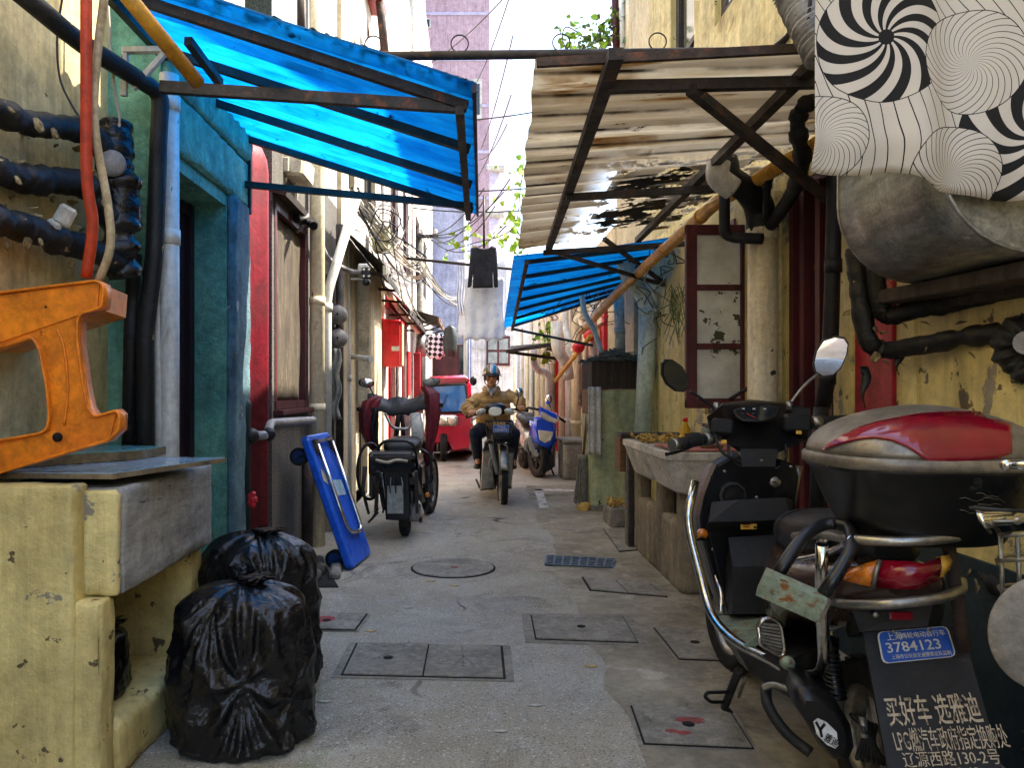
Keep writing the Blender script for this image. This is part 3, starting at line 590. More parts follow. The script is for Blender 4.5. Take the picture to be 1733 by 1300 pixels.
for y, z1 in ((10.92, 2.4), (9.86, 2.3)): part(MB().box((1.7, y, z1/2), (.06, .16, z1)), 'red_stripe', m['red_bright'], hT)
hU = house('pinkish cream house with many downpipes far along the right side', 1.68, 1, 13.2, 19, 3.3, [(13.8, 14.8, 0, 2.1), (15.6, 16.6, .9, 2.1)], [m['pinkwhite']])
door(hU, 1.68, 1, 13.8, 14.8, 0, 2.1, 'maroon', 'red_bright')
for q in [(15.6, 16.6, .9, 2.1)]: window(hU, 1.68, 1, *q, 2, 2)
part(MB().box((1.66, 15.1, 1.2), (.06, .2, 2.4)), 'red_stripe', m['red_bright'], hU)
hV = house('last pale house on the right before the lane bends', 1.62, 1, 19, 27, 3.5, [(20, 21, 0, 2.1), (22, 23.4, .9, 2.2)], [m['pinkwhite']])
door(hV, 1.62, 1, 20, 21, 0, 2.1)
for q in [(22, 23.4, .9, 2.2)]: window(hV, 1.62, 1, *q, 2, 2)

# ---------------------------------------------------------------- buildings that close the view
t = thing('house', 'grey lavender building with a white drainpipe closing the left half of the lane', 'building', (-.9, 25, 0))
part(MB().box((-1.2, 25.5, 3.5), (2.2, 5, 7.02)), 'wall', m['lav'], t)
part(MB().box((-.09, 27.2, 3.3), (.1, 1.4, 6.62)), 'side_wall', m['lav'], t)
part(MB().tube([(-.22, 22.93, 0), (-.22, 22.93, 6.8)], .06), 'drainpipe', m['pvc_white'], t)
part(MB().box((-.95, 22.96, 1.5), (1.1, .1, 2.), bev=.01), 'door', m['maroon'], t)
f = part(MB().box((-.42, 22.97, 2.1), (.5, .06, .9)), 'window', m['maroon'], t); part(MB().box((-.42, 22.93, 2.1), (.4, .02, .8)), 'pane', m['glass_dark'], f)
t = thing('house', 'pale brick building with a small maroon window straight ahead', 'building', (1., 31, 0))
mbh = MB().box((1.2, 33, 2.4), (3.4, 4, 4.82)); part(mbh, 'wall', m['pinkwhite'], t)
wf = MB(); c = P(843, 594, 30.95); wf.box(c, (.95, .1, 1.2))
f = part(wf, 'window', m['maroon'], t)
gl = MB()
for ix in (-.22, .22):
    for iz in (-.27, .27): gl.box(c+V((ix, -.052, iz)), (.36, .02, .44))
part(gl, 'pane', m['glass_dirty'], f)
part(MB().box((1.2, 30.97, 3.75), (3.3, .08, .12)).box((1.2, 30.97, 2.9), (3.3, .05, .08)), 'cornice', m['white'], t)
t = thing('tower_block', 'tall mauve tower block rising behind the lane', 'tower block', (0, 62, 0))
a = P(718, 0, 60); b = P(828, 0, 60)
part(MB().box(((a.x+b.x)/2, 63, 20), (b.x-a.x, 6, 40)), 'front_wall', m['purple'], t)
mbs = MB(); mbs.hexa([(b.x+.002, 60.02, -.02), (b.x+1.9, 61.5, -.02), (b.x+1.9, 66, -.02), (b.x+.002, 66, -.02), (b.x+.002, 60.02, 38), (b.x+1.9, 61.5, 32.5), (b.x+1.9, 66, 32.5), (b.x+.002, 66, 38)])
part(mbs, 'side_wall', m['purple_side'], t)
for (px, py, wd, hh) in ((724, 39, .45, .75), (806, 168, .9, 3.2)):
    c = P(px, py, 59.98); f = part(MB().box(c, (wd, .12, hh)), 'window', m['white'], t); part(MB().box(c+V((0, -.05, 0)), (wd*.6, .08, hh*.75)), 'pane', m['glass_dark'], f)
for z in (5.4, 9., 12.6, 16.2, 19.8, 23.4, 27., 30.6): part(MB().box(((a.x+b.x)/2, 59.97, z), (b.x-a.x-.1, .1, .22)), 'string_course', m['purple_side'], t)
for cz in (18.6, 15.0): part(MB().box((b.x+.5, 60.3, cz), (1.5, .8, .5), bev=.1), 'balcony', m['white'], t)
t = thing('house', 'white tall building behind the air conditioner at the top left', 'building', (-5, 34, 0))
part(MB().box((-7.2, 38, 12), (9.2, 8, 24.02)), 'wall', m['white'], t)
for (x, z) in ((-3.4, 15.5), (-3.4, 12.3), (-5.5, 15.5), (-5.5, 12.3)):
    f = part(MB().box((x, 33.97, z), (1.1, .1, 1.5)), 'window', m['wood_dark'], t); part(MB().box((x, 33.93, z), (.9, .06, 1.3)), 'pane', m['glass_dark'], f)

# ---------------------------------------------------------------- things set into the paving
def cover(label, corners, mat='slab', gap=.009, cat='manhole cover', split=0, hole=True, fr=None, group=None, sunk=False):
    q = [G(*c) for c in corners]; c = sum(q, V((0, 0, 0)))/4       # far-left, far-right, near-right, near-left
    t = thing('manhole_cover', label, cat, (c.x, c.y, 0), group)
    def ring(k): return [p+(p-c).normalized()*k for p in q]
    def slab(pp, z0, z1, mb): mb.hexa([V((p.x, p.y, z0)) for p in pp]+[V((p.x, p.y, z1)) for p in pp]); return mb
    if fr: part(slab(ring(fr), -.01, .004, MB()), 'surround', m['slab'], t)
    part(slab(ring(gap), -.01, .0075, MB()), 'gap', m['slot'], t)
    n = split+1
    for i in range(n):
        e = .004 if n > 1 else 0
        a0 = q[0].lerp(q[1], i/n); a1 = q[0].lerp(q[1], (i+1)/n); b1 = q[3].lerp(q[2], (i+1)/n); b0 = q[3].lerp(q[2], i/n)
        dx = (q[1]-q[0]).normalized()*e
        part(slab([a0+dx, a1-dx, b1-dx, b0+dx], -.005, .0125, MB()), 'lid', m[mat], t)
        if hole and not (split and i): 
            h = (a0+a1+b1+b0)/4; part(MB().lathe([(.001, .0128), (.022, .0128), (.022, .0145), (.001, .0145)], (h.x, h.y, 0), n=14), 'lift_hole', m['slot'], t)
    return t
t = cover('double concrete drain cover nearest the middle of the lane', [(605, 1092), (848, 1097), (853, 1151), (580, 1145)], split=1, fr=.05)
mk = MB(); c = G(784, 1112)
for p, q_ in (((766, 1108), (802, 1109)), ((766, 1114), (803, 1115)), ((782, 1100), (784, 1128)), ((784, 1116), (768, 1132)), ((786, 1116), (802, 1132))):
    a_, b_ = G(*p), G(*q_); mk.bar(a_+V((0, 0, .013)), b_+V((0, 0, .013)), .009, .002)
part(mk, 'cast_mark', m['concrete'], t)
cover('concrete cover with a lift slot left of the front scooter', [(900, 1044), (1052, 1046), (1078, 1090), (908, 1084)], fr=.07)
t = cover('concrete slab with a red paint blot by the scooter kickstand', [(1070, 1199), (1232, 1206), (1272, 1270), (1092, 1262)], fr=.03)
bl = MB()
def blot(mb, px, py, rx, ry, z, seed):
    c_ = G(px, py); rnd = random.Random(seed); pts = [V((c_.x+rx*math.cos(a)*(1+.35*(rnd.random()-.5)), c_.y+ry*math.sin(a)*(1+.35*(rnd.random()-.5)), z)) for a in [2*PI*i/22 for i in range(22)]]
    mb.prism(pts, (0, 0, .0012))
blot(bl, 1168, 1226, .05, .03, .0126, 1); blot(bl, 1136, 1244, .022, .014, .0126, 2); blot(bl, 1158, 1247, .026, .014, .0126, 3)
part(bl, 'red_mark', m['red_mark'], t)
t = cover('grey slab with a small red spot beside the bin bags', [(500, 1041), (620, 1042), (600, 1069), (490, 1067)], fr=.025)
bl = MB(); blot(bl, 549, 1052, .05, .05, .0126, 5); part(bl, 'red_mark', m['red_mark'], t)
cover('pair of brown slabs in front of the stone sink', [(986, 979), (1098, 990), (1128, 1012), (1000, 1001)], split=1, hole=False)
cover('cracked pair of slabs under the front of the big scooter', [(1108, 1066), (1212, 1068), (1240, 1122), (1150, 1118)], split=0, fr=.03)
cover('dark damp slab beside the little cement planter', [(1022, 897), (1072, 897), (1082, 932), (1048, 935)], hole=False)
t = thing('manhole_cover', 'round cement manhole cover in the middle of the lane', 'manhole cover', G(767, 962))
part(MB().lathe([(.001, -.01), (.285, -.01), (.285, .0045), (.001, .0045)], G(767, 962), n=48), 'rim', m['slot'], t)
part(MB().lathe([(.001, -.01), (.272, -.01), (.272, .0085), (.266, .0105), (.001, .0105)], G(767, 962), n=48), 'lid', m['slab'], t)
part(MB().lathe([(.001, .0107), (.025, .0107), (.025, .012), (.001, .012)], G(769, 963), n=14), 'lift_hole', m['red_mark'], t)
q = [G(925, 943), G(1040, 949), G(1036, 963), G(923, 958)]; c = sum(q, V((0,0,0)))/4
t = thing('drain_grate', 'blue grey iron drain grate in the lane', 'drain grate', (c.x, c.y, 0))
part(MB().hexa([V((p.x, p.y, -.01)) for p in q]+[V((p.x, p.y, .005)) for p in q]), 'tray', m['slot'], t)
gb = MB()
for i in range(9):
    a0 = q[0].lerp(q[1], i/8); b0 = q[3].lerp(q[2], i/8); gb.bar(a0+V((0, 0, .009)), b0+V((0, 0, .009)), .014, .008)
for i in range(6):
    a0 = q[0].lerp(q[3], i/5); b0 = q[1].lerp(q[2], i/5); gb.bar(a0+V((0, 0, .0105)), b0+V((0, 0, .0105)), .016, .008)
part(gb, 'grid', m['grate'], t)
pm = MB()
def strip(pts, z=.004): pm.add([V((p.x, p.y, z)) for p in [G(*x) for x in pts]]+[V((p.x, p.y, -.002)) for p in [G(*x) for x in pts]], [(0,1,2,3),(0,1,5,4),(1,2,6,5),(2,3,7,6),(3,0,4,7)])
strip([(904, 828), (971, 829), (971, 832), (904, 831)]); strip([(904, 828.5), (917, 828.5), (929, 860), (913, 861)])
struct(pm, 'pavement_marking', m['road_paint'])
# broken gutter hole with stones at the left wall
dr = [G(489, 968), G(545, 950), G(573, 995), G(500, 996)]
t = thing('gutter', 'broken gutter opening with rubble under the blue trolley', 'gutter', (sum(p.x for p in dr)/4, sum(p.y for p in dr)/4, 0))
part(MB().hexa([V((p.x, p.y, -.02)) for p in dr]+[V((p.x, p.y, .006)) for p in dr]), 'opening', m['slot'], t)
rnd = random.Random(3)
for i in range(9):
    p = G(rnd.uniform(488, 545), rnd.uniform(962, 985)); st = MB().ell((p.x, p.y, .03), (rnd.uniform(.04, .09), rnd.uniform(.04, .08), rnd.uniform(.03, .06)), (0, 0, rnd.random()*3), 9)
    st.v = [v+V((1, 1, 1))*.02*noise.noise(v*14) for v in st.v]; part(st, 'stone', m['stone'], t)
part(MB().box(G(568, 972)+V((0, 0, .02)), (.07, .3, .05), rot=(0, 0, .15), bev=.015), 'edge_stone', m['concrete'], t)
# ---------------------------------------------------------------- awnings
def corr(mb, wn, wf, on, of, pitch=.076, amp=.012, nu=9, sagz=.02, th=.004, rag=0, saw=False):
    wn, wf, on, of = map(V, (wn, wf, on, of)); L = (wf-wn).length; nv = int(L/pitch*6); gr = []
    for i in range(nu):
        u = i/(nu-1); row = []
        for j in range(nv+1):
            v = j/nv; p = wn.lerp(wf, v).lerp(on.lerp(of, v), u)
            if rag and i == nu-1: p = p+(p-wn.lerp(wf, v)).normalized()*rag*noise.noise(V((v*9, 3, 1)))
            p = p+V((0, 0, (amp*math.sin(2*PI*v*L/pitch) if not saw else amp*2*((v*L/pitch+1e-6)%1.0-.5))-sagz*math.sin(PI*u)+(0 if saw else .008)*noise.noise(p*2.2))); row.append(p)
        gr.append(row)
    return mb.sheet(gr, th)
t = thing('awning', 'big blue corrugated plastic awning over the teal doorway', 'awning', (-1.3, 3.5, 2.64))
wn, wf, on, of = V((-1.3, 2.6, 2.66)), V((-1.28, 4.46, 2.65)), V((.012, 2.6, 2.232)), V((.035, 4.47, 2.235))
part(corr(MB(), wn, wf, on, of, sagz=0, pitch=.105, amp=.016), 'sheet', m['blue_sheet'], t)
lt = MB(); rnd = random.Random(17)
for i in range(230):
    u, v_ = rnd.random(), abs(rnd.gauss(0, .05)); v_ = .012+min(.3, v_); p = wn.lerp(wf, v_).lerp(on.lerp(of, v_), u)+V((0, 0, .019)); lt.box(p, (.026*rnd.uniform(.3, 1.3), .014, .002), rot=Matrix.Rotation(.318, 3, 'Y') @ Matrix.Rotation(rnd.random()*3, 3, 'Z'))
part(lt, 'leaf_litter', m['debris'], t, kind='stuff')
def under(u, v, d=.035): return wn.lerp(wf, v).lerp(on.lerp(of, v), u)-V((0, 0, d))
for v_ in (.07, .33, .63, .92): part(MB().bar(under(.0, v_), under(.975, v_), .034, .034), 'rafter', m['iron_green' if v_ > .2 else 'iron'], t)
part(MB().bar(under(.955, .05, .07), under(.955, .96, .07), .03, .03), 'purlin', m['iron'], t)
part(MB().bar(under(.995, 0, .012), under(.995, 1, .012), .014, .03), 'edge_strip', m['maroon_dark'], t)
part(MB().bar(P(272, 147, 2.74), P(786, 182, 2.74), .03, .04), 'tie_bar', m['iron'], t)
part(MB().bar(P(414, 312, 4.3), P(800, 349, 4.22), .03, .035), 'tie_bar', m['iron_green'], t)
part(MB().bar(P(318, 68, 2.85), P(372, 140, 3.15), .03, .03), 'brace', m['iron'], t)
part(MB().bar(V((-1.29, 2.65, 2.6)), V((-1.28, 4.42, 2.59)), .03, .04), 'wall_rail', m['iron_green'], t)
part(MB().bar(V((-1.27, 4.36, 2.62)), V((-1.27, 4.36, 2.2)), .03, .03), 'wall_post', m['iron_green'], t)

t = thing('awning', 'weathered beige corrugated awning with torn holes on the right', 'awning', (1.7, 4.4, 2.4))
wn, wf, on, of = V((1.69, 2.62, 2.425)), V((1.69, 6.25, 2.54)), V((.215, 2.66, 2.362)), V((.37, 6.2, 2.345))
m['fibre'] = see_through('weathered fibreglass sheet', '#f4eee0', '#d8cdb6', '#2c2218', (5., .65, .67), tr=.74, holes=(2.6, .46, .475, .62, 3.75), stain=('#9c7428', .55, .68), strips=(.21, 2.62, '#8a7450'), rgh=.9)
part(corr(MB(), wn, wf, on, of, pitch=.21, amp=.017, rag=.03, saw=True, sagz=0), 'sheet', m['fibre'], t)
def film_mat():
    N = NT('torn black film'); v = N.coords((1, 1, 1), True); N.b.inputs['Base Color'].default_value = (.02, .018, .016, 1); N.b.inputs['Roughness'].default_value = .9
    tp = N.n('ShaderNodeBsdfTransparent'); h = N.noise(v, 3.4, 6., .7, .3)
    N.t.links.new(N.n('ShaderNodeMixShader', {0: N.ramp(h, .49, .505), 1: N.b.outputs[0], 2: tp.outputs[0]}).outputs[0], N.out.inputs[0]); return N.mat
m['film'] = film_mat()
gr = [[wn.lerp(wf, .42+.56*j/14).lerp(on.lerp(of, .42+.56*j/14), .02+.6*i/8)+V((0, 0, .035+.012*noise.noise(V((i*.9, j*.7, 0))))) for j in range(15)] for i in range(9)]
part(MB().sheet(gr, .002), 'torn_film', m['film'], t)
def under(u, v, d=.05): return wn.lerp(wf, v).lerp(on.lerp(of, v), u)-V((0, 0, d))
part(MB().bar(P(1043, 90, 2.55), P(928, 422, 6.15), .05, .04), 'outer_beam', m['iron'], t)
part(MB().bar(V((1.2, 2.55, 2.35)), V((1.32, 6.15, 2.40)), .045, .04), 'inner_beam', m['iron'], t)
for (a, b) in ((P(1028, 147, 2.82), V((1.69, 2.82, 2.34))), (V((.53, 4.35, 2.29)), V((1.69, 4.35, 2.36))), (V((.56, 6.1, 2.29)), V((1.69, 6.1, 2.36)))): part(MB().bar(a, b, .035, .04), 'cross_bar', m['iron'], t)
part(MB().bar(P(1168, 150, 2.8), V((1.69, 3.64, 2.1)), .034, .04), 'brace', m['iron'], t)
part(MB().bar(P(908, 106, 2.66), P(1392, 80, 2.62), .02, .03), 'edge_strip', m['iron_rust'], t)

t = thing('awning', 'smaller bright blue corrugated awning further along on the right', 'awning', (1.7, 7.8, 2.3))
wn, wf, on, of = V((1.69, 6.32, 2.46)), V((1.72, 9.4, 2.4)), V((.335, 6.3, 2.30)), V((.385, 9.6, 1.985))
part(corr(MB(), wn, wf, on, of, pitch=.13, amp=.012), 'sheet', m['blue_sheet_far'], t)
for i in range(7):
    v_ = .03+.94*i/6; part(MB().bar(under(0, v_, .04), under(.93, v_, .04), .03, .035), 'rafter', m['iron_green'], t)
part(MB().bar(under(.92, .0, .07), under(.92, 1, .07), .03, .03), 'purlin', m['iron_rust'], t)
part(MB().bar(P(930, 424, 6.2), V((1.69, 6.75, 2.12)), .03, .03), 'brace', m['iron'], t)
part(MB().bar(P(1022, 404, 6.15), V((1.69, 6.8, 2.15)), .03, .03), 'brace', m['iron'], t)
part(MB().bar(P(868, 557, 9.4), P(1004, 585, 9.2), .03, .03), 'tie_bar', m['iron_green'], t)

# pole across the lane with rings
t = thing('clothes_pole', 'dark clothes pole with wire rings spanning the lane between the awnings', 'pole', (.4, 3., 2.5))
part(MB().tube([(-.72, 3., 2.5), (1.68, 3., 2.53)], .0175), 'pole', m['iron'], t)
for px in (632, 778, 950, 1113):
    c = P(px, 72, 3.0); c.z = 2.515+.012*(px-632)/480+.035
    part(MB().tube([c+V((.034*math.cos(a), 0, .034*math.sin(a))) for a in [2*PI*i/24 for i in range(25)]], .0028, 6, caps=False), 'ring', m['cable'], t)

# ---------------------------------------------------------------- left foreground
t = thing('washing_counter', 'yellow and grey cement washing counter at the front left', 'counter', (-1.3, 2.6, 0))
mb = MB(); mb.rough((-1.34, 2.275, .46), (.36, .10, .926), .009, .006); mb.rough((-1.30, 2.285, .287), (.43, .09, .582), .009, .006)
part(mb, 'front_pier', m['yellow_paint'], t)
mb = MB()
rings = []
for z, k in ((.58, 0), (.60, .012), (.88, .012), (.902, 0)): rings.append([V((x, y, z)) for x, y in ((-1.5, 2.325-k), (-1.055+k-.012, 2.325-k), (-1.055+k, 2.34-k), (-1.055+k, 3.10+k), (-1.07+k, 3.115+k), (-1.5, 3.115+k))])
mb.loft(rings, smooth_=False)
mb = MB().rough((-1.28, 2.72, .74), (.45, .79, .322), .012, .0045)
part(mb, 'basin', m['cement_streak'], t)
part(MB().rough((-1.125, 2.310, .74), (.13, .03, .318), .012, .004), 'paint_skin', m['yellow_paint'], t)
part(MB().rough((-1.3, 2.68, .085), (.44, .71, .19), .03, .008), 'base', m['yellow_paint'], t)
part(MB().rough((-1.30, 3.02, .38), (.42, .16, .42), .02, .01), 'back_pier', m['yellow_paint'], t)
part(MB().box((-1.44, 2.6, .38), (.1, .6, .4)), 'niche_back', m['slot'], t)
def slab(name, pts, z0, z1, top, side, label, cat):
    mb = MB(); mb.prism([V((x, y, z0)) for x, y in pts], (0, 0, z1-z0-.002), m=1)
    c = sum((V((x, y, 0)) for x, y in pts), V((0,0,0)))/len(pts)
    mb.prism([V((c.x+(x-c.x)*.985, c.y+(y-c.y)*.985, z1-.003)) for x, y in pts], (0, 0, .003), m=0)
    return solo(mb, name, [m[top], m[side]], label, cat)
slab('tile', [(-1.5, 2.36), (-1.09, 2.325), (-.925, 2.88), (-1.46, 2.92)], .929, .947, 'tile_blue', 'tile_body', 'large glazed blue white tile lying on the washing counter', 'tile')
slab('tile', [(-1.5, 2.42), (-1.2, 2.79), (-1.19, 2.98), (-1.48, 3.05)], .949, .982, 'tile_teal', 'tile_body', 'thick teal topped tile lying on the larger tile under the orange stool', 'tile')

# orange stool on its side
t = thing('stool', 'orange plastic stool lying on its side on the counter tiles', 'stool', (-1.45, 2.4, .98))
Y0 = 2.30
out = [(-60, 505), (0, 495), (162, 475), (172, 480), (175, 490), (172, 519), (160, 524), (136, 530), (130, 545), (131, 580), (140, 650), (148, 690), (160, 706), (196, 695), (202, 702), (201, 728), (190, 738), (184, 745), (0, 800), (-60, 826), (-60, 768), (0, 745), (20, 742), (66, 734), (79, 727), (83, 704), (78, 650), (66, 590), (55, 571), (0, 588), (-60, 612)]
part(MB().prism([P(x, y, Y0+.016) for x, y in out], (0, .006, 0)), 'leg_panel', m['orange'], t)
rim = MB().tube(fillet([P(x, y, Y0) for x, y in out+[out[0]]], .012, 3), .0042, 8); part(rim, 'rim', m['orange'], t)
part(MB().sheet([[P(x, y, Y0)+V((0, d, 0)) for d in (-.001, .02, .05)] for x, y in out+[out[0]]], .006), 'flange', m['orange'], t)
mb = MB(); mb.hexa([P(-60, 600, Y0+.01), P(165, 522, Y0+.01), P(165, 522, Y0+.01)+V((-.05, .3, 0)), P(-60, 600, Y0+.01)+V((-.05, .3, 0)), P(-60, 508, Y0+.01), P(168, 478, Y0+.01), P(168, 478, Y0+.01)+V((-.05, .3, 0)), P(-60, 508, Y0+.01)+V((-.05, .3, 0))]); part(mb, 'seat_edge', m['orange'], t)
mb = MB(); mb.hexa([P(-60, 822, Y0+.01), P(186, 742, Y0+.01), P(186, 742, Y0+.01)+V((-.02, .07, 0)), P(-60, 822, Y0+.01)+V((-.02, .07, 0)), P(-60, 772, Y0+.01), P(197, 698, Y0+.01), P(197, 698, Y0+.01)+V((-.02, .07, 0)), P(-60, 772, Y0+.01)+V((-.02, .07, 0))]); part(mb, 'foot_edge', m['orange'], t)
ribs = MB().tube(smooth([P(x, y, Y0-.002) for x, y in ((92, 556), (104, 590), (110, 660), (104, 720))]), .004, 6).xf(Matrix.Translation((0, .016, 0))); ribs.tube([P(x, y, Y0+.014) for x, y in ((-60, 545), (120, 508), (160, 498))], .004, 6); part(ribs, 'rib', m['orange'], t)
part(MB().lathe([(.001, 0), (.014, 0), (.014, .01), (.001, .01)], P(99, 740, Y0+.012), (R(90), 0, 0), 12), 'hole', m['slot'], t)

# bin bags
def bag(c, rx, ry, h, label, seed, neck, name='bin_bag', yaw=0, nu=170, nv=120):
    rnd = random.Random(seed); o = V((seed*7.3, seed*3.1, 0)); mb = MB(); rings = []
    knots = [(V((math.cos(a)*.95, math.sin(a)*.95, z)), s) for a, z, s in neck]
    for j in range(nv+1):
        v = j/nv; row = []
        if v < .14: k = .86+.14*(v/.14)**.5; z = v*1.0*h*.6
        else: k = 1-.0*v; z = h*(.084+(v-.14)/.86*.916)
        f = (v-.14)/.86 if v > .14 else 0
        k *= (1-.10*f)*(math.sqrt(max(0, 1-max(0, (f-.7)/.3)**3.2)) if f > .7 else 1)
        for i in range(nu):
            a = 2*PI*i/nu; d = V((math.cos(a), math.sin(a), v*1.6))
            b = .10*noise.noise(d*1.3+o)+.05*noise.noise(d*2.9+o)
            cr = .15*(.35-abs(noise.noise(d*2.3+o*2)))+.055*(.3-abs(noise.noise(V((d.x*6, d.y*6, d.z*4))+o)))
            pl = 0
            for kd, s in knots:
                q = V((d.x, d.y, v))-V((kd.x, kd.y, kd.z)); r = q.length
                th = math.atan2(q.z, (q.x*-kd.y+q.y*kd.x)); pl += s*(.13*(.55-abs(math.sin(th*5.5+2.2*noise.noise(q*1.6))))*math.exp(-r*1.5)*min(1, r*4)-.11*math.exp(-r*r*14))
            rr = max(.02, k*(1+b+cr+pl*1.0))
            row.append(V((rx*rr*math.cos(a+yaw), ry*rr*math.sin(a+yaw), max(.002, z+.03*h*noise.noise(d*2.2+o)*(1 if v > .1 else 0)+.02*pl))))
        rings.append(row)
    mb.loft(rings)
    # gathered neck
    tp = V((0, 0, h*.97)); r2 = []
    for q in range(9):
        f = q/8; rad = .03+.022*f*f
        r2.append([tp+V((rad*(1+.45*math.cos(9*2*PI*i/40+f*2)*f)*math.cos(2*PI*i/40)+.05*f, rad*(1+.45*math.sin(7*2*PI*i/40)*f)*math.sin(2*PI*i/40),   .05*f-.014)) for i in range(40)])
    mb.loft(r2)
    mb.v = [x+V(c) for x in mb.v]
    return solo(mb, name, m['bagm'], label, 'bin bag')
bag((-.80, 2.66, 0), .25, .22, .535, 'front black bin bag with pleated sides standing by the counter', 2, [(-1.3, .48, 1.3), (-1.9, .98, 1.), (-.5, .35, .8)])
bag((-.875, 3.12, 0), .25, .20, .62, 'rear taller black bin bag behind the front one', 5, [(-1.2, .7, 1.1), (-.4, .6, .8), (-2.2, .9, 1.)])
b = bag((-1.27, 2.56, .18), .11, .16, .22, 'small black bag stuffed in the counter niche', 8, [(-1.2, .6, 1)], nu=60, nv=40); 

# hoses and pipes in front of the left walls
def pipe(name, pts, r, mat, label, cat='pipe', n=12, group=None, wob=0, joints=(), jr=1.25, sm=True):
    mb = MB().tube(pts, r, n, wob=wob, smooth_=sm)
    if wob >= .2:                       # lagged: peeling flakes of old paint and tape
        o = thing(name, label, cat, V(pts[len(pts)//2]), group); part(mb, 'tube', m[mat], o); rn = random.Random(len(label)); fk = MB()
        for q in range(16):
            i = rn.randrange(2, len(pts)-2); d = (V(pts[i+1])-V(pts[i-1])).normalized(); e = d.orthogonal(); e.rotate(Matrix.Rotation(rn.random()*6.3, 3, d)); rr = r[i] if isinstance(r, list) else r; c = V(pts[i])+e*rr*.98; s = rn.uniform(.006, .02); f = d.cross(e)
            fk.sheet([[c-d*s-f*s*.5, c-d*s*.7+f*s*.6+e*.006], [c+f*-.7*s, c+f*s+e*.012], [c+d*s-f*s*.3+e*.004, c+d*s*.8+f*s*.7+e*.016]], .0015)
        part(fk, 'peeling_paint', m['peel_paint'], o, kind='stuff'); return o
    if not joints: return solo(mb, name, m[mat], label, cat, group)
    o = thing(name, label, cat, V(pts[0]) if V(pts[0]).z < V(pts[-1]).z else V(pts[-1]), group); part(mb, 'tube', m[mat], o)
    for p, d in joints:
        p = V(p); d = V(d).normalized(); rr = (r if not isinstance(r, list) else r[0])*jr
        part(MB().tube([p-d*.03, p+d*.03], rr, n), 'collar', m[mat], o)
    return o
pipe('hose', smooth([P(146, -20, 2.3), P(146, 120, 2.3), P(147, 300, 2.32), P(157, 380, 2.34), P(146, 470, 2.36)]), .0165, 'red_hose', 'red rubber hose hanging in front of the yellow wall', 'hose')
pipe('hose', smooth([P(178, -20, 2.34), P(162, 120, 2.34), P(161, 220, 2.34), P(183, 350, 2.36), P(186, 420, 2.36), P(166, 478, 2.38)]), .0125, 'beige_hose', 'pale beige hose hanging beside the red hose', 'hose')
pipe('cable', smooth([P(181, -20, 2.9), P(190, 120, 2.9), P(202, 200, 2.9), P(194, 226, 2.9), P(168, 222, 2.9)]), .006, 'cable_lt', 'thin white cable looping beside the beige hose', 'cable', 8)
pipe('cable', smooth([P(108, -20, 2.75), P(97, 60, 2.75), P(101, 130, 2.75), P(120, 175, 2.75), P(136, 200, 2.75)]), .004, 'cable', 'thin dark cable on the upper yellow wall', 'cable', 8)
LG = 'black lagged pipes on the left wall'
pipe('pipe', fillet([P(20, -25, 2.42), P(130, 68, 2.7), P(272, 158, 3.08), P(268, 240, 3.08), P(262, 420, 3.08), P(246, 560, 3.08), P(246, 1010, 3.08)], .05), .034, 'pipe_black', 'long black pipe bending down beside the white pipes on the left', 'pipe', wob=.12, group=LG)
def lag(pts, r0, seed, k=6):
    pp = smooth(pts, 16); r = [r0*(1+.38*noise.noise(V((i*.2, seed, 0)))+.07*((i*.37) % 1.)) for i in range(len(pp))]; return pp, r
for i, (pts, r0, lb) in enumerate((([P(-20, 178, 2.34), P(50, 208, 2.5), P(110, 215, 2.7), P(160, 232, 2.82), P(186, 285, 2.9)], .042, 'topmost black lagged pipe with peeling wrap on the yellow wall'),
        ([P(-20, 285, 2.34), P(40, 302, 2.5), P(100, 306, 2.68), P(150, 318, 2.8), P(190, 370, 2.9)], .043, 'middle black lagged pipe with torn wrap on the yellow wall'),
        ([P(-20, 372, 2.34), P(50, 388, 2.5), P(110, 410, 2.7), P(160, 425, 2.82), P(205, 450, 2.95)], .045, 'lowest black lagged pipe ending behind the beige hose'))):
    pp, r = lag(pts, r0, i+2); pipe('pipe', pp, r, 'pipe_black', lb, 'pipe', 14, LG, wob=.25)
pp, r = lag([P(196, 212, 2.95), P(196, 270, 2.93), P(205, 330, 2.93), P(200, 400, 2.93), P(214, 470, 2.97)], .062, 9)
t = thing('water_meter', 'black plastic wrapped water meter cluster beside the teal wall', 'water meter', P(200, 480, 2.95))
part(MB().tube(pp, r, 16, wob=.3), 'wrapping', m['bagm'], t); part(MB().lathe([(.001, 0), (.05, 0), (.05, .02), (.042, .03), (.001, .03)], P(190, 278, 2.86), (R(90), 0, .3), 20), 'dial', m['grey_meter'], t)
part(MB().box(P(110, 365, 2.6), (.06, .02, .07), rot=(.2, .5, .3), bev=.01).box(P(92, 380, 2.6), (.05, .03, .03), rot=(0, .6, 0), bev=.01), 'rag', m['towel'], t)
pipe('pipe', [P(228, 430, 3.1), P(222, 560, 3.1), P(218, 800, 3.1)], .03, 'pipe_black', 'black pipe against the teal return wall', 'pipe', group=LG, wob=.15)
pipe('drainpipe', [(-1.252, 3.17, 0), (-1.252, 3.17, 2.5)], .0395, 'pvc_white', 'grey white downpipe standing just before the teal door', 'drainpipe', 18, joints=[((-1.252, 3.17, 1.83), (0, 0, 1)), ((-1.252, 3.17, 2.38), (0, 0, 1))], jr=1.12)
pipe('drainpipe', [(-1.272, 3.12, 0), (-1.292, 3.16, 1.6), (-1.285, 3.2, 2.5)], .019, 'pvc_white', 'thin white pipe tucked behind the grey white downpipe', 'drainpipe')
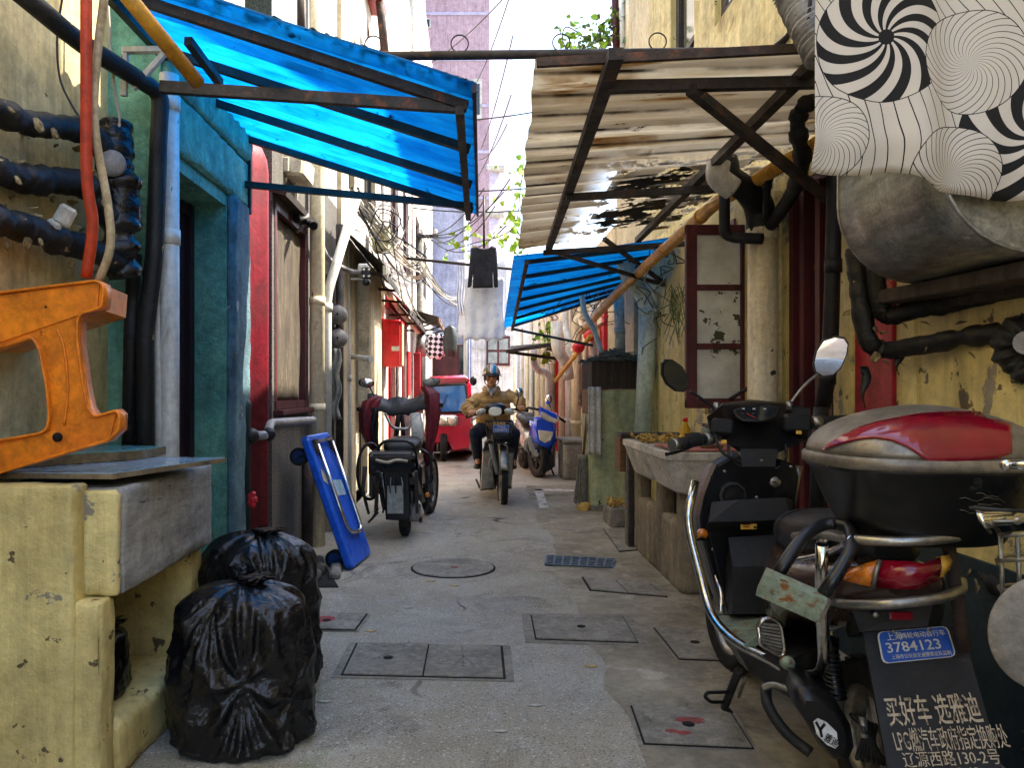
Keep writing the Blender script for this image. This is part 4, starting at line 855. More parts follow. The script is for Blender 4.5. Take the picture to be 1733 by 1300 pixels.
pipe('gas_pipe', [P(205, -20, 2.3), P(335, 140, 2.62)], .026, 'pvc_yellow', 'ochre gas pipe running under the big blue awning', 'gas pipe')
t = thing('bracket', 'white steel wall bracket above the black pipe', 'bracket', P(240, 150, 2.95))
bk = MB(); Yb = 2.97
bk.bar(P(210, 85, Yb), P(284, 84, Yb), .03, .02).bar(P(278, 90, Yb), P(225, 150, Yb), .02, .02).bar(P(212, 80, Yb), P(210, 162, Yb), .022, .02); part(bk, 'arm', m['pvc_white'], t)
pipe('standpipe', fillet([P(414, 900, 4.28), P(414, 690, 4.28), P(416, 683, 4.3)], .03), .033, 'iron_green', 'dark green water standpipe in front of the red pillar', 'pipe')
t = thing('water_pipe', 'dark horizontal water pipe with elbow joint before the red pillar', 'pipe', P(440, 740, 4.4))
part(MB().tube(fillet([P(420, 736, 4.32), P(452, 738, 4.35), P(458, 716, 4.6), P(530, 711, 5.2)], .04), .026, 12), 'tube', m['grey_meter'], t)
part(MB().ell(P(425, 738, 4.3), .045).ell(P(455, 735, 4.38), .04), 'joint', m['pipe_black'], t)
t = thing('tap_valve', 'small red valve handle on the dark green standpipe', 'valve', P(428, 845, 4.26))
vb = MB()
for i in range(5): vb.ell(P(429, 845, 4.24)+V((.0, -.02, 0))+V((.012*math.cos(i*1.257), 0, .028*math.sin(i*1.257))), (.018, .016, .02), n=10)
part(vb.ell(P(429, 845, 4.24)+V((0, -.02, 0)), (.02, .02, .03), n=10), 'handle', m['red_bright'], t); part(MB().tube([P(420, 845, 4.28), P(429, 845, 4.24)], .012), 'stem', m['steel'], t)

# ---------------------------------------------------------------- right wall clutter
pipe('drainpipe', [(1.585, 4.2, .0), (1.585, 4.2, 2.08)], .079, 'pvc_cream', 'thick cream downpipe with brown stains beside the open casement', 'drainpipe', 20, joints=[((1.585, 4.2, 2.05), (0, 0, 1))], jr=1.08)
t = thing('rain_hopper', 'black tarred hopper with a bent pipe on top of the cream downpipe', 'hopper', (1.585, 4.2, 2.08))
pp = smooth([P(1290, 388, 4.2), P(1285, 350, 4.18), P(1262, 320, 4.1), P(1235, 300, 4.05), P(1228, 268, 4.05)]); part(MB().tube(pp, [.085-.004*i*.3 for i in range(len(pp))], 14, wob=.25), 'boot', m['pipe_black'], t)
part(MB().tube(smooth([P(1240, 320, 4.), P(1216, 300, 3.98), P(1216, 275, 3.98)]), .06, 14), 'bend', m['pvc_white'], t)
part(MB().tube(smooth([P(1300, 385, 4.15), P(1330, 345, 3.95), P(1352, 300, 3.7), P(1362, 250, 3.6)]), .035, 12), 'branch', m['foam'], t)
part(MB().tube(smooth([P(1296, 370, 4.1), P(1300, 310, 3.95), P(1320, 270, 3.8)]), .02, 10), 'branch', m['foam'], t)
mb = MB()
pth = smooth([P(1382, 165, 3.2), P(1360, 180, 3.25), P(1350, 205, 3.3), P(1353, 240, 3.35), P(1358, 275, 3.45), P(1345, 320, 3.6)], 8)
part_r = [.036*(1+.13*(1 if (i//4) % 2 else -1)) for i in range(len(pth))]
pipe('pipe', pth, part_r, 'foam', 'knobbly black foam lagged pipe under the beige awning', 'pipe', 12)
bpts = [V((1.66, 3.6, 2.3)), V((1.62, 4.9, 2.13)), V((1.60, 7.2, 1.94)), V((1.62, 9.6, 1.75))]
bpts = [P(1390, 240, 3.35), P(1210, 345, 4.7), P(1050, 490, 7.3), P(985, 560, 9.4)]
t = thing('gas_pipe', 'long yellow pipe sloping along the right wall under the awnings', 'gas pipe', bpts[0])
part(MB().tube(bpts, [.036, .04, .045, .045], 14), 'tube', m['bamboo'], t)
for f_ in (.1, .42, .62): 
    p = bpts[1].lerp(bpts[2], f_); d = (bpts[2]-bpts[1]).normalized(); part(MB().tube([p-d*.012, p+d*.012], .048, 14), 'collar', m['bamboo'], t)
pipe('gas_pipe', [P(1271, 540, 4.45), P(1271, 380, 4.45), P(1268, 300, 4.45)], .022, 'pvc_yellow', 'short yellow vertical pipe behind the cream downpipe', 'gas pipe')
pipe('pipe', fillet([P(1226, 330, 4.2), P(1226, 395, 4.2), P(1240, 402, 4.2), P(1290, 404, 4.1)], .05), .03, 'foam', 'black elbow pipe above the open casement', 'pipe')
pipe('pipe', [P(1392, 690, 3.55), P(1404, 620, 3.5), P(1408, 500, 3.45), P(1412, 330, 3.4), P(1414, 200, 3.4)], [.034, .036, .034, .033, .033], 'foam', 'tall black foam lagged pipe beside the dark shutters', 'pipe', joints=[(P(1400, 640, 3.5), (0, 0, 1)), (P(1410, 450, 3.43), (0, 0, 1))], jr=1.12)
pipe('pipe', [P(1390, 690, 3.52), P(1386, 760, 3.5), P(1380, 900, 3.5)], .034, 'foam', 'short black lagged pipe low beside the dark shutters', 'pipe')
RG = 'taped black pipes by the red stripe'
for i, (pts, r0, lb) in enumerate((([P(1448, 420, 2.95), P(1455, 500, 2.95), P(1470, 575, 2.95), P(1500, 592, 2.95), P(1560, 584, 2.8), P(1640, 570, 2.6), P(1745, 560, 2.4)], .034, 'lower taped black pipe crossing the red stripe'),
        ([P(1478, 440, 2.9), P(1490, 510, 2.9), P(1505, 535, 2.9), P(1560, 520, 2.75), P(1620, 510, 2.62), P(1745, 480, 2.4)], .032, 'upper taped black pipe crossing the red stripe'))):
    pp, r = lag(pts, r0, i+21); pipe('pipe', pp, r, 'pipe_black', lb, 'pipe', 14, RG, wob=.2)
t = thing('water_meter', 'black taped meter lump at the right edge above the red topped case', 'water meter', P(1720, 600, 2.4))
pp, r = lag([P(1745, 545, 2.35), P(1705, 575, 2.38), P(1715, 610, 2.38), P(1745, 640, 2.35)], .04, 31); part(MB().tube(pp, r, 14, wob=.3), 'wrapping', m['pipe_black'], t); part(MB().tube([P(1738, 580, 2.3), P(1738, 580, 2.24)], .035, 16), 'dial', m['grey_meter'], t)
for k, (px, py, lb) in enumerate(((1463, 620, 'torn strip of black tape dangling left of the red stripe'), (1520, 590, 'rag of black tape hanging over the red stripe'))):
    ln = .16-.06*k; c = P(px, py, 2.9)
    gr = [[c+V((.018*(1-.8*j/8)*(i-1)+.01*math.sin(j*.9), .012*math.sin(j*.8+i), -ln*j/8)) for j in range(9)] for i in range(3)]
    solo(MB().sheet(gr, .002), 'tape_strip', m['black_cloth'], lb, 'tape')
# galvanised half drum
t = thing('metal_hood', 'galvanised U shaped sheet metal hood on the right wall', 'hood', (1.5, 2.35, 1.6))
prof = [(1.255, 2.12), (1.252, 1.98), (1.252, 1.86)]+[(1.52-.268*math.cos(a), 1.83-.262*math.sin(a)) for a in [R(x) for x in range(0, 91, 9)]]+[(1.6, 1.568), (1.69, 1.575)]
ys = [2.06, 2.2, 2.35, 2.5, 2.63]
gr = [[V((x, y, z)) for x, z in prof] for y in ys]
part(MB().sheet(gr, .004), 'shell', m['galv'], t)
part(MB().tube([V((x, 2.632, z)) for x, z in prof], .005, 6), 'seam', m['steel'], t); part(MB().tube([V((x, 2.058, z)) for x, z in prof], .006, 6), 'seam', m['galv'], t)
part(MB().prism([V((x, 2.618, z)) for x, z in prof]+[V((1.69, 2.618, 2.12))], (0, .006, 0)), 'end_plate', m['galv'], t)
part(MB().prism([V((x, 2.09, z)) for x, z in prof]+[V((1.69, 2.09, 2.12))], (0, .006, 0)), 'front_plate', m['galv'], t)
part(MB().box((1.60, 2.4, 1.535), (.2, .9, .05), rot=(.02, 0, 0), bev=.005).box((1.66, 2.4, 1.5), (.08, .86, .03), bev=.005), 'shelf_board', m['wood_dark'], t)
# coil of corrugated duct
t = thing('duct_hose', 'grey ribbed duct hose at the top right beside the patterned cloth', 'duct', P(1365, 90, 2.5))
dp = smooth([P(1330, -40, 2.5), P(1352, 0, 2.5), P(1372, 40, 2.45), P(1400, 95, 2.4)], 24); part(MB().tube(dp, [.062+.007*math.sin(i*1.9) for i in range(len(dp))], 18), 'tube', m['grey_meter'], t)
pipe('cable', smooth([P(1372, -10, 2.4), P(1368, 50, 2.4), P(1376, 95, 2.4), P(1396, 106, 2.4)]), .006, 'cable', 'black cable looping by the ribbed duct hose', 'cable')
pipe('drainpipe', fillet([P(1206, 84, 6.4), P(1240, 45, 6.4), P(1362, 18, 5.2)], .1), .04, 'pvc_cream', 'cream pipe with an elbow on the upper yellow wall', 'drainpipe', joints=[(P(1240, 46, 6.4), (1, -1, .3))], jr=1.2)
CB = 'loose cables over the beige awning'
for k in range(5): pipe('cable', smooth([P(1300+8*k, 85, 4.2), P(1330+6*k, 60-3*k, 4.1), P(1352+4*k, 30, 4)]), .008, 'cable', 'dark cable lying over the top of the beige awning by the duct hose', 'cable', 6, CB)
# patterned cloth
def cloth_mat():
    N = NT('black and white swirl print'); N.b.inputs['Roughness'].default_value = .85
    tc = N.n('ShaderNodeTexCoord').outputs['UV']; s = N.n('ShaderNodeSeparateXYZ', {0: tc}); X_, Y_ = s.outputs[0], s.outputs[1]
    def disk(cx, cy, r, n, tw, duty, col):
        dx = N.math('SUBTRACT', X_, cx); dy = N.math('SUBTRACT', Y_, cy); rad = N.math('SQRT', N.math('ADD', N.math('MULTIPLY', dx, dx), N.math('MULTIPLY', dy, dy)))
        th = N.math('ARCTAN2', dy, dx); ph = N.math('MULTIPLY', N.math('ADD', th, N.math('MULTIPLY', rad, tw/r)), n)
        st = N.math('GREATER_THAN', N.math('SINE', ph), duty); core = N.math('LESS_THAN', rad, r*.12) if duty < .5 else 0.
        edge = N.math('COMPARE', rad, r, .0012) ; inside = N.math('LESS_THAN', rad, r)
        ink = N.math('MAXIMUM', N.math('MULTIPLY', st, inside), edge)
        if duty < .5: ink = N.math('MAXIMUM', ink, core)
        return N.math('MAXIMUM', inside, edge), ink
    dxw = N.noise(tc, 3., 2.); ink = N.math('GREATER_THAN', N.math('SINE', N.math('MULTIPLY', N.math('ADD', X_, N.math('ADD', N.math('MULTIPLY', N.math('MULTIPLY', Y_, Y_), .8), N.math('MULTIPLY', dxw, .05))), 190.)), .965)
    for d in ((.165, .36, .165, 12, 1.1, 0., 0), (.56, .10, .19, 10, 1.1, 0., 0), (.36, .012, .125, 30, 1.3, .9, 0), (.40, .305, .135, 26, 1.6, .93, 0), (.02, .11, .11, 30, 1.2, .92, 0)):
        ins, k = disk(*d); ink = N.math('ADD', N.math('MULTIPLY', ink, N.math('SUBTRACT', 1., ins)), N.math('MULTIPLY', k, ins))
    N.set(N.b.inputs['Base Color'], N.mix(ink, hx('#c9c0b4'), hx('#0e0d0d')))
    N.set(N.b.inputs['Normal'], N.bump(N.noise(N.coords(), 12., 4.), .3, .01)); return N.mat
m['swirl'] = cloth_mat()
nu, nv = 40, 30; Yc = 2.0; gr = []
for i in range(nu+1):
    u = i/nu; row = []
    for j in range(nv+1):
        v = j/nv; px = 1388+ (1790-1388)*u; top = -110; bot = 282+8*math.sin(u*9)+ (0 if u < .32 else 44*min(1, (u-.32)/.22)); py = bot+(top-bot)*v
        p = P(px-4*(1-v), py, Yc); p.y += .02*math.sin(u*11+v*2)+.012*math.sin(u*23+1)*(1-v)+(.03*max(0, .12-v)/.12); row.append(p)
    gr.append(row)
mb = MB().sheet(gr, .003); 
t = solo(mb, 'printed_cloth', m['swirl'], 'white cloth printed with black swirls hanging at the top right', 'cloth')
me = t.data; uv = me.uv_layers.new(name='UVMap'); o0 = P(1388, 300, Yc)
for l in me.loops:
    co = me.vertices[l.vertex_index].co+ORG[t.name]; uv.data[l.index].uv = (co.x-o0.x, co.z-o0.z)
pipe('clothes_line', [P(1380, -108, 2.0), P(1800, -112, 2.0)], .012, 'iron', 'iron rod carrying the patterned cloth', 'pole')
# dark lagged pipe low on the right wall
pp, r = lag([P(1620, 930, 2.75), P(1660, 965, 2.6), P(1700, 1000, 2.45), P(1760, 1050, 2.3)], .028, 41); pipe('pipe', pp, r, 'pipe_black', 'peeling black pipe low on the yellow wall behind the rear rack', 'pipe', wob=.3)

# stone sink and its things
t = thing('stone_sink', 'stained double stone sink on a cement stand against the right wall', 'sink', (1.45, 5.1, 0))
mb = MB()
mb.rough((1.27, 4.55, .33), (.1, .12, .68), .02, .006); mb.rough((1.27, 4.95, .2), (.09, .7, .42), .015, .006); mb.rough((1.27, 5.05, .5), (.1, .14, .6), .02, .006); mb.rough((1.27, 5.5, .2), (.09, .45, .42), .015, .006); mb.rough((1.27, 5.72, .4), (.1, .12, .78), .02, .006)
mb.rough((1.46, 4.51, .33), (.45, .06, .66), .012, .006); mb.box((1.5, 5.2, .1), (.4, 1.2, .2)); mb.box((1.46, 5.12, .4), (.4, .1, .7))
part(mb, 'stand', m['cement_brown'], t)
def basin(y0, y1, nm='basin'):
    rings = []
    for z, kx, ky in ((.60, .09, .05), (.615, .075, .035), (.79, .012, .008), (.80, 0, 0), (.838, 0, 0), (.842, .01, .01), (.842, .045, .045), (.70, .09, .08), (.695, .2, .2)):
        x0, x1 = 1.10+kx, 1.695-kx*.2; rings.append([V((x, y, z)) for x, y in ((x0+.03, y0+ky), (x1, y0+ky), (x1, y1-ky), (x0+.03, y1-ky), (x0, y1-ky-.03), (x0, y0+ky+.03))])
    return part(MB().loft(rings, smooth_=False), nm, m['terrazzo'], t)
basin(4.36, 4.98); basin(5.03, 5.66)
solo(MB().box((1.42, 4.66, .852), (.5, .5, .012), rot=(0, 0, .05), bev=.003), 'board', m['pink_board'], 'pinkish red board lying over the near stone basin', 'board')
solo(MB().box((1.42, 5.72, .862), (.66, .24, .034), rot=(0, 0, -.06), bev=.006), 'plank', m['wood_dark'], 'rough dark plank bridging the far end of the stone sink', 'plank')
mb = MB(); rnd = random.Random(4)
for i in range(70):
    x, y = rnd.uniform(1.14, 1.46), rnd.uniform(5.12, 5.58); mb.box((x, y, .85+rnd.random()*.03), (.05, .022, .006), rot=(rnd.random()*.8, rnd.random()*.8, rnd.random()*3))
solo(mb, 'peelings', m['peel'], 'heap of dried yellow peelings drying on the far basin', 'peelings', kind='stuff')
t = thing('bottle', 'yellow capped bottle lying on the stone sink', 'bottle', (1.4, 4.93, .86))
part(MB().tube([(1.36, 4.93, .89), (1.50, 4.93, .89)], .03, 14), 'body', m['black_mat'], t); part(MB().tube([(1.33, 4.93, .89), (1.36, 4.93, .89)], .022, 12), 'cap', m['yellow_hw'], t)
t = thing('bottle', 'small yellow bottle standing at the back of the stone sink', 'bottle', (1.50, 5.15, .86))
part(MB().lathe([(.001, 0), (.035, 0), (.037, .01), (.037, .09), (.015, .12), (.015, .14)], (1.48, 5.35, .842), n=14), 'body', m['yellow_hw'], t); part(MB().lathe([(.018, 0), (.018, .025), (.001, .025)], (1.48, 5.35, .98), n=12), 'cap', m['red_bright'], t)
t = thing('tap', 'steel tap above the stone sink', 'tap', (1.66, 5.15, .95))
part(MB().tube(fillet([(1.7, 5.15, 1.0), (1.6, 5.15, 1.0), (1.56, 5.15, .95)], .03), .012, 10), 'spout', m['steel'], t); part(MB().box((1.62, 5.15, 1.03), (.02, .07, .012), bev=.004), 'lever', m['steel'], t)
solo(MB().box((1.4, 4.5, .868), (.13, .05, .018), rot=(0, 0, .3), bev=.003), 'wood_block', m['wood'], 'small brown wooden block on the pinkish board', 'block')
t = thing('jar', 'squat jar beside the casement sill', 'jar', (1.56, 5.25, .842))
part(MB().lathe([(.001, 0), (.04, 0), (.042, .01), (.042, .1), (.03, .115)], (1.58, 5.18, .842), n=14), 'body', m['glass_dirty'], t); part(MB().lathe([(.034, 0), (.034, .02), (.001, .02)], (1.58, 5.18, .955), n=14), 'lid', m['wood'], t)
solo(MB().box((1.155, 6.0, .7), (.05, .2, .26), bev=.005), 'wooden_box', m['wood'], 'brown wooden box fixed to the end of the sink stand', 'box')
for k, (y, lb) in enumerate(((5.92, 'pale timber post at the end of the sink stand'), (5.83, 'dark grey pipe post beside the pale timber post'))): solo(MB().box((1.20, y, .37), (.045, .06, .74), bev=.006), 'post', m['concrete' if k == 0 else 'iron'], lb, 'post')

# green cabinet, rag, mop
t = thing('cabinet', 'peeling green cabinet with a dark top panel on the right', 'cabinet', (1.4, 7.9, 0))
part(MB().rough((1.41, 7.95, .6), (.46, .7, 1.2), .01, .003, step=.05), 'body', m['green_cab'], t)
part(MB().box((1.41, 7.95, 1.345), (.47, .72, .28), bev=.006), 'top_panel', m['wood_dark'], t)
part(MB().box((1.19, 7.93, 1.2), (.03, .62, .5), bev=.004), 'side_panel', m['wood'], t)
part(MB().box((1.41, 7.6, .03), (.48, .05, .06), bev=.004), 'plinth', m['concrete'], t)
mb = MB(); rnd = random.Random(9)
for i in range(420):
    x, y = 1.42+rnd.gauss(0, .13), 7.85+rnd.gauss(0, .2); h_ = max(0, .12-abs(x-1.42)*.4)*rnd.random(); a = rnd.random()*6.3; L = rnd.uniform(.05, .16)
    c = V((min(1.7, max(1.16, x)), y, 1.49+h_)); d = V((math.cos(a), math.sin(a), rnd.uniform(-.3, .35))).normalized()*L/2; mb.tube([c-d, c+d], rnd.uniform(.003, .008), 4, caps=False)
solo(mb, 'twig_heap', m['debris'], 'heap of dry twigs and leaves on top of the green cabinet', 'debris', kind='stuff')
gr = [[P(996+ 22*i/8, 655+115*j/14, 7.5)+V((0, .02*math.sin(i*1.6)+(.03 if j < 1 else 0), .0)) for j in range(15)] for i in range(9)]
solo(MB().sheet(gr, .008), 'rag', m['towel'], 'pale grey rag hanging at the corner of the green cabinet', 'rag')
t = thing('mop', 'string mop standing upside beside the green cabinet', 'mop', (1.3, 8.1, 0))
hd = P(987, 775, 7.9); part(MB().tube([P(1000, 620, 8.1), hd], .014, 8), 'handle', m['wood'], t)
mb = MB(); rnd = random.Random(2)
for i in range(90):
    a = rnd.random()*6.3; r_ = rnd.random()*.07; tp = hd+V((r_*.7*math.cos(a), r_*.7*math.sin(a), 0)); bt = V((hd.x+1.4*r_*math.cos(a), hd.y+1.4*r_*math.sin(a), .01+.05*rnd.random())); mb.tube([tp, tp.lerp(bt, .5)+V((.01*rnd.random(), -.01, 0)), bt], .006, 5, caps=False)
part(mb, 'strands', m['mop'], t); part(MB().tube([hd+V((0, 0, -.03)), hd+V((0, 0, .03))], .05, 12), 'collar', m['mop'], t)
solo(MB().box(P(978, 838, 8.0)+V((.03, 0, 0)), (.1, .12, .1), rot=(0, 0, .3), bev=.01), 'brick', m['wood'], 'brown brick at the foot of the mop', 'brick')
solo(MB().tube([P(985, 862, 7.6)+V((0, 0, .01)), P(996, 860, 7.8)+V((0, 0, .01))], .055, 14), 'log', m['peel'], 'short cut log lying by the green cabinet', 'log')
t = thing('planter', 'small cement planter box with dried leaves by the sink', 'planter', (1.24, 6.9, 0))
part(MB().rough((1.29, 6.86, .085), (.19, .4, .17), .012, .004), 'box', m['concrete'], t)
mb = MB()
for i in range(40): mb.box((1.29+rnd.uniform(-.08, .08), 6.86+rnd.uniform(-.18, .18), .18+.03*rnd.random()), (.05, .03, .006), rot=(rnd.random(), rnd.random(), rnd.random()*3))
part(mb, 'dead_leaves', m['peel'], t, kind='stuff')
solo(MB().rough((1.46, 10.55, .24), (.5, .7, .48), .015, .006, step=.05).rough((1.46, 10.55, .51), (.52, .72, .05), .012, .005, step=.05), 'cement_trough', m['concrete'], 'square cement trough behind the blue and white scooter', 'trough')
# mint pipes above the cabinet
pipe('drainpipe', [P(1088, 735, 7.1), P(1098, 520, 7.1)], .08, 'pvc_mint', 'thick pale downpipe standing right of the green cabinet', 'drainpipe', 18, joints=[(P(1098, 528, 7.1), (0, 0, 1))], jr=1.08)
pipe('drainpipe', smooth([P(1098, 522, 7.1), P(1085, 495, 7.1), P(1066, 470, 7.0), P(1056, 440, 6.95)]), .075, 'pvc_mint', 'bent mint pipe stub above the thick pale downpipe', 'drainpipe', 16)
pipe('drainpipe', [P(1050, 598, 8.2), P(1047, 500, 8.2)], .055, 'pvc_mint', 'short mint pipe rising out of the twig heap', 'drainpipe', joints=[(P(1049, 560, 8.2), (0, 0, 1))], jr=1.1)
pipe('pipe', smooth([P(1018, 598, 8.3), P(1006, 560, 8.3), P(990, 530, 8.3), P(985, 500, 8.3)]), .03, 'pvc_mint', 'curved grey green pipe behind the twig heap', 'pipe')
pipe('pipe', [P(1200, 700, 4.6)+V((.2, .6, 0)), P(1310, 630, 4.1)], .012, 'cable', 'black wire tied round the cream downpipe', 'wire')
# ---------------------------------------------------------------- wheel helper: axle along `ax`
def wheel(t, c, r, w, ax=(1, 0, 0), name='wheel', spokes=5, rimc='steel', tyre='rubber', label=None, tread=True):
    c = V(c); ax = V(ax).normalized(); q = ax.to_track_quat('Z', 'Y').to_matrix(); n = 36
    prof = [(r-w*.75, -w*.36), (r-w*.3, -w*.5), (r-w*.08, -w*.38), (r, -w*.15), (r, w*.15), (r-w*.08, w*.38), (r-w*.3, w*.5), (r-w*.75, w*.36), (r-w*.75, -w*.36)]
    mb = MB(); rings = [[c+q@V((a*math.cos(2*PI*k/n), a*math.sin(2*PI*k/n), z)) for k in range(n)] for a, z in prof]; mb.loft(rings, caps=False)
    if tread:
        for k in range(40):
            a = 2*PI*k/40
            for s in (-1, 1):
                p = c+q@V((r*math.cos(a+.04*s), r*math.sin(a+.04*s), s*w*.2)); u = q@V((math.cos(a), math.sin(a), 0)); tt = q@V((-math.sin(a), math.cos(a), .5*s))
                mb.bar(p-tt*.014, p+tt*.014, .012, .01, up=u)
    ty = part(mb, name, m[tyre], t, label)
    rm = MB(); ri = r-w*.75
    rm.loft([[c+q@V((a*math.cos(2*PI*k/n), a*math.sin(2*PI*k/n), z)) for k in range(n)] for a, z in ((ri+.004, -w*.34), (ri-.02, -w*.3), (ri-.02, w*.3), (ri+.004, w*.34))], caps=False)
    rm.tube([c-ax*w*.45, c+ax*w*.45], ri*.24, 16)
    for k in range(spokes):
        a = 2*PI*k/spokes; d = q@V((math.cos(a), math.sin(a), 0)); rm.bar(c+d*ri*.2, c+d*(ri-.01), ri*.16, w*.3, up=ax)
    part(rm, 'rim', m[rimc], ty); return ty

# ---------------------------------------------------------------- the big scooter in the right foreground (seen from behind)
t = thing('scooter', 'big black scooter with a red topped top case parked in the right foreground', 'scooter', (1.13, 2.6, 0))
wheel(t, (1.12, 3.3, .215), .215, .09, (1, .12, 0)); wheel(t, (1.14, 2.16, .22), .22, .1)
# handlebar cowl with dashboard
def ringp(pts): return [P(x, y, d) for x, y, d in pts]
mb = MB()
mb.loft([ringp([(1196, 706, 2.90), (1222, 686, 3.0), (1270, 680, 3.08), (1330, 686, 3.08), (1371, 692, 3.05), (1372, 742, 2.97), (1336, 758, 2.9), (1310, 770, 2.88), (1258, 770, 2.88), (1232, 752, 2.87), (1204, 742, 2.87)]),
         ringp([(1198, 704, 2.93), (1222, 682, 3.06), (1270, 676, 3.16), (1330, 682, 3.16), (1371, 690, 3.11), (1372, 738, 3.05), (1336, 750, 3.0), (1310, 765, 3.0), (1258, 765, 3.0), (1232, 748, 2.98), (1204, 738, 2.95)]),
         ringp([(1215, 700, 3.02), (1232, 686, 3.2), (1272, 680, 3.26), (1325, 686, 3.26), (1358, 694, 3.2), (1358, 730, 3.16), (1330, 740, 3.14), (1306, 750, 3.14), (1262, 750, 3.14), (1240, 738, 3.1), (1220, 728, 3.06)])], smooth_=False)
part(mb, 'handlebar_cowl', m['black_pl'], t)
dsh = [(1243, 696), (1262, 688), (1290, 685), (1318, 690), (1312, 706), (1290, 713), (1258, 712), (1247, 706)]
dd = part(MB().prism([P(x, y, 2.885+(712-y)*.004) for x, y in dsh], (0, .02, 0)), 'dashboard', m['glass_dark'], t)
part(MB().tube([P(x, y, 2.884+(712-y)*.004) for x, y in dsh+dsh[:1]], .004, 6), 'bezel', m['black_mat'], dd)
part(MB().bar(P(1264, 700, 2.915), P(1280, 708, 2.89), .004, .003), 'needle', m['lens_red'], dd)
gz = MB()
for px in (1256, 1270, 1284, 1298): gz.box(P(px, 694+abs(px-1278)*.1, 2.934), (.008, .003, .003))
for k in range(3): part(MB().box(P(1258+18*k, 692, 2.945), (.01, .003, .004)), 'gauge_mark', m['paper_white'], dd)
for (a, b, c_, nm) in (((1204, 742, 2.9), (1142, 752, 2.8), 1, 'grip'), ((1374, 715, 3.02), (1442, 711, 3.02), 2, 'grip')):
    A, B = P(*a), P(*b); gp = MB().tube([A.lerp(B, .2), B], [.019, .02], 14)
    for k in range(7):
        p = A.lerp(B, .35+.085*k); d = (B-A).normalized(); gp.tube([p-d*.003, p+d*.003], .0225, 12)
    gg = part(gp, nm, m['rubber'], t); part(MB().tube([B-(B-A).normalized()*.012, B+(B-A).normalized()*.014], .022, 14), 'bar_end', m['steel'], gg)
    part(MB().tube([A, A.lerp(B, .22)], .025, 14), 'switch_ring', m['steel'], gg)
part(MB().tube(smooth([P(1212, 742, 2.95), P(1180, 752, 2.98), P(1150, 764, 2.92), P(1128, 769, 2.86)]), [.006]*18+[.008], 8), 'brake_lever', m['black_mat'], t)
part(MB().tube(smooth([P(1378, 724, 3.06), P(1410, 726, 3.12), P(1444, 722, 3.1)]), .006, 8), 'brake_lever', m['black_mat'], t)
for px, py in ((1225, 748), (1352, 732)): part(MB().box(P(px, py, 2.868 if px < 1300 else 2.93), (.022, .004, .014), bev=.002), 'button_label', m['sticker'], t)
part(MB().box(P(1348, 716, 2.95), (.1, .05, .07), bev=.012), 'switch_housing', m['black_mat'], t); part(MB().box(P(1222, 722, 2.875), (.08, .03, .06), rot=(0, .1, 0), bev=.01), 'switch_housing', m['black_mat'], t)
# mirrors
def mirror(cx, cy, Y, rx, ry, rot, nrm, stalk, poly):
    c = P(cx, cy, Y); nrm = V(nrm).normalized(); pts = [P(x, y, Y) for x, y in poly]
    pts = [p-nrm*((p-c).dot(nrm)) for p in pts]
    f = part(MB().loft([[c+(p-c)*1.08-nrm*.002 for p in pts], [c+(p-c)*1.1+nrm*.006*-1-nrm*.006 for p in pts], [c+(p-c)*.85-nrm*.03 for p in pts], [c+(p-c)*.3-nrm*.04 for p in pts]]), 'mirror', m['black_pl'], t)
    part(MB().prism([c+(p-c)*.985-nrm*.001 for p in pts], nrm*.004), 'mirror_glass', m['mirror' if cx > 1300 else 'glass_dark'], f)  # left one is dark glass, its dark reflection put into the colour
    s_ = smooth([P(*q) for q in stalk]); part(MB().tube(s_, .006, 8), 'stalk', m['steel' if cx > 1300 else 'black_mat'], f)
    part(MB().tube([s_[0], s_[0]+V((0, 0, .035))], .012, 6), 'nut', m['steel'], f)
mirror(1142, 636, 2.95, 0, 0, 0, (.30, -1, -.12), [(1213, 696, 3.0), (1200, 684, 3.0), (1168, 662, 2.98)], [(1118, 616), (1124, 610), (1138, 611), (1156, 622), (1168, 640), (1169, 655), (1162, 663), (1146, 661), (1128, 649), (1119, 634)])
mirror(1406, 603, 3.05, 0, 0, 0, (-.33, -1, -.10), [(1336, 694, 3.05), (1340, 680, 3.05), (1362, 652, 3.06), (1386, 632, 3.07)], [(1394, 577), (1412, 571), (1427, 573), (1433, 583), (1431, 600), (1422, 622), (1410, 634), (1394, 637), (1382, 630), (1379, 615), (1383, 595)])
# steering column and leg shield
part(MB().loft([ringp([(1252, 760, 2.86), (1316, 760, 2.86), (1316, 760, 3.05), (1252, 760, 3.05)]), ringp([(1256, 790, 2.84), (1312, 790, 2.84), (1312, 790, 3.02), (1256, 790, 3.02)]), ringp([(1256, 850, 2.86), (1308, 850, 2.86), (1308, 850, 3.0), (1256, 850, 3.0)])], smooth_=False), 'steering_column', m['black_pl'], t)
shield = [(1213, 786), (1250, 766), (1262, 800), (1304, 806), (1322, 778), (1346, 786), (1352, 806), (1346, 842), (1343, 885), (1336, 940), (1326, 1000), (1310, 1042), (1226, 1042), (1212, 1000), (1198, 950), (1186, 905), (1184, 875), (1192, 838), (1203, 808)]
def dpt(y): return 2.86+.0002*(y-780)+(.00 if y < 900 else (y-900)*.0002)
A = [P(x, y, dpt(y)) for x, y in shield]; B = [p+V((0, .05, 0)) for p in A]; c_ = sum(A, V((0,0,0)))/len(A)
mb = MB().loft([[c_+(p-c_)*.965+V((0, -.012, 0)) for p in A], A, B, [c_+(p-c_)*.9+V((0, .14, 0)) for p in B]], smooth_=False)
part(mb, 'leg_shield', m['black_pl'], t)
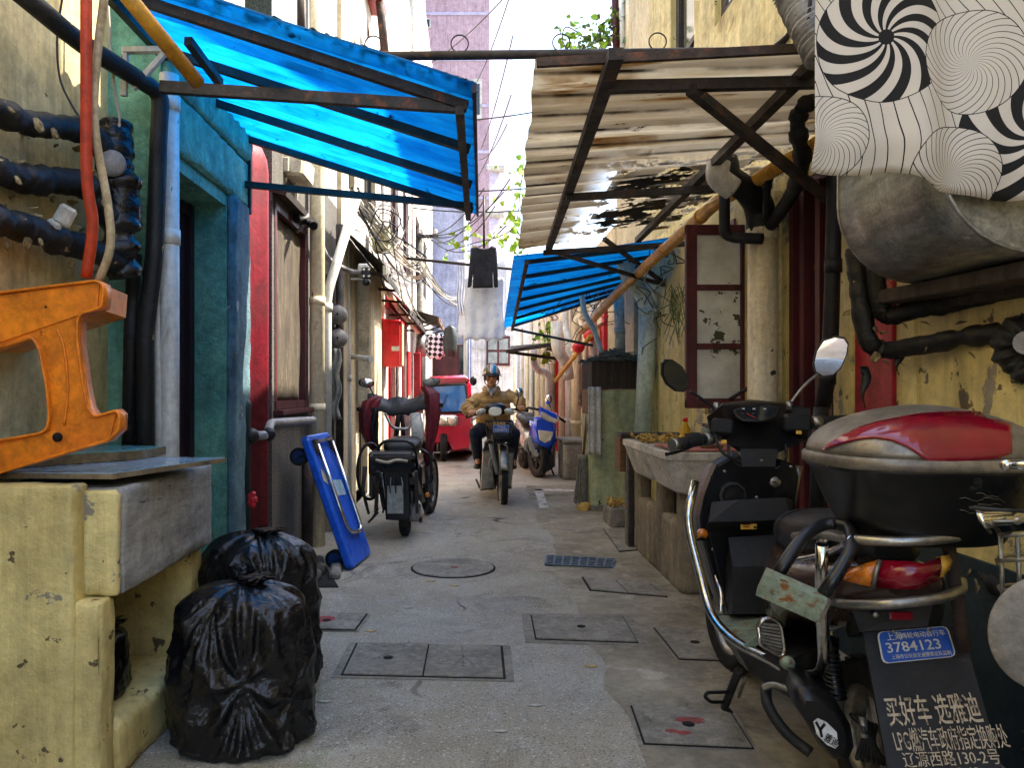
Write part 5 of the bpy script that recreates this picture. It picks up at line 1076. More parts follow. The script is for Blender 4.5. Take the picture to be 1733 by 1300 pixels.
mb = MB().loft([ringp([(1196, 895, 2.845), (1340, 890, 2.845), (1338, 880, 2.80), (1200, 884, 2.80)]), ringp([(1204, 850, 2.85), (1342, 848, 2.85), (1330, 842, 2.82), (1250, 846, 2.82)])], smooth_=False); part(mb, 'shelf', m['black_mat'], t)
part(MB().loft([ringp([(1232, 910, 2.84), (1318, 905, 2.84), (1318, 905, 2.9), (1232, 910, 2.9)]), ringp([(1240, 960, 2.78), (1300, 958, 2.78), (1318, 958, 2.9), (1228, 960, 2.9)]), ringp([(1240, 1040, 2.76), (1296, 1040, 2.76), (1312, 1040, 2.9), (1226, 1040, 2.9)])], smooth_=False), 'tunnel', m['black_mat'], t)
rr_ = part(MB().lathe([(.048, 0), (.052, .006), (.052, .018), (.042, .02), (.040, .004), (.040, -.0)], P(1238, 838, 2.86), (R(90), 0, 0), 10, smooth_=False), 'cup_recess', m['black_mat'], t); part(MB().lathe([(.001, .003), (.041, .003), (.041, .008), (.001, .008)], P(1238, 838, 2.855), (R(90), 0, 0), 20), 'hole', m['slot'], rr_)
lk = part(MB().lathe([(.001, 0), (.021, 0), (.021, .012), (.018, .016), (.001, .016)], P(1310, 816, 2.858), (R(90), 0, 0), 20), 'ignition_lock', m['steel'], t); part(MB().box(P(1310, 816, 2.838), (.016, .004, .004), rot=(0, .3, 0)), 'key_slot', m['slot'], lk)
st_ = part(MB().box(P(1267, 890, 2.825), (.058, .004, .026), rot=(0, -.02, 0)), 'sticker', m['sticker'], t)
part(MB().box(P(1263, 888, 2.822), (.03, .002, .004)).box(P(1263, 892, 2.822), (.024, .002, .003)).box(P(1278, 893, 2.822), (.01, .002, .008)), 'print', m['wood_dark'], st_)
part(MB().lathe([(.001, 0), (.02, 0), (.02, .012), (.012, .018), (.001, .018)], P(1188, 903, 2.86), (R(90), 0, 0), 14).xf(Matrix.Identity(4)), 'reflector', m['lens_amber'], t)
for px, py in ((1226, 798), (1289, 780), (1338, 790), (1280, 842), (1206, 930), (1228, 1020), (1300, 860)): part(MB().lathe([(.001, 0), (.006, 0), (.006, .004), (.001, .005)], P(px, py, dpt(py)-.014), (R(90), 0, 0), 8), 'screw', m['steel'], t)
# crash bars
crash = fillet([P(1177, 815, 2.84), P(1163, 872, 2.8), P(1169, 912, 2.78), P(1188, 985, 2.72), P(1203, 1044, 2.62), P(1242, 1088, 2.48), P(1306, 1118, 2.36), P(1342, 1142, 2.28), P(1396, 1140, 2.08), P(1389, 1010, 2.0), P(1391, 922, 1.97)], .07)
part(MB().tube(crash, .0155, 14), 'crash_bar', m['chrome'], t)
part(MB().tube(fillet([P(1169, 912, 2.78), P(1190, 912, 2.84)], .02), .008, 8), 'bar_bracket', m['chrome'], t)
part(MB().tube(fillet([P(1352, 790, 2.9), P(1346, 818, 2.88), P(1340, 860, 2.9)], .05), .014, 12), 'crash_bar', m['steel'], t)
part(MB().tube(fillet([P(1212, 975, 2.8), P(1222, 1010, 2.74), P(1219, 1040, 2.7)], .03), .008, 8), 'bar_bracket', m['chrome'], t)
# floorboard and underbody
mb = MB().loft([ringp([(1204, 1044, 2.86), (1322, 1034, 2.86), (1330, 1040, 2.44), (1262, 1092, 2.42), (1222, 1062, 2.62)]), ringp([(1206, 1052, 2.86), (1322, 1044, 2.86), (1332, 1056, 2.44), (1264, 1106, 2.42), (1224, 1076, 2.62)])], smooth_=False); part(mb, 'floorboard', m['rustsilver'], t)
mb = MB().loft([ringp([(1210, 1056, 2.84), (1322, 1048, 2.84), (1420, 1080, 2.3), (1330, 1120, 2.26), (1246, 1098, 2.5)]), ringp([(1250, 1120, 2.8), (1322, 1110, 2.8), (1420, 1180, 2.3), (1350, 1190, 2.26), (1270, 1140, 2.5)]), ringp([(1275, 1145, 2.76), (1322, 1130, 2.76), (1420, 1210, 2.3), (1370, 1200, 2.26), (1290, 1155, 2.5)])], smooth_=False); part(mb, 'belly_panel', m['black_pl'], t)
mb = MB(); fp = [(1284, 1062), (1292, 1047), (1310, 1048), (1322, 1058), (1328, 1100), (1324, 1112), (1286, 1092)]
fpp = part(MB().tube(fillet([P(x, y, 2.24) for x, y in fp+[fp[0]]], .015), .006, 8), 'foot_peg', m['chrome'], t)
part(MB().prism([P(x, y, 2.245) for x, y in fp], (0, .02, 0)), 'peg_pad', m['black_mat'], fpp)
for k in range(8): part(MB().bar(P(1288, 1056+k*5.2, 2.243), P(1322, 1060+k*6, 2.243), .005, .006), 'rib', m['steel'], fpp)
part(MB().lathe([(.001, 0), (.02, 0), (.02, .02), (.001, .02)], P(1330, 1120, 2.24), (R(90), 0, 0), 12), 'bolt', m['rustsilver'], t)
# seat and rear body
mb = MB(); rings = []
for Y, cz, rx, rz in ((2.56, .70, .06, .03), (2.52, .715, .12, .06), (2.4, .73, .14, .075), (2.25, .745, .14, .075), (2.1, .75, .12, .06), (2.02, .75, .05, .03)): rings.append([V((1.125+x.x, Y, cz+(x.z-cz))) for x in supv(0, Y, cz, rx, rz, 28, 2.8)])
rings = [[p+V((-.02, 0, .025)) for p in r_] for r_ in rings]
st = part(mb.loft(rings), 'seat', m['seat'], t)
part(MB().tube([V((1.105+x.x, 2.45, x.z+.025)) for x in supv(0, 2.45, .722, .138, .074, 28, 2.8)], .003, 5), 'piping', m['black_mat'], st)
mb = MB(); rings = []
for Y, cz, rx, rz in ((2.58, .52, .09, .12), (2.5, .56, .15, .16), (2.35, .60, .185, .12), (2.15, .64, .195, .105), (2.02, .685, .15, .075), (1.93, .712, .11, .05), (1.89, .72, .07, .03)): rings.append([V((1.085+x.x, Y, x.z)) for x in supv(0, Y, cz, rx*.95, rz, 32, 2.6)])
part(mb.loft(rings), 'rear_body', m['brown_gloss'], t)
def lens(cols, d0, nm, mat, lab=None):   # strips running round the tail
    g_ = [[P(x, y, d) for x, y, d in col] for col in cols]; return part(MB().sheet(g_, .016), nm, m[mat], t, lab)
lens([[(1431, 983, 1.96), (1433, 975, 1.96), (1440, 967, 1.96)], [(1455, 989, 1.925), (1457, 968, 1.925), (1462, 958, 1.925)], [(1478, 992, 1.90), (1482, 968, 1.89), (1487, 951, 1.90)]], 0, 'indicator', 'lens_amber')
lens([[(1481, 993, 1.90), (1484, 970, 1.885), (1490, 951, 1.895)], [(1530, 996, 1.845), (1535, 970, 1.835), (1540, 953, 1.845)], [(1552, 994, 1.84), (1556, 968, 1.83), (1558, 956, 1.84)], [(1585, 980, 1.86), (1589, 960, 1.85), (1588, 946, 1.87)]], 0, 'tail_light', 'lens_red')
lens([[(1587, 976, 1.87), (1591, 958, 1.86), (1590, 942, 1.88)], [(1603, 962, 1.92), (1608, 948, 1.92), (1606, 940, 1.93)]], 0, 'indicator', 'sticker')
part(MB().tube([P(x, y, d) for x, y, d in ((1478, 994, 1.885), (1482, 970, 1.875), (1489, 949, 1.885))], .006, 8), 'lens_seam', m['steel'], t)
mb = MB().sheet([[P(1345, 960, 2.16), P(1360, 935, 2.14)], [P(1430, 990, 2.02), P(1440, 944, 2.0)], [P(1480, 1006, 1.9), P(1500, 936, 1.9)]], .02); 
# rack
RK = .0125
part(MB().tube(fillet([P(1345, 908, 2.3), P(1392, 905, 2.12), P(1440, 914, 1.92), P(1540, 918, 1.84), P(1655, 906, 1.86), P(1660, 890, 2.1), P(1560, 880, 2.3)], .06), RK, 12), 'rack_rail', m['steel'], t)
part(MB().tube(fillet([P(1330, 952, 2.28), P(1376, 945, 2.16), P(1420, 930, 2.02), P(1442, 914, 1.92)], .05), RK*.9, 12), 'rack_rail', m['chrome'], t)
part(MB().tube(fillet([P(1394, 1016, 2.12), P(1430, 1024, 1.96), P(1500, 1024, 1.84), P(1590, 1014, 1.83), P(1628, 1000, 1.9), P(1628, 985, 2.05)], .05), RK, 12), 'rack_rail', m['steel'], t)
part(MB().tube(fillet([P(1606, 925, 1.92), P(1616, 990, 1.92), P(1632, 1100, 1.95)], .05), RK*1.2, 12), 'rack_post', m['iron_rust'], t)
part(MB().tube([P(1391, 922, 2.12), P(1402, 905, 2.13)], .017, 12), 'rack_clamp', m['chrome'], t)
for py in (930, 948): part(MB().lathe([(.001, 0), (.009, 0), (.009, .008), (.001, .008)], P(1390, py, 2.1), (R(90), 0, 0), 6), 'bolt', m['iron_rust'], t)
# mudguard, plate, mud flap
part(MB().loft([ringp([(1440, 1026, 2.02), (1580, 1020, 1.96), (1570, 1060, 1.96), (1455, 1070, 2.02)]), ringp([(1420, 1030, 2.2), (1600, 1024, 2.2), (1590, 1070, 2.2), (1436, 1080, 2.2)])], smooth_=False), 'tail_bracket', m['black_mat'], t)
part(MB().box(P(1525, 1043, 1.92), (.056, .012, .02), bev=.003), 'reflector', m['lens_red'], t); part(MB().lathe([(.001, 0), (.01, 0), (.008, .008), (.001, .01)], P(1481, 1040, 1.99), (R(90), 0, 0), 12), 'bolt', m['steel'], t)
fl = [P(1460, 1068, 2.03), P(1626, 1058, 2.0), P(1716, 1370, 1.78), P(1518, 1386, 1.82)]
fx = (fl[1]-fl[0]).normalized(); fy = (fl[0]-fl[3]).normalized(); fn = fx.cross(fy).normalized()
if fn.y > 0: fn = -fn
def onray(px, py, pl0, n_):
    d_ = P(px, py, 1.)-V((0, 0, EYE)); e_ = V((0, 0, EYE)); return e_+d_*((pl0-e_).dot(n_)/d_.dot(n_))
fl[2] = onray(1716, 1370, fl[0], fn)
mb = MB().prism(fl, -fn*.012); flap = part(mb, 'mud_flap', m['black_mat'], t)
def onflap(px, py, lift):     # the point of the flap seen there
    d = P(px, py, 1.)-V((0, 0, EYE)); e = V((0, 0, EYE)); k = (fl[0]-e).dot(fn)/d.dot(fn); return e+d*k+fn*lift
pl = [onflap(x, y, .004) for x, y in ((1484, 1072), (1600, 1062), (1615, 1112), (1494, 1124))]
cpl = sum(pl, V((0,0,0)))/4
mb = MB(); rnd_ = []
for i in range(4):
    a, b, c2 = pl[i-1], pl[i], pl[(i+1) % 4]; d1 = (a-b).normalized()*.012; d2 = (c2-b).normalized()*.012; rnd_ += [b+d1, b+d1*.3+d2*.3, b+d2]
plate = part(MB().prism([cpl+(p-cpl)*1.03 for p in rnd_], fn*.004), 'number_plate', m['paper_white'], t)
part(MB().prism([cpl+(p-cpl)*.985+fn*.002 for p in rnd_], fn*.0035), 'plate_face', m['plate_blue'], plate)
px_ = (pl[1]-pl[0]).normalized(); py_ = (pl[0]-pl[3]).normalized(); W = (pl[1]-pl[0]).length
# (text on a three-level thing hangs under the plate itself)
text('上海', .022, m['paper_white'], plate, onflap(1499, 1085.5, .0115), px_, py_, sx=.9); text('两轮电动自行车', .0160, m['paper_white'], plate, onflap(1523, 1082.5, .0115), px_, py_, sx=.98)
text('3784123', .035, m['paper_white'], plate, onflap(1499, 1107, .0115), px_, py_, sx=1.12, bold=.0003)
text('上海市公安局交通警察总队监制', .0122, m['paper_white'], plate, onflap(1507, 1117.5, .0115), px_, py_, sx=.86)
for px, py in ((1510, 1070), (1569, 1066)): part(MB().lathe([(.001, 0), (.007, 0), (.006, .005), (.001, .005)], onflap(px, py, .008), (R(90), 0, 0), 12), 'screw', m['steel'], plate)
text('买好车 选雅迪', .075, m['letter_cream'], flap, onflap(1504, 1226, .0025), fx, fy, sx=.47, bold=.0006)
text('LPG燃汽车政府指定换购处', .058, m['letter_cream'], flap, onflap(1516, 1271, .0025), fx, fy, sx=.385)
text('辽源西路130-2号', .037, m['letter_cream'], flap, onflap(1530, 1298, .0025), fx, fy, sx=.82)
text('65662342', .04, m['letter_cream'], flap, onflap(1552, 1325, .0025), fx, fy, sx=.95)
# shock absorber, hub cover, kick stand, rear fender
A, B = P(1402, 1100, 2.2), P(1416, 1180, 2.16); d = (B-A).normalized(); sp = MB().tube([A-d*.12, A.lerp(B, .3)], .012, 10)
hel = [A.lerp(B, .0+1.0*i/120)+V((math.cos(i*.52), math.sin(i*.52), 0))*.024 for i in range(121)]; sh = part(MB().tube(hel, .005, 6), 'shock_absorber', m['black_pl'], t); part(sp.tube([A, B+d*.06], .014, 10), 'damper_rod', m['steel'], sh)
hc = [(1346, 1158), (1372, 1160), (1412, 1186), (1436, 1222), (1442, 1262), (1432, 1284), (1408, 1284), (1384, 1258), (1362, 1220), (1342, 1192)]
A_ = [P(x, y, 2.04) for x, y in hc]; c0 = sum(A_, V((0,0,0)))/len(A_)
cv = part(MB().loft([[c0+(p-c0)*.7+V((-.01, -.035, 0)) for p in A_], [c0+(p-c0)*.93+V((0, -.02, 0)) for p in A_], A_, [p+V((.03, .12, 0)) for p in A_]]), 'hub_cover', m['black_pl'], t)
lo = [(1378, 1224), (1386, 1218), (1400, 1224), (1416, 1240), (1419, 1262), (1414, 1268), (1400, 1262), (1384, 1246)]
part(MB().prism([P(x, y, 1.998) for x, y in lo], (0, .012, 0)), 'badge', m['paper_white'], cv)
dx = V((1, .05, -.75)).normalized(); dy = V((.45, 0, 1)).normalized()
lg = MB(); Yl = 1.996
for a_, b_ in (((1381, 1223), (1388, 1236)), ((1396, 1226), (1388, 1236)), ((1388, 1236), (1391, 1248))): lg.bar(P(*a_, Yl), P(*b_, Yl), .006, .004, up=(0, 1, 0))
part(lg, 'emblem', m['black_pl'], cv); text('雅迪', .026, m['black_pl'], cv, P(1393, 1253, 1.995), V((1, 0, -.55)), V((.4, 0, 1)), sx=.8)
part(MB().tube(smooth([P(1296, 1160, 2.3), P(1300, 1195, 2.24), P(1330, 1240, 2.2), P(1372, 1275, 2.16)]), .016, 10), 'exhaust_guard', m['black_mat'], t)
part(MB().tube(smooth([P(1292, 1165, 2.26), P(1310, 1160, 2.24), P(1336, 1168, 2.2)]), .01, 8), 'fender_edge', m['steel'], t)
part(MB().tube([P(1250, 1135, 2.55), P(1226, 1198, 2.76)], .014, 10).bar(P(1222, 1199, 2.76), P(1238, 1204, 2.76), .03, .008).tube(fillet([P(1238, 1172, 2.66), P(1196, 1173, 2.62), P(1193, 1180, 2.62), P(1202, 1189, 2.66), P(1224, 1189, 2.72)], .02), .006, 8), 'kick_stand', m['black_mat'], t)
part(MB().tube([P(1262, 1148, 2.55), P(1250, 1180, 2.66)], .006, 8), 'stand_spring', m['steel'], t)
bx = MB()
for i in range(7): part(MB().tube(smooth([P(1440+7*i, 1210+i*3, 2.05), P(1462+3*i, 1238+i*4, 1.98), P(1450+9*i, 1285+i*2, 2.02)]), .006, 6), 'wiring', m['black_mat'], t)
part(MB().tube([P(1460, 1215, 2.0), P(1462, 1250, 1.98)], .01, 8), 'brake_arm', m['steel'], t)
# top case
cx, cy = 1.165, 2.0
tub = MB().loft([sup(cx, cy, z, a, b, 48, 3) for z, a, b in ((.815, .15, .13), (.822, .17, .15), (.9, .215, .18), (.995, .255, .21), (1.0, .262, .215), (1.012, .262, .215))]); case = part(tub, 'top_case', m['black_pl'], t)
part(MB().loft([sup(cx, cy, z, a, b, 48, 3) for z, a, b in ((1.006, .266, .22), (1.012, .272, .226), (1.032, .272, .226), (1.038, .266, .22))]), 'rim_band', m['silver_dk'], case)
def lidr(z):
    k = (z-1.038)/.125; k = min(max(k, 0), 1); return (1-k**2.1)**.62
zs = [1.036, 1.05, 1.065, 1.08, 1.095, 1.11, 1.122, 1.133, 1.142, 1.149, 1.155, 1.159, 1.1615]
part(MB().loft([sup(cx, cy, z, .262*lidr(z), .218*lidr(z), 64, 3) for z in zs]), 'lid', m['silver_dk'], case)
def lidpt(x, z, lift=.003):
    a, b = .262*lidr(z)+lift, .218*lidr(z)+lift; u = min(.9999, abs((x-cx)/a)); return V((x, cy-b*(1-u**3)**(1/3), z+lift*.3))
def onlid(px, py, lift=.003):    # where the line of sight meets the lid
    e = V((0, 0, EYE)); d = P(px, py, 1.)-e; k = 1.7
    for _ in range(400):
        q = e+d*k; kk = lidr(q.z) if 1.036 <= q.z <= 1.162 else (1 if q.z < 1.036 else 0)
        a, b = .262*kk+lift, .218*kk+lift
        if kk > .02 and abs((q.x-cx)/a)**3+abs((q.y-cy)/b)**3 <= 1: return q
        k += .0015
    return None
lo_ = [(1392, 762), (1420, 752), (1450, 744), (1480, 741), (1510, 746), (1535, 757), (1556, 771), (1572, 784), (1610, 784), (1650, 781), (1690, 776), (1712, 768)]
up_ = [(1399, 753), (1425, 737), (1455, 723), (1485, 714), (1515, 708), (1540, 703), (1560, 700), (1580, 699), (1615, 697), (1650, 697), (1690, 702), (1712, 712)]
gr = []
for i in range(len(lo_)*4-3):
    f = i/4; k = min(int(f), len(lo_)-2); f -= k; row = []
    for j in range(9):
        x0_ = lo_[k][0]*(1-f)+lo_[k+1][0]*f; y0_ = lo_[k][1]*(1-f)+lo_[k+1][1]*f; x1_ = up_[k][0]*(1-f)+up_[k+1][0]*f; y1_ = up_[k][1]*(1-f)+up_[k+1][1]*f
        p = onlid(x0_*(1-j/8)+x1_*j/8, y0_*(1-j/8)+y1_*j/8, .004); row.append(p or (row[-1] if row else gr[-1][j]))
    gr.append(row)
part(MB().sheet(gr, .004), 'lens', m['lens_red'], case)
p0 = onlid(1398, 786, .006); p1 = onlid(1450, 770, .006)
text('yadea', .03, m['gold_letter'], case, p0, p1-p0, V((.25, .15, 1)), sx=1.05)
lkc = P(1656, 817, cy-.212); part(MB().lathe([(.001, 0), (.026, 0), (.026, .008), (.015, .012), (.001, .012)], lkc+V((0, .02, 0)), (R(90), 0, 0), 20), 'case_lock', m['black_mat'], case)
part(MB().lathe([(.001, .013), (.012, .013), (.012, .016), (.001, .016)], lkc+V((0, .018, 0)), (R(90), 0, 0), 12), 'keyhole', m['slot'], case)
sc_ = MB(); rnd = random.Random(5)
for k in range(6):
    x = cx-.04+.12*rnd.random(); z = .90+.06*rnd.random(); q = []
    for j_ in range(5):
        xx = x+.014*j_; zz = z+.004*rnd.uniform(-1, 1)-.002*j_; f_ = (zz-.9)/.095; a, b = .215+.04*f_+.0012, .18+.03*f_+.0012; u = min(.999, abs((xx-cx)/a)); q.append(V((xx, cy-b*(1-u**3)**(1/3), zz)))
    sc_.tube(q, .0007, 4)
part(sc_, 'scratches', m['steel'], case, kind='stuff')
for k, pts in enumerate(([(1232, 752, 2.86), (1236, 775, 2.83), (1256, 792, 2.83)], [(1330, 752, 2.92), (1330, 778, 2.88), (1312, 795, 2.84)], [(1210, 735, 2.86), (1222, 765, 2.82), (1252, 782, 2.82)])): part(MB().tube(smooth([P(*q) for q in pts]), .0055, 8), 'cable', m['black_mat'], t)
for pts in ([(1200, 900, 2.83), (1215, 960, 2.83), (1232, 1036, 2.85)], [(1334, 892, 2.82), (1322, 960, 2.83), (1306, 1036, 2.85)]): part(MB().tube(smooth([P(*q) for q in pts]), .003, 6), 'panel_seam', m['slot'], t)
# U lock hung on the rack
t = thing('bike_lock', 'rusty U lock hanging over the scooter rear rack', 'lock', P(1340, 1006, 2.02))
part(MB().tube(fillet([P(1312, 980, 1.96), P(1340, 935, 1.97), P(1368, 900, 2.0), P(1400, 884, 2.02), P(1436, 890, 1.98), P(1446, 918, 1.92), P(1425, 960, 1.9), P(1392, 1008, 1.89)], .05), .0165, 14), 'shackle', m['black_pl'], t)
a, b = P(1288, 984, 1.93), P(1392, 1030, 1.88); part(MB().bar(a, b, .05, .06, up=(.4, -.4, 1)), 'lock_body', m['rustsilver'], t)
d = (b-a).normalized(); part(MB().bar(b+d*.001, b+d*.008, .046, .056, up=(.4, -.4, 1)), 'end_cap', m['silver_dk'], t)

# ---------------------------------------------------------------- bicycle cut by the right frame edge
t = thing('bicycle', 'bicycle with a wire basket and round lamp at the right frame edge', 'bicycle', (1.3, 1.5, 0))
wheel(t, (1.42, 1.62, .3), .3, .05, (1, .1, 0), spokes=12, rimc='chrome')
part(MB().tube([P(1640, 860, 1.6), P(1733, 866, 1.55)], .004, 6), 'cable', m['black_mat'], t)
gr = [[P(1646+10*k, 857+2*k*.3, 1.62+.004*k)+V((0, .0, 0)), P(1656+9*k, 880-1.5*k, 1.56), P(1672+8*k, 902-.8*k, 1.60)] for k in range(11)]
part(MB().sheet(gr, .006), 'fender_tip', m['chrome'], t)
part(MB().tube([P(1680, 883, 1.55), P(1740, 882, 1.54)], .003, 6).ell(P(1722, 882, 1.55), .008, n=10), 'fender_stay', m['steel'], t)
part(MB().ell(P(1703, 787, 1.55), .012, n=14).tube([P(1703, 787, 1.55), P(1760, 788, 1.5)], [.008, .011], 10), 'brake_lever', m['chrome'], t)
bk = MB(); 
for (x, y0, y1) in ((1693, 905, 1060), (1722, 905, 1060), (1752, 905, 1060)): bk.tube([P(x, y0, 1.6), P(x+6, y1, 1.6)], .0045, 6)
for y in (908, 950, 1000, 1050): bk.tube(fillet([P(1760, y-4, 1.5), P(1694, y, 1.58), P(1690, y-8, 1.7), P(1740, y-12, 1.8)], .03), .0045, 6)
part(bk, 'basket', m['steel'], t)
part(MB().lathe([(.001, .0), (.04, .004), (.10, .0), (.117, -.012), (.119, -.016), (.112, -.03), (.03, -.06), (.001, -.06)], P(1790, 1078, 1.5), (R(90), 0, R(-8)), 40), 'lamp', m['concrete'], t)
part(MB().lathe([(.001, 0), (.05, .0), (.05, .012), (.001, .012)], P(1790, 1078, 1.488), (R(90), 0, R(-8)), 30), 'lamp_hub', m['grey_meter'], t)
part(MB().tube([(1.42, 1.62, .3), (1.40, 1.45, .95)], .014, 10), 'fork', m['chrome'], t); part(MB().tube(fillet([(1.1, 1.52, .98), (1.3, 1.45, 1.0), (1.5, 1.45, 1.0), (1.62, 1.5, .98)], .05), .012, 10), 'handlebar', m['chrome'], t)
# ---------------------------------------------------------------- blue platform trolley leaning on the left wall
t = thing('platform_trolley', 'blue platform trolley standing on end against the left wall', 'trolley', (-.95, 5.3, 0))
A, B, C_, D = V((-.80, 5.08, .012)), V((-.735, 5.56, .012)), P(556, 729, 5.52), P(508, 741, 5.02)
ux = (B-A).normalized(); uy = ((D-A)-ux*(D-A).dot(ux)).normalized(); un = ux.cross(uy).normalized()
if un.x < 0: un = -un
W_, L_ = (B-A).length, (D-A).length
def tp(u, v, n_=0): return A+ux*u*W_+uy*v*L_+un*n_
cr = [(.06, 0), (.94, 0), (1, .03), (1, .97), (.94, 1), (.06, 1), (0, .97), (0, .03)]
def inset(k): return [(.5+(u-.5)*(1-k/W_*2), .5+(v-.5)*(1-k/L_*2)) for u, v in cr]
mb = MB().loft([[tp(u, v, -.045) for u, v in inset(.01)], [tp(u, v, -.035) for u, v in cr], [tp(u, v, 0) for u, v in cr], [tp(u, v, .008) for u, v in inset(.012)]], smooth_=False)
dk = part(mb, 'deck', m['blue_deck'], t)
for i in range(14): part(MB().bar(tp(.12+.76*i/13, .1, .0085), tp(.12+.76*i/13, .93, .0085), .012, .003, up=un), 'rib', m['blue_deck'], dk)
part(MB().tube(fillet([tp(.18, .92, .03), tp(.2, .24, .03), tp(.80, .2, .03), tp(.82, .92, .03)], .09), .014, 12), 'handle', m['chrome'], t)
for u in (.18, .82): part(MB().bar(tp(u, .96, .02), tp(u, .86, .02), .06, .03, up=un), 'hinge', m['iron_rust'], t)
part(MB().bar(tp(.2, .94, .035), tp(.8, .94, .035), .02, .01, up=un), 'hinge_bar', m['steel'], t)
part(MB().prism([tp(.36, .52, .012), tp(.74, .50, .012), tp(.74, .62, .012), tp(.36, .64, .012)], un*.002), 'sticker', m['tile_blue'], t)
part(MB().prism([tp(.02, .66, .012), tp(.14, .62, .012), tp(.2, .68, .012), tp(.06, .75, .012)], un*.002), 'sticker', m['towel'], t)
for u, v in ((.16, .88), (.84, .88), (.16, .1), (.84, .1)):
    c = tp(u, v, -.115); w_ = part(MB().tube([c-ux*.022, c+ux*.022], .062, 22), 'castor_wheel', m['rubber'], t); part(MB().tube([c-ux*.026, c+ux*.026], .042, 18), 'hub', m['blue_dark'], w_)
    f = MB()
    for s in (-.03, .03): f.bar(tp(u, v, -.045)+ux*s, c+ux*s, .05, .006, up=uy)
    part(f.bar(tp(u, v, -.047)-ux*.05, tp(u, v, -.047)+ux*.05, .09, .006, up=un), 'castor_fork', m['blue_dark'], t)

# ---------------------------------------------------------------- black moped seen from behind, left side
t = thing('moped', 'parked black moped with maroon hand muffs seen from behind', 'moped', (-.58, 6.7, 0))
wheel(t, (-.56, 6.38, .262), .262, .085, (1, .03, 0), spokes=8); wheel(t, (-.42, 7.5, .28), .28, .08, (1, -.15, 0), spokes=10)
part(MB().tube([P(626, 798, 6.6)+V((.10*math.cos(a), .05*math.cos(a), .24*math.sin(a))) for a in [2*PI*i/28 for i in range(29)]], .014, 8), 'side_hoop', m['black_pl'], t)
for k in range(6): part(MB().tube(smooth([P(646+8*k, 800, 6.12), P(650+7*k+4*math.sin(k*2), 830, 6.08), P(655+6*k, 862, 6.2)]), .006, 6), 'wiring', m['black_mat' if k % 2 else 'steel'], t)
part(MB().bar(P(640, 798, 6.12), P(636, 868, 6.2), .025, .03), 'frame_tube', m['iron'], t); part(MB().bar(P(704, 798, 6.12), P(706, 868, 6.2), .025, .03), 'frame_tube', m['iron'], t)
part(MB().loft([[P(x, y, 6.1) for x, y in ((650, 800), (690, 800), (692, 868), (686, 880), (656, 878))], [P(x, y, 6.12) for x, y in ((648, 800), (692, 800), (695, 868), (688, 882), (653, 880))], [P(x, y, 6.2) for x, y in ((652, 800), (690, 800), (692, 850), (686, 862), (656, 862))]], smooth_=False), 'mudguard_flap', m['black_mat'], t)
part(MB().box(P(669, 846, 6.085), (.13, .006, .22), rot=(-.08, 0, 0), bev=.004), 'number_plate', m['glass_dirty'], t)
part(MB().bar(P(660, 868, 6.38), P(664, 830, 6.9), .03, .05), 'swing_arm', m['iron'], t); part(MB().bar(P(700, 868, 6.38), P(700, 830, 6.9), .03, .05), 'swing_arm', m['iron'], t); part(MB().tube([P(690, 868, 6.38), P(712, 868, 6.38)], .075, 18), 'hub_motor', m['grey_meter'], t)
part(MB().tube([P(640, 800, 6.25), P(652, 862, 6.35)], .024, 10), 'shock_absorber', m['iron'], t)
part(MB().box(P(712, 805, 6.5), (.05, .45, .22), bev=.03), 'side_case', m['black_pl'], t); part(MB().box(P(634, 815, 6.6), (.05, .4, .24), bev=.03), 'side_case', m['silver_dk'], t); part(MB().box(P(712, 840, 6.35), (.03, .2, .05), bev=.01), 'chain_guard', m['iron_rust'], t); part(MB().tube(smooth([P(640, 830, 6.2), P(650, 850, 6.15), P(648, 868, 6.2)]), .008, 6), 'cable', m['black_mat'], t)
part(MB().bar(P(628, 812, 6.2), P(706, 815, 6.2), .04, .05), 'rear_bar', m['iron'], t)
ck = MB()
part(MB().box(P(662, 785, 6.3)+V((.0, .12, 0)), (.37, .3, .2), bev=.02), 'battery_box', m['black_pl'], t)
rk = MB()
for k in range(6): rk.bar(P(627+0*k, 775, 6.08+.06*k), P(700, 773, 6.08+.06*k), .012, .012)
rk.bar(P(626, 776, 6.06), P(701, 774, 6.06), .03, .03).bar(P(626, 776, 6.06), P(632, 768, 6.4), .02, .02).bar(P(701, 774, 6.06), P(698, 766, 6.4), .02, .02)
part(rk, 'rack', m['iron'], t)
part(MB().tube(smooth([P(636, 779, 6.04), P(655, 783, 6.02), P(672, 779, 6.04), P(690, 781, 6.04)]), .012, 8), 'bungee_cord', m['cable_lt'], t)
part(MB().bar(P(628, 790, 6.05), P(702, 788, 6.05), .05, .03), 'tail_light', m['glass_dark'], t)
rg = [supv(x0, Y, z, rx, rz, 24, 3) for x0, Y, z, rx, rz in ((-.60, 6.42, .70, .10, .02), (-.60, 6.45, .72, .15, .045), (-.60, 6.6, .735, .16, .05), (-.605, 6.85, .74, .14, .05), (-.61, 7.05, .75, .08, .03))]
part(MB().loft(rg), 'seat', m['seat'], t)
part(MB().tube(fillet([P(640, 778, 6.38), P(641, 755, 6.36), P(652, 746, 6.36), P(690, 746, 6.36), P(701, 755, 6.36), P(706, 790, 6.38)], .05), .013, 10), 'backrest_bar', m['black_pl'], t)
part(MB().box((-.58, 6.75, .45), (.2, .8, .22), bev=.04), 'frame_body', m['black_mat'], t)
for s, x0 in ((-1, 618), (1, 726)):
    part(MB().tube([P(x0, 790, 6.5), P(x0+4*s, 830, 6.45), P(x0-6*s, 870, 6.35)], [.02, .016, .012], 10), 'crash_bar', m['iron'], t)
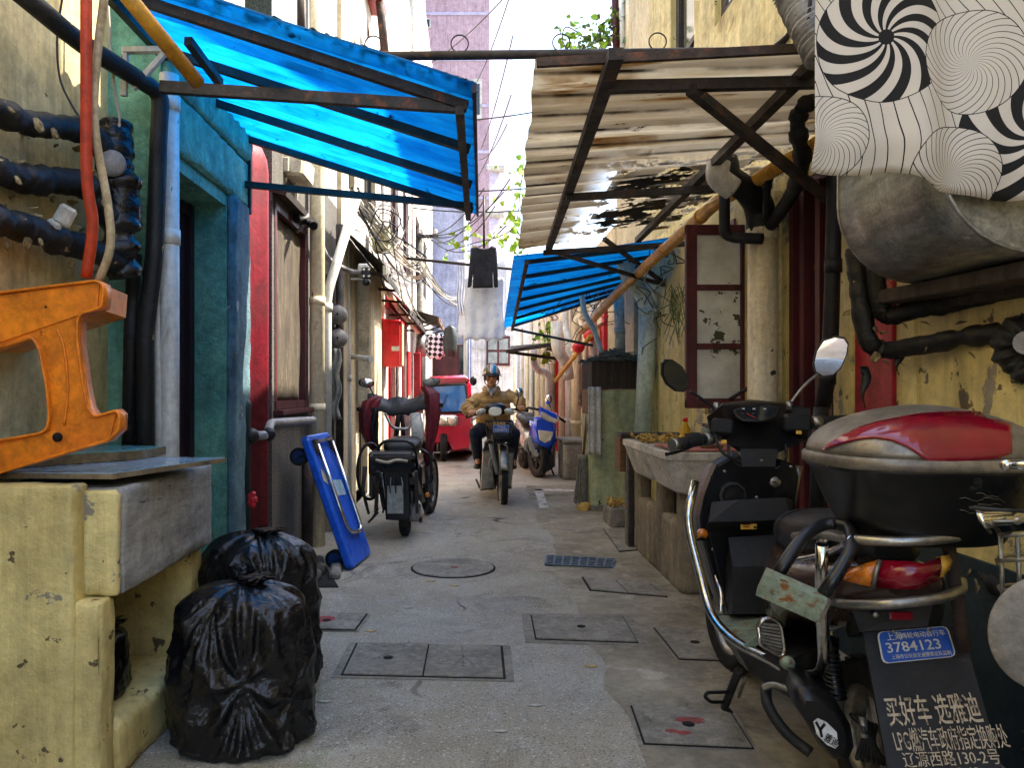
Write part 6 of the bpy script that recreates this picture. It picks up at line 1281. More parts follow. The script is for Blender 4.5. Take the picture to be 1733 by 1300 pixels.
part(MB().tube(fillet([P(712, 760, 6.3), P(728, 770, 6.3), P(731, 815, 6.3), P(716, 822, 6.3)], .03), .013, 10), 'side_guard', m['black_pl'], t)
part(MB().tube([P(700, 800, 6.25), P(716, 850, 6.3)], .022, 10), 'shock_absorber', m['steel'], t)
part(MB().tube(smooth([P(640, 860, 6.15), P(632, 875, 6.12), P(624, 884, 6.15)]), .01, 8).tube([P(624, 884, 6.15), P(640, 868, 6.3)], .008, 8), 'kick_stand', m['black_mat'], t)
part(MB().ell(P(723, 838, 6.3), (.022, .022, .022), n=12), 'indicator', m['lens_amber'], t); part(MB().ell(P(712, 880, 6.2), (.015, .02, .025), n=10), 'rubber_stop', m['maroon_dark'], t)
part(MB().tube(fillet([P(612, 690, 7.0), P(650, 680, 7.15), P(675, 684, 7.2), P(705, 680, 7.15), P(742, 684, 7.0)], .06), .014, 10), 'handlebar', m['iron'], t)
for a, b in ((P(605, 693, 6.95), P(632, 688, 7.05)), (P(748, 686, 6.95), P(712, 684, 7.05))): part(MB().tube([a, b], .02, 12), 'grip', m['rubber'], t)
part(MB().tube([P(668, 760, 7.1), P(676, 690, 7.2)], .025, 10).tube([P(684, 760, 7.1), P(680, 690, 7.2)], .02, 10), 'steering_post', m['iron'], t)
part(MB().tube(fillet([P(652, 700, 6.95), P(664, 725, 6.9), P(692, 727, 6.9), P(701, 700, 6.95)], .05), .014, 10), 'child_bar', m['steel'], t)
def drape(rows, th, mat, nm): return part(MB().sheet(rows, th), nm, m[mat], t)
def muff(ctr, outer, sgn, nm):
    mb = MB(); rings = []
    for (px, py, Y, rx, ry) in outer: 
        c = P(px, py, Y); rings.append([c+V((rx*math.cos(a)+.008*math.sin(3*a+py), ry*math.sin(a)+.01*math.sin(4*a), .012*math.sin(2*a+px))) for a in [2*PI*i/26 for i in range(26)]])
    return part(mb.loft(rings), nm, m['maroon_cloth'], t)
muff(None, [(640, 672, 7.02, .04, .06), (628, 680, 7.0, .075, .09), (622, 700, 6.98, .08, .10), (622, 725, 6.98, .07, .09), (630, 755, 6.98, .05, .05), (636, 766, 6.98, .02, .02)], -1, 'hand_muff')
muff(None, [(722, 655, 7.02, .05, .05), (731, 668, 7.0, .065, .08), (733, 700, 6.98, .065, .09), (730, 740, 6.98, .055, .06), (724, 775, 6.98, .035, .03), (722, 790, 6.98, .015, .015)], 1, 'hand_muff')
part(MB().sheet([[P(628+ (640-628)*i/6, 690+70*j/8, 6.9)+V((0, .02*math.sin(i+j), 0)) for j in range(9)] for i in range(7)], .012), 'muff_lining', m['black_cloth'], t)
rows = []
for i in range(13):
    px = 622+104*i/12; dip = 12*math.sin(PI*i/12); rows.append([P(px, 668+dip*.6-3*math.sin(i*1.3), 7.12), P(px, 676+dip-2*math.sin(i), 7.02), P(px, 690+dip+3*math.sin(i*1.7), 6.95)])
drape(rows, .02, 'black_cloth', 'apron')
part(MB().tube([P(703, 700, 6.94), P(708, 740, 6.9), P(700, 770, 6.95)], [.05, .06, .04], 12), 'grey_lining', m['towel'], t)
def rear_mirror(t, px, py, Y, rx, rz, stem, mat='mirror', tilt=0):
    c = P(px, py, Y); f = part(MB().lathe([(.001, -.02), (.8, -.012), (1, 0), (.96, .006), (.001, .006)], (0, 0, 0), (R(90), 0, 0), 26).xf(Matrix.Translation(c) @ Matrix.Rotation(tilt, 4, 'Y') @ Matrix.Diagonal((rx, 1, rz, 1))), 'mirror', m['black_pl'], t)
    part(MB().lathe([(.001, .007), (.9, .007), (.9, .010), (.001, .010)], (0, 0, 0), (R(90), 0, 0), 26).xf(Matrix.Translation(c) @ Matrix.Rotation(tilt, 4, 'Y') @ Matrix.Diagonal((rx, 1, rz, 1))), 'mirror_glass', m[mat], f)
    part(MB().tube(smooth([P(*q) for q in stem]), .007, 8), 'stalk', m['black_mat'], f)
rear_mirror(t, 620, 648, 7.05, .075, .045, [(634, 680, 7.05), (632, 668, 7.05), (624, 652, 7.07)], tilt=.1)
rear_mirror(t, 730, 647, 7.05, .082, .042, [(722, 672, 7.05), (724, 662, 7.05), (728, 650, 7.07)], 'glass_dirty', -.15)
part(MB().box(P(728, 800, 6.9), (.02, .14, .1), bev=.006), 'foot_rest', m['black_mat'], t)

# ---------------------------------------------------------------- closed red tricycle behind the moped
t = thing('motor_tricycle', 'red cabin tricycle with twin headlamps facing down the lane', 'tricycle', (-.42, 13.5, 0))
xc = (764-800)/1300*13.0; wheel(t, (-.49, 12.95, .26), .26, .12, (1, .04, 0), spokes=6)
wheel(t, (-.93, 14.6, .25), .25, .12, spokes=6); wheel(t, (.06, 14.6, .25), .25, .12, spokes=6)
def tri(pts, Y): return [P(x, y, Y) for x, y in pts]
lower = [(722, 702), (800, 700), (801, 735), (796, 762), (764, 765), (760, 752), (735, 752), (724, 762), (718, 735)]
part(MB().loft([tri([(728, 706), (796, 704), (798, 735), (793, 758), (766, 762), (760, 748), (738, 748), (728, 758), (723, 735)], 12.8), tri(lower, 12.95), tri(lower, 13.4), tri([(716, 700), (803, 698), (804, 735), (803, 768), (762, 768), (758, 766), (735, 766), (722, 768), (714, 735)], 14.6)], smooth_=False), 'body', m['tri_red'], t)
fr = [(727, 642), (790, 640), (797, 652), (799, 702), (720, 704), (720, 655)]
cb = part(MB().loft([tri([(733, 646), (786, 644), (791, 654), (796, 700), (724, 702), (725, 656)], 13.0), tri(fr, 13.1), tri([(725, 648), (792, 646), (798, 656), (801, 700), (718, 702), (718, 658)], 14.9)], smooth_=False), 'cab', m['tri_red'], t)
rfp = MB().loft([tri([(728, 641), (790, 639), (794, 646), (724, 648)], 12.96), tri([(728, 637), (788, 635), (795, 643), (724, 645)], 13.2), tri([(730, 641), (789, 639), (796, 646), (726, 648)], 15.0)]); part(rfp, 'roof', m['tri_red'], t)
part(MB().loft([tri([(731, 653), (787, 650), (793, 697), (726, 699)], 12.985), tri([(731, 653), (787, 650), (793, 697), (726, 699)], 12.955)], smooth_=False), 'windscreen', m['trikeglass'], t)
part(MB().tube(tri([(731, 653), (787, 650), (793, 697), (726, 699), (731, 653)], 12.95), .02, 8), 'screen_seal', m['rubber'], t)
part(MB().tube([P(745, 698, 12.92), P(757, 668, 12.92)], .008, 6), 'wiper', m['black_mat'], t)
part(MB().box(P(757, 712, 12.78), (.36, .08, .18), bev=.05), 'headlamp_panel', m['silver'], t)
for px in (749, 765): part(MB().lathe([(.001, .03), (.05, .025), (.072, 0), (.072, -.03), (.001, -.03)], P(px, 712, 12.72), (R(90), 0, 0), 20), 'headlamp', m['lens_clear'], t)
part(MB().bar(P(745, 745, 12.95), P(768, 744, 12.95), .1, .06), 'front_fork', m['iron'], t)
for px in (741, 765): part(MB().tube([P(px, 722, 12.95), P(px, 765, 12.95)], .025, 10), 'fork_leg', m['steel'], t)
part(MB().ell(P(801, 645, 13.0), (.06, .04, .08), n=14), 'mirror', m['black_pl'], t)
part(MB().ell(P(733, 772, 12.9), (.03, .03, .06), n=10), 'tow_hook', m['steel'], t)

part(MB().bar(P(733, 736, 12.84), P(796, 736, 12.84), .05, .04), 'bumper', m['chrome'], t)
for px in (729, 795): part(MB().ell(P(px, 720, 12.86), (.05, .03, .06), n=12), 'indicator', m['lens_amber'], t)
part(MB().tube(tri([(722, 702), (761, 704), (801, 701)], 12.93), .008, 6), 'panel_seam', m['maroon_dark'], t)
# ---------------------------------------------------------------- the rider's moped (coming towards us)
YB = 8.25
t = thing('moped', 'grey moped with a wire front basket ridden by the man in tan', 'moped', (.28, 8.6, 0))
wheel(t, P(851, 815, 8.10)+V((0, .1, -.0)), .295, .07, (1, .06, 0), spokes=14); wheel(t, (.25, 9.35, .27), .27, .08, spokes=8)
fw = P(851, 815, 8.2); 
for s in (-.06, .065): part(MB().tube([V((fw.x+s, 8.2, .3)), P(838+s*120, 752, 8.35)], [.022, .026], 10), 'fork_leg', m['grey_meter'], t)
ar = [V((fw.x-.003*i*0, 8.2-.325*math.cos(R(a)), .295+.325*math.sin(R(a)))) for i, a in enumerate(range(15, 130, 10))]
part(MB().sheet([[p+V((x, 0, -abs(x)*abs(x)*6)) for x in (-.05, -.025, 0, .025, .05)] for p in ar], .006), 'front_mudguard', m['steel'], t)
ls = [(822, 748), (857, 750), (872, 762), (868, 800), (864, 828), (850, 826), (846, 790), (836, 786), (834, 830), (813, 828), (812, 800), (816, 765)]
part(MB().loft([[P(x, y, 8.48) for x, y in ls], [P(x, y, 8.52) for x, y in ls], [P(842+(x-842)*.85, 785+(y-785)*.9, 8.62) for x, y in ls]], smooth_=False), 'leg_shield', m['black_mat'], t)
part(MB().loft([[P(x, y, 8.42) for x, y in ((818, 768), (832, 765), (835, 825), (814, 828))], [P(x, y, 8.5) for x, y in ((816, 762), (835, 760), (838, 828), (812, 831))]], smooth_=False), 'side_panel', m['silver_dk'], t)
part(MB().loft([[P(x, y, 8.42) for x, y in ((860, 768), (868, 770), (864, 822), (857, 822))], [P(x, y, 8.5) for x, y in ((856, 762), (870, 764), (866, 827), (855, 827))]], smooth_=False), 'side_panel', m['silver_dk'], t)
part(MB().box((.26, 9.0, .36), (.26, .7, .12), bev=.03).box((.26, 9.2, .5), (.24, .6, .22), bev=.05), 'frame_body', m['black_mat'], t)
part(MB().box((.27, 9.15, .69), (.26, .6, .1), bev=.04), 'seat', m['seat'], t)
part(MB().loft([supv(.245, 8.30, .985, .05, .03, 20), supv(.245, 8.33, .985, .12, .065, 20), supv(.245, 8.45, .99, .13, .07, 20), supv(.245, 8.55, 1.0, .08, .05, 20)]), 'headlamp_cowl', m['black_pl'], t)
part(MB().loft([supv(.245, 8.28, .965, .06, .04, 20), supv(.245, 8.31, .965, .075, .055, 20), supv(.245, 8.36, .965, .078, .058, 20)]), 'headlamp', m['lens_clear'], t)
for s, px in ((-1, 814), (1, 862)): part(MB().ell(P(px, 697, 8.32), (.06, .04, .035), (0, s*.3, 0), 14), 'indicator', m['lens_clear'], t)
part(MB().tube(smooth([P(793, 704, 8.52), P(815, 698, 8.45), P(840, 694, 8.44), P(866, 693, 8.45), P(890, 694, 8.52)]), .013, 10), 'handlebar', m['steel'], t)
for a, b in ((P(789, 706, 8.55), P(808, 700, 8.46)), (P(893, 695, 8.55), P(872, 693, 8.46))): part(MB().tube([a, b], .018, 12), 'grip', m['rubber'], t)
for a, b in ((P(796, 712, 8.42), P(815, 702, 8.40)), (P(889, 700, 8.42), P(868, 697, 8.40))): part(MB().tube([a, b], .006, 8), 'brake_lever', m['steel'], t)
rear_mirror(t, 879, 664, 8.5, .045, .05, [(873, 694, 8.46), (876, 680, 8.48), (879, 668, 8.5)])
# basket of wire
bt = P(843, 736, 8.1); bk = MB(); x0, x1, y0, y1, z0, z1 = bt.x-.135, bt.x+.155, 7.98, 8.26, P(0, 750, 8.1).z, P(0, 713, 8.1).z
def rect(k, z): return [V((x0+k, y0+k, z)), V((x1-k, y0+k, z)), V((x1-k, y1, z)), V((x0+k, y1, z)), V((x0+k, y0+k, z))]
for i in range(5): bk.tube(rect(.03*(1-i/4), z0+(z1-z0)*i/4), .0045 if i < 4 else .008, 6)
for i in range(9):
    f = i/8; bk.tube([V((x0+.03+(x1-x0-.06)*f, y0+.03, z0)), V((x0+(x1-x0)*f, y0, z1))], .0035, 5); bk.tube([V((x0+.03+(x1-x0-.06)*f, y1, z0)), V((x0+(x1-x0)*f, y1, z1))], .0035, 5)
    bk.tube([V((x0+.03, y0+.03+(y1-y0-.03)*f, z0)), V((x0, y0+(y1-y0)*f, z1))], .0035, 5); bk.tube([V((x1-.03, y0+.03+(y1-y0-.03)*f, z0)), V((x1, y0+(y1-y0)*f, z1))], .0035, 5)
    bk.tube([V((x0+.03+(x1-x0-.06)*f, y0+.03, z0)), V((x0+.03+(x1-x0-.06)*f, y1, z0))], .0035, 5)
part(bk, 'basket', m['iron'], t)
c = V((P(848, 727, 7.95).x, y0-.012, P(0, 726, 7.97).z)); pl_ = part(MB().box(c, (.165, .006, .078), bev=.002), 'number_plate', m['paper_white'], t)
part(MB().box(c+V((0, -.003, 0)), (.158, .005, .071)), 'plate_face', m['plate_blue'], pl_)
text('3283873', .042, m['paper_white'], pl_, c+V((-.072, -.007, -.024)), (1, 0, 0), (0, 0, 1), sx=.94, bold=.0006); text('上海电动车', .018, m['paper_white'], pl_, c+V((-.045, -.007, .013)), (1, 0, 0), (0, 0, 1), bold=.0003)
part(MB().box(V((c.x, 8.12, z0+.05)), (.2, .2, .08), rot=(0, 0, .2), bev=.02), 'basket_bag', m['black_cloth'], t)
part(MB().box(V((c.x-.02, 8.1, z1-.02)), (.12, .1, .03), rot=(.1, .1, .4), bev=.01), 'basket_gloves', m['tan'], t)
for s in (-1, 1): part(MB().box((.26+s*.19, 8.95, .30), (.12, .1, .03), bev=.008), 'foot_rest', m['rubber'], t)
part(MB().tube(fillet([P(806, 812, 8.6), P(812, 826, 8.5), P(822, 828, 8.5)], .02), .012, 8), 'pedal_bar', m['iron'], t)
part(MB().tube(smooth([P(836, 770, 8.34), P(828, 780, 8.3), P(830, 800, 8.35)]), .008, 6), 'brake_cable', m['cable_lt'], t)

# ---------------------------------------------------------------- the rider
t = thing('person', 'man in a tan jacket and striped helmet riding a moped towards the camera', 'person', (.25, 8.9, .72))
HX = (832-800)/1300*8.62; YH = 8.62
hip = V((.265, 9.12, .80)); chest = V((.24, 8.82, 1.14)); neck = V((HX+.0, 8.72, 1.235)); head = V((HX, 8.66, 1.345))
shL, shR = V((.05, 8.82, 1.11)), V((.425, 8.84, 1.14)); elL, elR = P(787, 688, 8.72)+V((.02, .0, -.02)), P(872, 676, 8.76)+V((.03, 0, -.0)); haL, haR = P(799, 699, 8.50), P(881, 691, 8.50)
knL, knR = V((.03, 8.66, .70)), V((.46, 8.66, .70)); anL, anR = V((.06, 8.92, .40)), V((.46, 8.92, .40))
b = MB()
def seg(mb, a, c, r0, r1, n=14, k=8): 
    a, c = V(a), V(c); mb.tube([a.lerp(c, i/k) for i in range(k+1)], [r0+(r1-r0)*i/k for i in range(k+1)], n); mb.ell(a, r0, n=n); mb.ell(c, r1, n=n)
seg(b, hip, chest, .11, .10); seg(b, chest, neck, .07, .05); seg(b, neck, head-V((0, 0, .06)), .052, .05)
for s_, e_, h_ in ((shL, elL, haL), (shR, elR, haR)):
    seg(b, chest+(s_-chest)*.5, s_, .05, .042); seg(b, s_, e_, .04, .034); seg(b, e_, h_+V((0, .05, 0)), .038, .028)
for k_, a_ in ((knL, anL), (knR, anR)): seg(b, hip+V(((k_.x-hip.x)*.5, -.02, 0)), k_, .075, .055); seg(b, k_, a_, .05, .036); seg(b, a_, a_+V((0, -.12, -.05)), .035, .025)
# head with jaw, nose, brow, ears, lips
b.ell(head+V((0, .012, .02)), (.074, .092, .095), n=20); b.ell(head+V((0, -.022, -.045)), (.056, .062, .062), n=18); b.ell(head+V((0, -.05, -.085)), (.028, .026, .022), n=12)
b.ell(head+V((0, -.098, -.018)), (.012, .016, .026), n=10); b.ell(head+V((0, -.106, -.034)), (.017, .012, .010), n=10)
for s in (-1, 1):
    b.ell(head+V((s*.074, .01, -.01)), (.012, .02, .03), n=10); b.ell(head+V((s*.03, -.078, .022)), (.024, .012, .009), n=10); b.ell(head+V((s*.042, -.062, -.025)), (.022, .022, .02), n=10)
b.ell(head+V((0, -.084, -.060)), (.023, .012, .0075), n=10); b.ell(head+V((0, -.083, -.071)), (.02, .012, .007), n=10)
# hands closed round the grips: palm, four unequal fingers and a thumb
for h_, s in ((haL, -1), (haR, 1)):
    b.ell(h_+V((0, .022, .012)), (.045, .04, .022), n=12)
    for k, ln in enumerate((.9, 1., .95, .8)):
        fx_ = (k-1.5)*.0205; p0 = h_+V((fx_, .0, .026)); p1 = h_+V((fx_, -.032*ln, .012)); p2 = h_+V((fx_, -.034*ln, -.014)); p3 = h_+V((fx_, -.012, -.026)); b.tube(smooth([p0, p1, p2, p3], 3), [.0098]*10, 8)
    b.tube(smooth([h_+V((-s*.04, .02, .005)), h_+V((-s*.052, -.005, -.004)), h_+V((-s*.045, -.025, -.012))], 3), .0105, 8)
body = remeshed(b, 'body', m['skin'], .0062, t, 3)
ey = MB()
for s in (-1, 1):
    part(MB().ell(head+V((s*.03, -.0815, .006)), (.013, .006, .006), n=10), 'eye', m['hair'], body); part(MB().tube(smooth([head+V((s*.014, -.092, .026)), head+V((s*.03, -.091, .031)), head+V((s*.046, -.08, .025))]), .0042, 6), 'eyebrow', m['hair'], body)
part(MB().ell(head+V((0, -.092, -.0655)), (.021, .004, .002), n=10), 'mouth_line', m['maroon_dark'], body)
part(MB().lathe([(.088, 0), (.09, -.03), (.082, -.05), (.075, -.052), (.078, 0)], head+V((0, .028, .012)), n=24), 'hair', m['hair'], t)
# jacket
j = MB()
def ringbody(z, y, rx, ry): return [V((.25+(HX-.25)*(z-.7)/.55, y, z))+V((rx*math.copysign(abs(math.cos(a))**.8, math.cos(a)), ry*math.sin(a), 0)) for a in [2*PI*i/28 for i in range(28)]]
j.loft([ringbody(.70, 9.10, .19, .16), ringbody(.74, 9.08, .205, .17), ringbody(.86, 9.0, .205, .165), ringbody(1.0, 8.90, .21, .155), ringbody(1.08, 8.84, .205, .145), ringbody(1.135, 8.81, .185, .11), ringbody(1.175, 8.79, .12, .085), ringbody(1.205, 8.77, .08, .07)])
for s_, e_, h_ in ((shL, elL, haL), (shR, elR, haR)):
    seg(j, s_+V((0, 0, -.012)), e_, .07, .06); w_ = h_+(e_-h_)*.26+V((0, .02, .01)); seg(j, e_, w_, .056, .042); j.tube([w_, w_+(h_-w_)*.15], .044, 14)
rnd = random.Random(6)
for k in range(16):     # folds in sleeves and front
    s_, e_ = rnd.choice(((shL, elL), (shR, elR), (elL, haL), (elR, haR))); p = s_.lerp(e_, rnd.uniform(.15, .7)); d = V((rnd.uniform(-1, 1), rnd.uniform(-.6, 0), rnd.uniform(-1, 1))).normalized(); q = d.cross(e_-s_).normalized(); j.tube([p+d*.055+q*.06, p+d*.072, p+d*.055-q*.06], [.008, .016, .008], 8)
for k in range(7):
    x = rnd.uniform(.1, .4); z = rnd.uniform(.78, 1.05); j.tube([V((x-.05, 8.80+(1.1-z)*.3, z)), V((x, 8.76+(1.1-z)*.42, z+.01)), V((x+.06, 8.80+(1.1-z)*.3, z+.03))], [.008, .018, .008], 8)
jk = remeshed(j, 'jacket', m['tan'], .0075, t, 2)
for s in (-1, 1): part(MB().sheet([[V((HX+s*.02, 8.685, 1.185)), V((HX+s*.045, 8.70, 1.235)), V((HX+s*.075, 8.74, 1.25))], [V((HX+s*.05, 8.665, 1.13)), V((HX+s*.085, 8.68, 1.165)), V((HX+s*.105, 8.73, 1.21))]], .01), 'collar', m['tan'], jk)
part(MB().bar(V((HX+.002, 8.684, 1.15)), V((.26, 8.83, .84)), .012, .008, up=(0, -1, 0)), 'zip', m['wood_dark'], jk)
for x in (.13, .37): part(MB().box((x, 8.745, 1.03), (.10, .012, .03), rot=(-.3, 0, 0), bev=.004), 'pocket_flap', m['tan'], jk)
part(MB().sheet([[V((HX-.04, 8.665, 1.245)), V((HX-.035, 8.668, 1.20)), V((HX-.008, 8.676, 1.13))], [V((HX, 8.672, 1.235)), V((HX, 8.672, 1.19)), V((HX, 8.676, 1.12))], [V((HX+.04, 8.665, 1.245)), V((HX+.035, 8.668, 1.20)), V((HX+.008, 8.676, 1.13))]], .008), 'shirt', m['shirt'], t)
for s in (-1, 1): part(MB().sheet([[V((HX+s*.004, 8.66, 1.20)), V((HX+s*.03, 8.655, 1.17))], [V((HX+s*.045, 8.67, 1.25)), V((HX+s*.06, 8.67, 1.215))]], .008), 'shirt_collar', m['shirt'], t)
# trousers and shoes
tr = MB(); tr.ell(hip+V((0, 0, -.06)), (.17, .15, .13), n=18)
for k_, a_ in ((knL, anL), (knR, anR)): seg(tr, hip+V(((k_.x-hip.x)*.55, -.03, -.05)), k_, .105, .08); seg(tr, k_, a_+V((0, 0, .02)), .075, .06)
remeshed(tr, 'trousers', m['navy'], .01, t, 3)
for a_ in (anL, anR):
    part(MB().loft([supv(a_.x, a_.y+.05, a_.z-.055, .03, .04, 16), supv(a_.x, a_.y, a_.z-.05, .042, .05, 16), supv(a_.x, a_.y-.09, a_.z-.07, .045, .036, 16), supv(a_.x, a_.y-.17, a_.z-.08, .042, .026, 16), supv(a_.x, a_.y-.205, a_.z-.085, .02, .012, 16)]), 'shoe', m['shoe'], t)
# helmet with blue and white stripe
hc_ = head+V((0, .016, .035)); rings = []; mi = []
mb = MB(); n = 36
prof = [(i/12) for i in range(13)]
for f in prof:
    a = f*PI/2*.985; rings.append([hc_+V((.102*math.cos(a)*math.cos(2*PI*k/n), .122*math.cos(a)*math.sin(2*PI*k/n), .118*math.sin(a)-.006)) for k in range(n)])
hl = part(mb.loft(rings), 'helmet', m['silver'], t)
def hstrip(x0, x1, mat, nm):
    g_ = []
    for i in range(5):
        x = x0+(x1-x0)*i/4; row = []
        for j_ in range(15):
            a = R(4)+R(150)*j_/14; rr = math.sqrt(max(.01, 1-(x/.102)**2)); row.append(hc_+V((x*1.02, -.1245*rr*math.cos(a), .1205*rr*math.sin(a)-.006)))
        g_.append(row)
    part(MB().sheet(g_, .002), nm, m[mat], hl)
hstrip(.012, .045, 'helmet_blue', 'blue_stripe'); hstrip(.050, .066, 'paper_white', 'white_stripe'); hstrip(-.066, -.02, 'silver_dk', 'grey_stripe'); hstrip(-.012, .006, 'paper_white', 'white_stripe')
pk = [[hc_+V((.104*math.cos(a)*k, -.122*math.sin(a)*k-(k-1)*.2, -.008-(k-1)*.12)) for k in (1.0, 1.06, 1.12)] for a in [R(18+144*i/16) for i in range(17)]]
part(MB().sheet(pk, .006), 'peak', m['black_pl'], hl)
for s in (-1, 1): part(MB().tube(smooth([head+V((s*.082, .0, .02)), head+V((s*.076, -.01, -.06)), head+V((s*.03, -.04, -.112))]), .006, 6), 'chin_strap', m['black_mat'], hl)

# ---------------------------------------------------------------- blue and white scooter parked on the right, facing us
t = thing('scooter', 'blue and white scooter parked facing the camera beside the cement trough', 'scooter', (.95, 10.8, 0))
fx_ = (912-800)/1300*10.4
wheel(t, (fx_, 10.55, .265), .265, .11, (1, .35, 0), spokes=5, rimc='iron'); wheel(t, (.80, 11.75, .25), .25, .1, (1, .1, 0), spokes=5, rimc='iron')
def bp(pts, Y): return [P(x, y, Y) for x, y in pts]
part(MB().loft([bp([(906, 726), (938, 728), (935, 748), (925, 757), (914, 752)], 10.32), bp([(900, 718), (940, 722), (941, 745), (930, 760), (912, 758), (903, 742)], 10.4), bp([(896, 712), (942, 716), (944, 748), (932, 768), (908, 768), (897, 748)], 10.55)]), 'front_panel', m['blue_gloss'], t)
part(MB().loft([bp([(909, 710), (936, 712), (938, 727), (922, 731), (907, 726)], 10.33), bp([(904, 706), (941, 710), (942, 729), (923, 735), (902, 728)], 10.42), bp([(903, 704), (941, 708), (942, 726), (923, 730), (903, 724)], 10.6)], smooth_=False), 'blue_panel', m['blue_gloss'], t)
part(MB().loft([bp([(912, 729), (936, 732), (931, 745), (922, 749), (914, 743)], 10.28), bp([(909, 727), (938, 730), (934, 748), (922, 752), (912, 746)], 10.36)]), 'headlamp', m['lens_clear'], t)
part(MB().loft([bp([(916, 690), (942, 702), (944, 712), (934, 712), (915, 700)], 10.3), bp([(912, 687), (944, 700), (947, 712), (936, 716), (912, 702)], 10.42), bp([(914, 690), (942, 700), (944, 708), (934, 711), (914, 701)], 10.6)], smooth_=False), 'handlebar_cowl', m['blue_gloss'], t)
part(MB().loft([bp([(917, 696), (933, 706), (945, 711), (940, 715), (928, 712), (915, 703)], 10.285), bp([(915, 694), (935, 705), (947, 710), (941, 717), (927, 714), (914, 705)], 10.34)], smooth_=False), 'position_lamp', m['lens_clear'], t)
part(MB().tube([P(893, 690, 10.65), P(914, 694, 10.55)], .018, 10), 'grip', m['rubber'], t); part(MB().tube([P(944, 706, 10.5), P(956, 714, 10.6)], .018, 10), 'grip', m['rubber'], t)
part(MB().loft([bp([(899, 735), (915, 758), (935, 762), (938, 790), (926, 800), (905, 792), (893, 760)], 10.62), bp([(896, 730), (940, 745), (940, 790), (920, 800), (900, 790), (890, 758)], 10.85)], smooth_=False), 'leg_shield', m['black_pl'], t)
part(MB().loft([supv(.88, 10.85, .42, .16, .12, 20), supv(.84, 11.3, .5, .17, .16, 20), supv(.80, 11.8, .68, .15, .12, 20), supv(.79, 12.1, .75, .06, .04, 20)]), 'rear_body', m['silver'], t)
part(MB().loft([supv(.84, 11.1, .72, .06, .03, 20), supv(.83, 11.2, .75, .14, .06, 20), supv(.80, 11.8, .8, .14, .06, 20), supv(.79, 12.05, .82, .05, .03, 20)]), 'seat', m['seat'], t)
part(MB().loft([bp([(893, 742), (900, 736), (906, 756), (913, 772), (905, 774), (896, 760)], 10.5), bp([(892, 742), (900, 734), (907, 756), (914, 773), (904, 777), (895, 762)], 10.7)], smooth_=False), 'blue_side', m['silver'], t)
for s in (-.07, .07): part(MB().tube([V((fx_+s, 10.55+s*.3, .27)), V((fx_+s, 10.62, .62))], .02, 10), 'fork_leg', m['steel'], t)
part(MB().sheet([[V((fx_+x, 10.58-.29*math.cos(a), .265+.29*math.sin(a)-x*x*4)) for x in (-.06, -.03, 0, .03, .06)] for a in [R(30+12*i) for i in range(9)]], .006), 'front_mudguard', m['black_pl'], t)
rear_mirror(t, 928, 676, 10.5, .05, .07, [(934, 702, 10.5), (932, 690, 10.5), (928, 680, 10.52)])
part(MB().tube([P(925, 775, 10.9), P(938, 805, 10.75)], .012, 8), 'kick_stand', m['black_mat'], t)
t = thing('scooter', 'dark scooter with a red case half hidden behind the blue and white scooter', 'scooter', (.75, 12, 0))
wheel(t, (.78, 11.95, .24), .24, .09, (1, .1, 0)); wheel(t, (.70, 13.1, .24), .24, .09)
part(MB().box(P(889, 707, 11.7), (.22, .3, .14), bev=.05), 'case', m['lens_red'], t); part(MB().box(P(886, 725, 11.9), (.28, .5, .16), bev=.03), 'rear_body', m['black_pl'], t)
part(MB().box(P(884, 745, 11.8), (.14, .05, .05), bev=.01), 'tail_light', m['lens_red'], t); part(MB().tube(fillet([P(872, 738, 11.8), P(880, 760, 11.8), P(896, 742, 11.8)], .04), .012, 8), 'rack', m['chrome'], t)
part(MB().tube([P(876, 694, 12.8), P(896, 690, 12.7)], .016, 8), 'handlebar', m['black_mat'], t); part(MB().loft([supv(.72, 12.2, .5, .14, .16, 16), supv(.70, 12.9, .45, .12, .2, 16)]), 'body', m['black_mat'], t)
# ---------------------------------------------------------------- left wall clutter
DG = 'downpipes on the left walls'
pipe('drainpipe', [P(537, 925, 5.9), P(537, 100, 5.9), P(535, -60, 5.9)], .057, 'pvc_cream', 'tall cream downpipe on the grey wall behind the blue trolley', 'drainpipe', 18, DG, joints=[(P(537, 510, 5.9), (0, 0, 1)), (P(537, 690, 5.9), (0, 0, 1))], jr=1.1)
pipe('drainpipe', fillet([P(553, 900, 6.05), P(553, 500, 6.05), P(603, 335, 6.3)], .1), .038, 'pvc_white', 'slanting white pipe leaning from the tall cream downpipe to the upper wall', 'drainpipe', 14, DG, joints=[(P(553, 520, 6.05), (0, 0, 1))], jr=1.25)
pipe('drainpipe', [P(519, 930, 5.75), P(519, 760, 5.75)], .045, 'iron', 'short dark pipe at the foot of the tall cream downpipe', 'drainpipe', 14, DG)
pipe('drainpipe', fillet([P(590, 830, 7.6), P(590, 700, 7.6), P(585, 350, 7.6), P(583, 200, 7.6)], .05), .03, 'pvc_white', 'grey pipe with wire clips on the cream house by the gas meters', 'drainpipe', 12, DG, joints=[(P(589, 640, 7.6), (0, 0, 1))])
pipe('drainpipe', [P(575, 860, 6.9), P(575, 380, 6.9)], .035, 'iron', 'black iron pipe behind the gas meters', 'drainpipe', 12, DG)
pipe('pipe', [P(596, 604, 7.7), P(628, 608, 7.3)], .028, 'pvc_white', 'short white tube sticking out of the cream house', 'pipe')
pipe('conduit', smooth([P(540, 405, 5.95), P(556, 438, 6.2), P(590, 458, 6.5), P(612, 462, 6.5)]), .022, 'grey_meter', 'curved grey conduit feeding the four light wall camera', 'conduit')
t = thing('wall_camera', 'white wall camera with a black four light face', 'camera', P(615, 460, 6.5))
